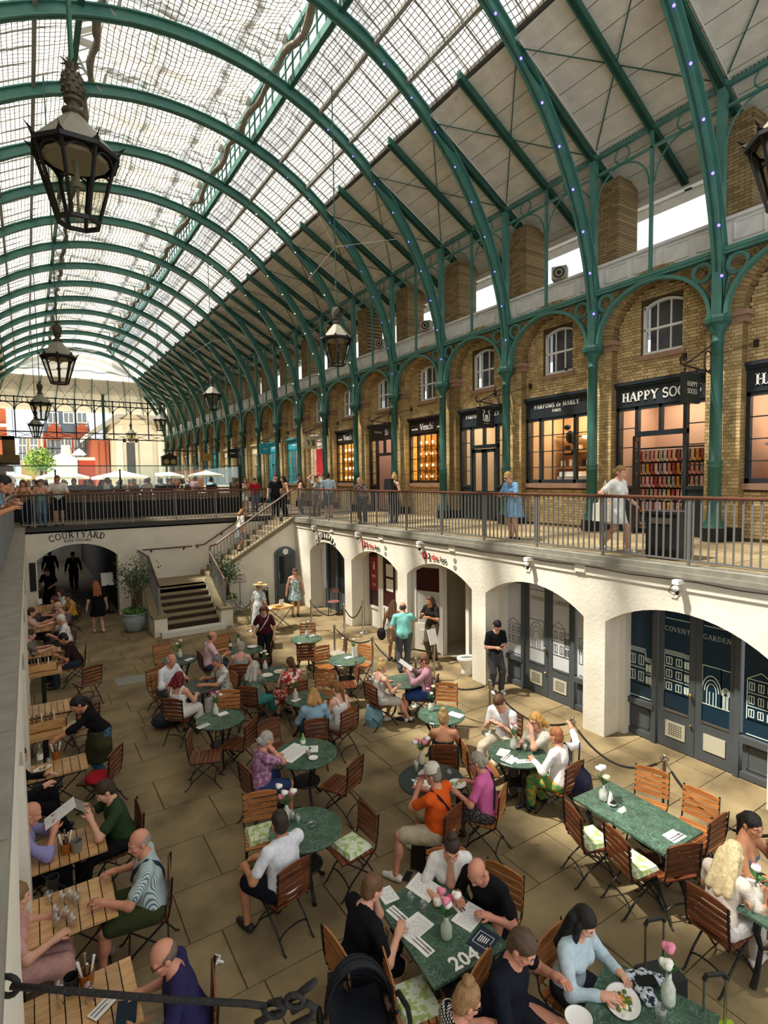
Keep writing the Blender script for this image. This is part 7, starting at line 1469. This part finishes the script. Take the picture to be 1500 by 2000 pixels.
for i in range(9): b.ball((r.gauss(0, .07), r.gauss(0, .05), .02+.02*r.random()), (.07, .05, .03), 7, 5)
tag(b.obj('folded_scarf', cloth('c9cfd6', 'floral', '2c3140', 30), None, True, TR(c.x, c.y, .752)), 'crumpled grey and white scarf on the table at the bottom edge', 'scarf'); tag(MB().box((0, 0, .005), (.16, .08, .01)).obj('phone', mat('phone_glass', '15171a', .08), None, M=TR(c.x, c.y, .81, -.5) @ Matrix.Rotation(.15, 4, 'X')), 'black phone lying on the crumpled scarf', 'phone')
c = at(437, 1882, z=0); tag(MB().tube([(0, 0, .01), (.05, .03, .015), (.09, -.02, .01), (.16, 0, .008)], [.012, .02, .012, .004], 5).tube([(.05, .03, .012), (.03, .09, .01)], .008, 4).obj('paper_scrap', M_PAPER, None, M=TR(c.x, c.y, .004, 1.9)), 'crumpled white paper scrap lying on the floor, lower left', 'litter')
# iron tie bar and hooks in front of the camera
ir = empty('tie_bar', None, 'rusty black iron tie bar with hooks crossing the bottom left corner', 'iron bar'); IR = mat('rusty_tie_iron', '1d1b19', .7, bump=.6, bs=40); w = 1.7; d = lambda x, y, e=0: depth(x, y, w+e)
MB().tube([d(22, 1926), d(120, 1934), d(330, 1952), d(480, 1960), d(522, 1966)], .0105, 8).tube([d(535+20*math.cos(a), 1972+14*math.sin(a), .03*math.sin(2*a)) for a in np.linspace(0, 2*PI, 13)[:-1]], .0095, 7, closed=True).obj('bar', IR, ir, True)
MB().tube([d(14+22*math.cos(a), 1926+19*math.sin(a), .01) for a in np.linspace(0, 2*PI, 15)[:-1]], .009, 7, closed=True).tube([d(-40, 1922, .02), d(-10, 1920, .02), d(4, 1934, .02), d(-30, 1945, .02)], .009, 7).obj('end_ring', IR, ir, True)
MB().tube([d(500, 1999), d(530, 1982), d(548, 1978), d(560, 1966), d(548, 1952), d(535, 1955)], [.011, .011, .01, .01, .009, .008], 7).tube([d(560, 1955), d(585, 1940), d(605, 1925), d(617, 1914)], [.009, .011, .013, .009], 7).tube([d(570, 1975), d(600, 1958), d(615, 1968), d(608, 1985), d(570, 2004)], .011, 7).tube([d(575+17*math.cos(a), 1955+12*math.sin(a), -.02) for a in np.linspace(0, 2*PI, 13)[:-1]], .009, 7, closed=True).obj('hook', IR, ir, True)

# ---------------------------------------------------------------- the people
def sit(label, px, tgt, chairlab=None, tone='d', **k):
    H = k.get('H', 1.66 if k.get('fem') else 1.74); k['H'] = H; s = H/1.72; k.setdefault('near', 1); ln = math.radians(k.get('lean', 8)); G = k.get('G', 0)
    z = G+.55-.028*math.sin(ln)*s+.635*math.cos(ln)*s; p = at(*px, z=z); f = math.radians(tgt) if isinstance(tgt, (int, float)) else ((tgt.x, tgt.y) if isinstance(tgt, Vector) else at(*tgt, z=.75))
    if isinstance(f, Vector): f = (f.x, f.y)
    o, q, a = person(label, None, f, True, byhead=(p.x, p.y), **k)
    if chairlab: chair_at(f'{"dark" if tone == "d" else "light"} slatted wooden chair under {chairlab}', q[0]-math.sin(a)*.06, q[1]+math.cos(a)*.06, a, tone, G)
    return o
def stand(label, px, deg, G=0.0, xy=None, **k):
    p = at(*px, z=G) if xy is None else xy; k.setdefault('H', 1.66 if k.get('fem') else 1.75); k.setdefault('near', 1); return person(label, (p[0], p[1]), math.radians(deg), False, G=G, **k)
UPM = ((-.13, .36, .97), (.13, .36, .97)); F = dict(fem=True)
def held(col, l, w, tilt, dz=.1, m=None):
    def f(o, hm, T, s, limbs, legs): c = (limbs[-1][2]+limbs[1][2])/2+np.array((0, .07, dz)); MB().box((0, 0, 0), (l, w, .006)).obj('held_menu', m or cloth(col), o, M=Matrix.Translation(Vector(c*s)) @ Matrix.Rotation(tilt, 4, 'X'))
    return f
def phone_(o, hm, T, s, limbs, legs): MB().box((0, 0, 0), (.075, .15, .01)).obj('held_phone', M_BLACK, o, M=Matrix.Translation(Vector(((limbs[-1][2]+limbs[1][2])/2+np.array((0, .08, .03)))*s)) @ Matrix.Rotation(.6, 4, 'X'))
sit('balding man in glasses and navy sweater vest holding a dark folder, bottom left', (320, 1868), 78, 'the man in navy vest at the bottom left', near=0, g=1.15, lean=14, head=(10, 22), hair=('fringe', '6f6058'), top=('vest', '2c2950'), bot=('trousers', 'a89a80'), skin='r', glasses=1, extra=held('22303c', .2, .14, .2, .03))
sit('bald man in striped shirt with navy strap resting his hand among glasses', (272, 1645), 80, 'the striped shirt man', near=0, g=1.3, lean=6, head=(15, 12), hair=('fringe', 'a29486'), top=('tee', 'cfdad8', 'stripe', '5f7f86', 26), bot=('shorts', '3c4526'), skin='r', shoe='8a8378', extra=strap('1f2c48', -1), hands=((-.2, .42, .80), (.22, .35, .80)))
sit('dark-haired man in dark green T-shirt reading a booklet', (205, 1545), 92, 'the man in dark green', near=0, g=1.12, lean=14, head=(0, 28), hair=('short', '3a2a20'), top=('tee', '31442a'), bot=('trousers', '17181a'), extra=held('8f8b80', .26, .2, .7), hands=UPM)
sit('bald man in lilac shirt reading a white menu at the left edge', (60, 1590), -88, 'the man in lilac', near=0, lean=12, head=(0, 20), hair=('bald', '6a5244'), top=('rolled', 'a29cc8', 'check', '8a84b8', 30), bot=('trousers', '1b1c22'), skin='r', extra=held('f2f2f0', .24, .34, .5), hands=UPM)
sit('curly-haired woman in dusty pink dress partly hidden by the left wall', (33, 1752), -90, None, near=0, lean=6, hair=('bob', '8a6c4c'), top=('longdress', 'cf9f96'), shoe='b03030', **F)
sit('person in black at the left edge behind the salad plate', (36, 1478), -95, None, near=1, lean=6, hair=('short', '2a221c'), top=('shirt', '17171a'), bot=('trousers', '131316'), feet=((-.1, .5), (.14, .62)))
def apron(o, hm, T, s, limbs, legs):
    P, Q = solid([c_((0, 0.03, .98), (0, .05, .5), .19, .24), c_((-.1, .03, .75), (.1, .03, .75), .16)], .02, .04, [((0, 0, .98), (0, 0, 1.)), ((0, 0, .5), (0, 0, -1.)), ((0, -.1, 0), (0, -1., 0))], noise=.003); smesh('apron', [(P*s, Q, 0)], [cloth('3b3a24')], o)
    b = MB(); c = limbs[1][2]*s; b.box((c[0], c[1]+.08, c[2]+.02), (.3, .16, .015)).obj('food_board', M_PINE, o)
stand('dark-haired waitress in black top, olive apron and jeans bending over a table', (206, 1535), 95, lean=30, near=0, fem=True, hair=('pony', '17120f'), top=('rolled', '141316'), bot=('trousers', '3f5f80'), head=(0, 20), hands=((-.1, .75, 1.0), (.3, .35, .95)), extra=apron, skin='t')
sit('black-haired man in dark brown T-shirt at the left tables', (123, 1247), 85, 'the man in dark brown', lean=22, hair=('short', '120f0d'), top=('tee', '33201c'), bot=('trousers', '2c3a46'), skin='t', head=(0, 20))
sit('white-haired man in white T-shirt at the left tables', (118, 1210), 88, 'the white-haired man', lean=10, hair=('short', 'e3ddd2'), top=('tee', 'e9e8e6'), bot=('trousers', '3a3a40'), skin='r', g=1.15, hands=((-.14, .38, .82), (.1, .25, 1.05)))
sit('bare-shouldered woman in sunglasses at the back left tables', (113, 1184), 110, 'the woman in sunglasses', hair=('short', 'd8c49a'), top=('strapless', 'c8a08a'), bot=('skirt', '6a6058'), glasses='sun', skin='p', **F)
sit('short dark-haired person in mustard yellow top at the back left', (133, 1166), 100, 'the person in mustard yellow', hair=('short', '1c1714'), top=('tank', 'c8a51e'), bot=('trousers', '38302a'), skin='t')
sit('brown-haired woman in floral top at the back left tables', (106, 1172), 95, None, hair=('bob', '5a3424'), top=('tee', '9a8a90', 'floral', '4a3a48', 18), bot=('trousers', '302c30'), **F)
sit('woman in white with dark brown hair farthest back on the left', (118, 1157), 110, None, hair=('long', '402a20'), top=('tee', 'e6e6ea'), bot=('trousers', '302c30'), **F)
for px, l, c1 in (((62, 1196), 'person in pale pink reaching across from the left wall side', 'd8b0a4'), ((60, 1240), 'person in grey reaching across from the left wall side', '77736c')): sit(l, px, -90, None, hair=('short', '4a3628'), top=('tee', c1), hands=((-.16, .45, .8), (.16, .5, .82)))
stand('waiter in black standing at the left of the passage mouth', (100, 1196), 150, hair=('short', '14110f'), top=('tee', '131315'), bot=('trousers', '121214'), lean=12, head=(0, 25), hands=((-.2, .3, 1.0), (.2, .3, .98)), skin='t')
stand('woman with long auburn hair in short black dress walking to the passage', (193, 1235), 8, fem=True, H=1.68, hair=('long', '9a5730'), top=('dress', '101012'), feet=((-.09, .2), (.09, -.22, .14)), shoe='cfcac2')
stand('dark figure walking through the passage', (131, 1122), 175, hair=('short', '1a1512'), top=('shirt', '2a1c1c'), bot=('trousers', '16161a'), feet=((-.09, .15), (.09, -.15)), xy=(1.55, 28.0)); stand('second dark figure deeper in the passage', (105, 1100), 0, hair=('short', '1a1512'), top=('shirt', '3a3a3c'), bot=('trousers', '222226'), xy=(.7, 29.3))
# centre left
sit('bald older man in white shirt at the round dark table', (335, 1290), T2, 'the bald man in white', tone='l', lean=14, head=(0, 22), hair=('fringe', 'cfc8bc'), top=('rolled', 'e4e5ea'), bot=('trousers', '55565c'), skin='r', g=1.12)
sit('woman with dark red bob in white lace dress, back to the camera', (350, 1325), T2, 'the red-haired woman', hair=('bob', '6a151b'), top=('sundress', 'eceae2'), lean=4, **F)
sit('grey-haired man in pale patterned shirt leaning to the round dark table', (424, 1291), T2, 'the man in pale patterned shirt', tone='l', lean=12, hair=('short', '77736e'), top=('tee', 'd9d7cc', 'floral', '9a998e', 20), bot=('trousers', 'd5d0c4'), skin='t', hands=((-.12, .5, .8), (.2, .35, .8)))
sit('balding man in pink checked shirt by the green bottle', (415, 1244), T10, 'the man in pink check', lean=8, hair=('fringe', '7a5c44'), top=('rolled', 'd98fa2', 'check', 'f0dade', 26), bot=('trousers', '3a3f4c'), skin='r')
sit('grey-haired person in grey sleeveless top, back to the camera, by the green bottle', (470, 1264), T10, 'the grey sleeveless person', lean=10, hair=('short', 'a9a296'), top=('tank', 'a9a9a6', 'dots', '6a6a68', 60), bot=('trousers', '3a3630'), fem=True)
stand('woman in burgundy top with white shoulder strap standing among the tables', (520, 1302), 150, fem=True, H=1.66, g=1.12, hair=('bob', '5c2a22'), top=('tee', '4c1a26'), bot=('trousers', '19181c'), head=(10, 30), hands=((-.25, .15, .85), (.25, .2, .95)), extra=strap('e4dfd6', -1))
stand('plant seller in pale dress and wide straw hat beside the stall table', (506, 1240), -60, fem=True, H=1.64, hair=('lowbun', 'a88a60'), top=('longdress', 'cdd2cf', 'floral', 'b0b5b4', 16), extra=hat('d9b97c', .24))
stand('woman in pale blue floral sundress standing by the blue-grey door', (577, 1203), 165, fem=True, H=1.74, g=1.15, hair=('short', '5e4032'), top=('sundress', 'd3e2e2', 'floral', '6f9fa2', 16), glasses=1)
sit('woman with long grey hair and teal skirt at the crowded table', (497, 1303), T4, 'the long grey-haired woman', hair=('half', 'b9b3a6'), top=('tee', '55705f', 'dots', 'b8b8a0', 50), bot=('skirt', '3f8a80'), skin='r', g=1.15, hands=((-.2, .35, .8), (.05, .22, 1.05)), feet=((-.1, .5), (.18, .62)), **F)
sit('woman in red floral dress at the crowded table', (567, 1296), T4, 'the woman in red', hair=('pony', '5f3d26'), top=('dress', 'c2352e', 'floral', 'f0d5cc', 18), head=(0, 18), hands=((-.1, .3, .95), (.1, .26, 1.05)), **F)
sit('blonde-bobbed woman in denim blue shirt, back to the camera', (612, 1358), (598, 1350), 'the denim-shirted blonde', hair=('bob', 'b88a4c'), top=('shirt', '8fb0c2'), bot=('trousers', '2c3c5a'), lean=10, **F)
sit('young woman in white sleeveless top facing the denim-shirted blonde', (655, 1344), T5, 'the young woman in white', hair=('pony', '8a6236'), top=('tank', 'ebe7de'), bot=('skirt', 'bfae9e'), lean=14, head=(10, 15), hands=((-.1, .35, .85), (.12, .3, .8)), **F)
sit('grey-haired woman in mottled purple top reading at the newspaper table', (521, 1445), T8, 'the purple-topped woman', near=0, hair=('lowbun', 'aaa49c'), top=('tee', '8d5f7e', 'floral', 'b890a6', 20), bot=('shorts', '2f3c66'), skin='r', g=1.25, lean=12, hands=((-.2, .38, .8), (.08, .2, 1.06)), **F)
sit('dark-haired balding man in white polo, back to the camera, at the bare green table', (546, 1607), 12, 'the white polo man', near=0, hair=('short', '33261f'), top=('tee', 'e4e5ea'), bot=('shorts', '191d28'), skin='t', g=1.2, lean=4, head=(-10, 10), hands=((-.28, .3, .72), (-.12, .36, .72)), feet=((-.25, .35), (.1, .35)))
sit('blonde woman in sleeveless grey top, back to the camera, with a menu', (747, 1302), T11, 'the woman in sleeveless grey', hair=('bun', 'd3b070'), top=('tank', 'b7b3aa'), bot=('shorts', 'c4beb2'), feet=((-.1, .3), (.2, .6)), shoe='d8d4cc', **F)
sit('man in dusty pink shirt and blue shorts reading a menu by the rope', (828, 1290), T11, 'the man in dusty pink', lean=4, hair=('short', '6c4a2e'), top=('shirt', 'b78e98', 'check', 'a67c88', 30), bot=('shorts', '2c467a'), skin='r', head=(0, 20), hands=UPM, extra=held('f4f3ef', .22, .3, .6), glasses='sun')
stand('long-haired girl in grey sleeveless top and pale shorts with a dark bag', (767, 1290), -55, fem=True, H=1.62, hair=('long', '6d4c34'), top=('tank', '8e9296'), bot=('shorts', 'cbc9c4'), skin='t', extra=lambda o, hm, T, s, l, g: MB().ball((-.26, -.12, .72), (.13, .08, .17)).tube([(-.2, -.1, .85), (-.18, -.08, 1.4)], .01, 5).obj('dark_bag', MATS['black_nylon'], o))
stand('man in turquoise polo reaching out to the long-haired woman in black', (789, 1312), -30, H=1.76, g=1.15, hair=('fringe', '5b4438'), top=('tee', '84cfc4'), bot=('trousers', '555a60'), skin='r', hands=((-.27, .1, .85), (.32, .5, 1.18)), shoe='26262a')
stand('long-haired woman in black T-shirt and khaki trousers at the lavatory arch', (845, 1288), 110, fem=True, H=1.76, hair=('long', '5b3d29'), top=('tee', '262322'), bot=('trousers', '6b5f4a'), hands=((-.12, .34, 1.18), (.12, .3, 1.22)), skin='t')
stand('young man in black with loose grey trousers leaning on a pier looking at his phone', (966, 1350), 165, H=1.68, hair=('short', '0f0e0e'), top=('tee', '1a1a1f'), bot=('trousers', '4c4d50'), head=(0, 42), hands=((-.06, .27, 1.12), (.1, .27, 1.1)), feet=((-.1, .12), (.12, .05)), shoe='d9d7d2', extra=phone_)
sit('bare-shouldered woman with blonde bun, back to the camera, at the dark bottle table', (866, 1402), T12, 'the bare-shouldered woman', hair=('bun', 'b08c58'), top=('strapless', '2a2c30'), bot=('skirt', '54524e'), skin='t', **F)
sit('brown-haired man in white T-shirt bent over his phone with legs stretched out', (975, 1372), 105, 'the man looking at his phone', lean=16, hair=('short', '5f4029'), top=('tee', 'dddcdd'), bot=('trousers', 'b9ae98'), head=(0, 38), hands=((-.1, .32, .84), (.1, .3, .84)), feet=((-.05, .72), (.18, .6)), extra=phone_, shoe='c9c3b8')
sit('blonde woman in glasses and speckled top sipping at the white vase table', (1046, 1407), T13, None, hair=('bob', 'c7954e'), top=('tee', 'd2cbbd', 'dots', '6b655c', 70), bot=('trousers', '5a564e'), glasses=1, hands=((-.04, .24, 1.08), (.12, .34, .82)), **F)
sit('auburn-haired woman in white blouse and colourful trousers stretching her arm', (1086, 1437), (985, 1445), 'the woman in white blouse', near=0, hair=('short', 'a3673c'), top=('shirt', 'efe9e2'), bot=('trousers', '5f9a58', 'floral', 'd0a040', 14), skin='r', g=1.3, hands=((-.2, .36, .8), (.52, .2, 1.12)), extra=strap('1c1a1a', 1), shoe='26262a', **F)
sit('man in orange T-shirt and pale cap eating, back to the camera', (845, 1513), 18, 'the man in orange', near=0, hair=('short', '857a6c'), top=('tee', 'd9591c'), bot=('shorts', 'b9ab90'), skin='r', g=1.3, head=(10, 15), hands=((-.08, .26, 1.02), (.16, .38, .82)), feet=((-.45, .35), (.1, .42)), shoe='e2ded2', extra=lambda *a: (cap('c9c3b4')(*a), strap('201d1c', -1)(*a)))
sit('woman in bright pink T-shirt with black strap eating', (932, 1488), T14, 'the woman in bright pink', tone='l', near=0, hair=('lowbun', 'a59a8a'), top=('tee', 'd66aa0'), bot=('trousers', '33302f', 'dots', '8a8680', 60), skin='r', g=1.2, lean=12, head=(0, 16), glasses=1, extra=strap('1d1b1c', 1), **F)
navy = at(1130, 1515, z=.6); tag(MB().lathe([(0, 0), (.17, .0), (.2, .12), (.17, .3), (.06, .42), (.02, .46)], 12).tube([(0, 0, .44), (.02, .0, .75)], .012, 5).obj('drawstring_bag', mat('navy_nylon', '1a1d3c', .6, bump=.5, bs=20), None, True, TR(navy.x, navy.y, .32)), 'navy drawstring bag hanging from the outstretched hand', 'bag')
# foreground
sit('woman in white T-shirt with sunglasses on her hair leaning on table 204', (882, 1655), 150, 'the white T-shirt woman', tone='l', near=0, lean=16, hair=('bun', '3b2a22'), top=('tee', 'e9e6e1'), bot=('trousers', '1e1f24'), head=(0, 32), hands=((.02, .25, 1.05), (.2, .42, .82)), **F)
sit('bald man in black polo bending over table 204', (932, 1703), 105, 'the bald man in black', tone='l', near=0, lean=28, hair=('bald', '6a5244'), top=('tee', '17171b'), bot=('trousers', '1a1b20'), skin='r', g=1.2, head=(0, 32))
sit('short-haired boy in black T-shirt at the left side of table 204', (728, 1735), -88, 'the boy in black', tone='l', near=0, H=1.7, lean=18, hair=('short', '6f4f33'), top=('tee', '14151a'), bot=('shorts', '101116'), head=(0, 18), hands=((-.05, .26, 1.06), (.2, .36, .80)), feet=((-.12, .4), (.13, .25)))
sit('woman with messy bun, glasses and black and white top at the bottom edge', (912, 1955), -105, 'the woman with messy bun', tone='l', near=0, lean=12, hair=('bun', '9c774e'), top=('tee', 'e6e4e0', 'check', '1b1b1e', 14), bot=('trousers', '2a2a30'), glasses=1, head=(0, 25), skin='r', **F)
sit('heavy-set man in dark navy polo looking down, lower right', (1020, 1850), -160, 'the man in dark navy', tone='l', near=0, H=1.82, lean=14, hair=('short', '5b4636'), top=('tee', '171a26'), bot=('trousers', '23252c'), skin='r', g=1.35, head=(0, 28), hands=((-.25, .35, .8), (.2, .42, .8)))
sit('black-haired young woman in pale blue jacket eating at the bottom edge', (1140, 1800), -172, 'the woman in pale blue jacket', tone='l', near=0, lean=10, hair=('long', '15110f'), top=('shirt', 'bccfd6'), bot=('trousers', '30333a'), skin='p', head=(0, 30), hands=((-.16, .38, .8), (.16, .4, .82)), **F)
sit('woman with long blonde hair in beige top and white trousers at the right edge', (1432, 1668), -95, 'the long-haired blonde', near=0, lean=20, hair=('long', 'd6c092'), top=('tee', 'd8cabb'), bot=('trousers', 'ddd6cf'), skin='t', g=1.1, head=(0, 12), shoe='e6e2dc', hands=((-.1, .38, .82), (.2, .42, .8)), **F)
sit('bare-shouldered woman with dark tied hair at the right edge', (1470, 1612), -170, None, near=0, lean=8, hair=('pony', '15110f'), top=('strapless', '5c7890'), bot=('skirt', '39424c'), skin='t', head=(-30, 10), hands=((-.1, .26, 1.0), (.16, .36, .82)), **F)
# upper gallery
stand('woman in white shirt dress carrying a pale tote along the right gallery', (1200, 1078), 180, 3.3, fem=True, H=1.7, g=1.2, near=0, hair=('lowbun', '9a7448'), top=('dress', 'e9e8e0'), feet=((-.09, .22), (.09, -.2, .13)), shoe='e4e0d8', hands=((-.25, .25, .95), (.3, .05, .95)), extra=lambda o, hm, T, s, l, g: MB().box((.3, -.05, .78), (.14, .36, .34), tp=.95).tube([(.3, -.15, .94), (.22, -.06, 1.38), (.3, .05, .94)], .012, 5).obj('tote_bag', cloth('e3dcc8'), o))
stand('fair-haired person in blue denim outfit leaning on the right railing', (1005, 1055), 88, 3.3, near=0, fem=True, lean=18, hair=('short', 'c39a55'), top=('dress', '7aa6cf'), hands=((-.15, .42, 1.12), (.15, .42, 1.12)), glasses='sun')
GP = [('woman with black backpack outside the chocolate shop door', (767, 935), -70, dict(fem=True, hair=('bun', 'c9a468'), top=('tank', '2a2a2c'), bot=('trousers', '1e1e22'), extra=lambda o, hm, T, s, l, g: MB().box((0, -.2, 1.25), (.3, .18, .42), tp=.85).obj('backpack', MATS['black_nylon'], o)), 9.9), ('fair-haired woman in dark floral top bending at the right railing', (708, 950), 130, dict(fem=True, lean=28, hair=('bob', 'c9a878'), top=('tee', '4a4650', 'floral', 'c9b8b0', 20), bot=('trousers', '2a2a30'), H=1.62), 9.2), ('man in light blue T-shirt walking on the far right gallery', (641, 930), -20, dict(hair=('short', '2f231b'), top=('tee', 'b5cfe0'), bot=('shorts', '4a5a6c')), 9.5), ('woman with both arms raised to her hair on the far right gallery', (617, 935), 165, dict(fem=True, hair=('short', '3a2418'), top=('tee', 'a9aaa8', 'floral', '77787a', 18), bot=('trousers', '6a655e'), hands=((-.16, .08, 1.72), (.16, .08, 1.72))), 9.7), ('woman with long auburn hair standing behind the railing corner', (590, 940), 60, dict(fem=True, hair=('long', '4e2a1e'), top=('tank', 'c8a890'), bot=('trousers', '3a3238'), H=1.62), 9.4), ('woman with long black hair and cream bag above the stairs', (557, 940), 100, dict(fem=True, hair=('long', '120f0e'), top=('tank', 'a88a70'), bot=('trousers', '17171a')), 8.6), ('person in dark top above the stairs', (537, 945), 170, dict(hair=('short', '2a1f18'), top=('tee', '24242a'), bot=('trousers', '1d1d22')), 8.2), ('child-sized figure in red T-shirt beyond the far railing', (497, 950), 175, dict(hair=('short', '3a2a20'), top=('tee', 'c42a3a'), bot=('trousers', '5a6480'), H=1.6), 8.9), ('woman in beige beside the figure in red beyond the far railing', (479, 950), 160, dict(fem=True, hair=('long', '6a4630'), top=('tank', 'cbb09a'), bot=('shorts', 'cfc8bc'), H=1.6), 8.6)]
for l, px, deg, k, X in GP:
    p = at(*px, x=X); stand(l, None, deg, 3.3, xy=(p.x, p.y), **k)
stand('woman in white top and grey floral skirt climbing the stairs', None, -85, 1.192+.176*5, xy=(6.75, 20.6), fem=True, H=1.64, near=1, hair=('bob', 'a06a3c'), top=('tee', 'ece9e2'), bot=('skirt', 'b9bcc2', 'floral', '6f7482', 16), feet=((-.09, .1), (.09, -.12)), extra=strap('d8c9a0', 1))
RL = ((-.16, .36, 1.14), (.16, .36, 1.14))
for l, px, k in (('long-haired girl in ochre top leaning on the far railing', (46, 955), dict(fem=True, hair=('long', '7a4e30'), top=('tank', 'a07a4a'), bot=('trousers', '2a3040'))), ('woman in teal strapless top and jeans leaning on the far railing', (79, 950), dict(fem=True, hair=('lowbun', '7a5636'), top=('strapless', '7fb5a8'), bot=('trousers', '5f7890'))), ('man in white T-shirt, sunglasses and black shorts leaning on the far railing', (113, 944), dict(hair=('short', '7a5230'), top=('tee', 'e9e4da'), bot=('shorts', '1a1a1e'), glasses='sun', H=1.8))):
    p = at(*px, y=21.9); stand(l, None, 175, 3.3, xy=(p.x, 22.05), hands=RL, lean=14, head=(0, 15), **k)
for l, y, k in (('man in white cap leaning over the left railing', 11.5, dict(hair=('short', '3a2a20'), top=('tee', '6f8aa0'), extra=cap('dcd6cc'))), ('dark-haired person leaning over the left railing, arms crossed', 9.6, dict(hair=('short', '15110f'), top=('tee', '4a5a70'), skin='t')), ('girl behind the man in white cap at the left railing', 13.2, dict(fem=True, hair=('long', 'a88a60'), top=('tee', 'c9b8a8')))): stand(l, None, -92, 3.34, xy=(-.70, y), hands=((-.12, .46, 1.12), (.12, .5, 1.08)), lean=37, head=(0, 15), **k)
rr = random.Random(21); tops = ('white:e6e4e0', 'black:1c1c20', 'navy:26304a', 'rust:a0522e', 'pale blue:9ab4c8', 'red:b0303a', 'beige:c8b498', 'olive:5a6040', 'grey:88888a', 'pink:d49aa4'); ppl = []
for i in range(30): ppl.append((-.6+8.4*(i+rr.random()*.4)/30, 26.4+1.75*(i*3 % 4)+.4*rr.random()))
for i, (x, y) in enumerate(ppl):
    n, c1 = rr.choice(tops).split(':'); fm = rr.random() < .5; st_ = i in (12, 19, 27)
    f = dict(fem=fm, near=2, hair=(rr.choice(('long', 'bob', 'pony', 'bun')) if fm else 'short', rr.choice(('2a1c14', '5a3a22', 'b89058', '15110f', '8a6844'))), top=('tee', c1), bot=('trousers', '2c3040'), skin=rr.choice('pprtd'), shoe=None, H=1.66+rr.random()*.12)
    l = f'{"standing" if st_ else "seated"} terrace guest in {n} top, {nth(i)} from the left behind the glass'
    person(l, (x, y), rr.random()*6.3, not st_, G=3.3 if st_ else 3.62, **f)
    if not st_: o = MB().box((0, 0, .43), (.42, .42, .06)).box((0, -.2, .7), (.42, .04, .5)).box((0, 0, .2), (.3, .3, .4)).obj('terrace_stool', M_BLACK, None, M=TR(x, y, 3.62)); tag(o, l.replace('guest', 'chair').replace('seated ', 'dark seat of the ')[:110].replace('dark seat of the terrace chair', 'dark chair of guest'), 'chair')
tag(MB().bb((-4, 25.6, 3.3), (8.2, 34, 3.62)).obj('floor_terrace', mat('terrace_deck', '6a5a48', .8)), kind='structure')
# lettering from the built-in font becomes plain mesh
bpy.context.view_layer.update(); _dg = bpy.context.evaluated_depsgraph_get()
for o in [o for o in S.objects if o.type == 'FONT']:
    me = bpy.data.meshes.new_from_object(o.evaluated_get(_dg)); n = o.name; pa, M = o.parent, o.matrix_local.copy(); mt = o.data.materials[0]; bpy.data.objects.remove(o)
    if not me.materials: me.materials.append(mt)
    link(n, me, pa, M)
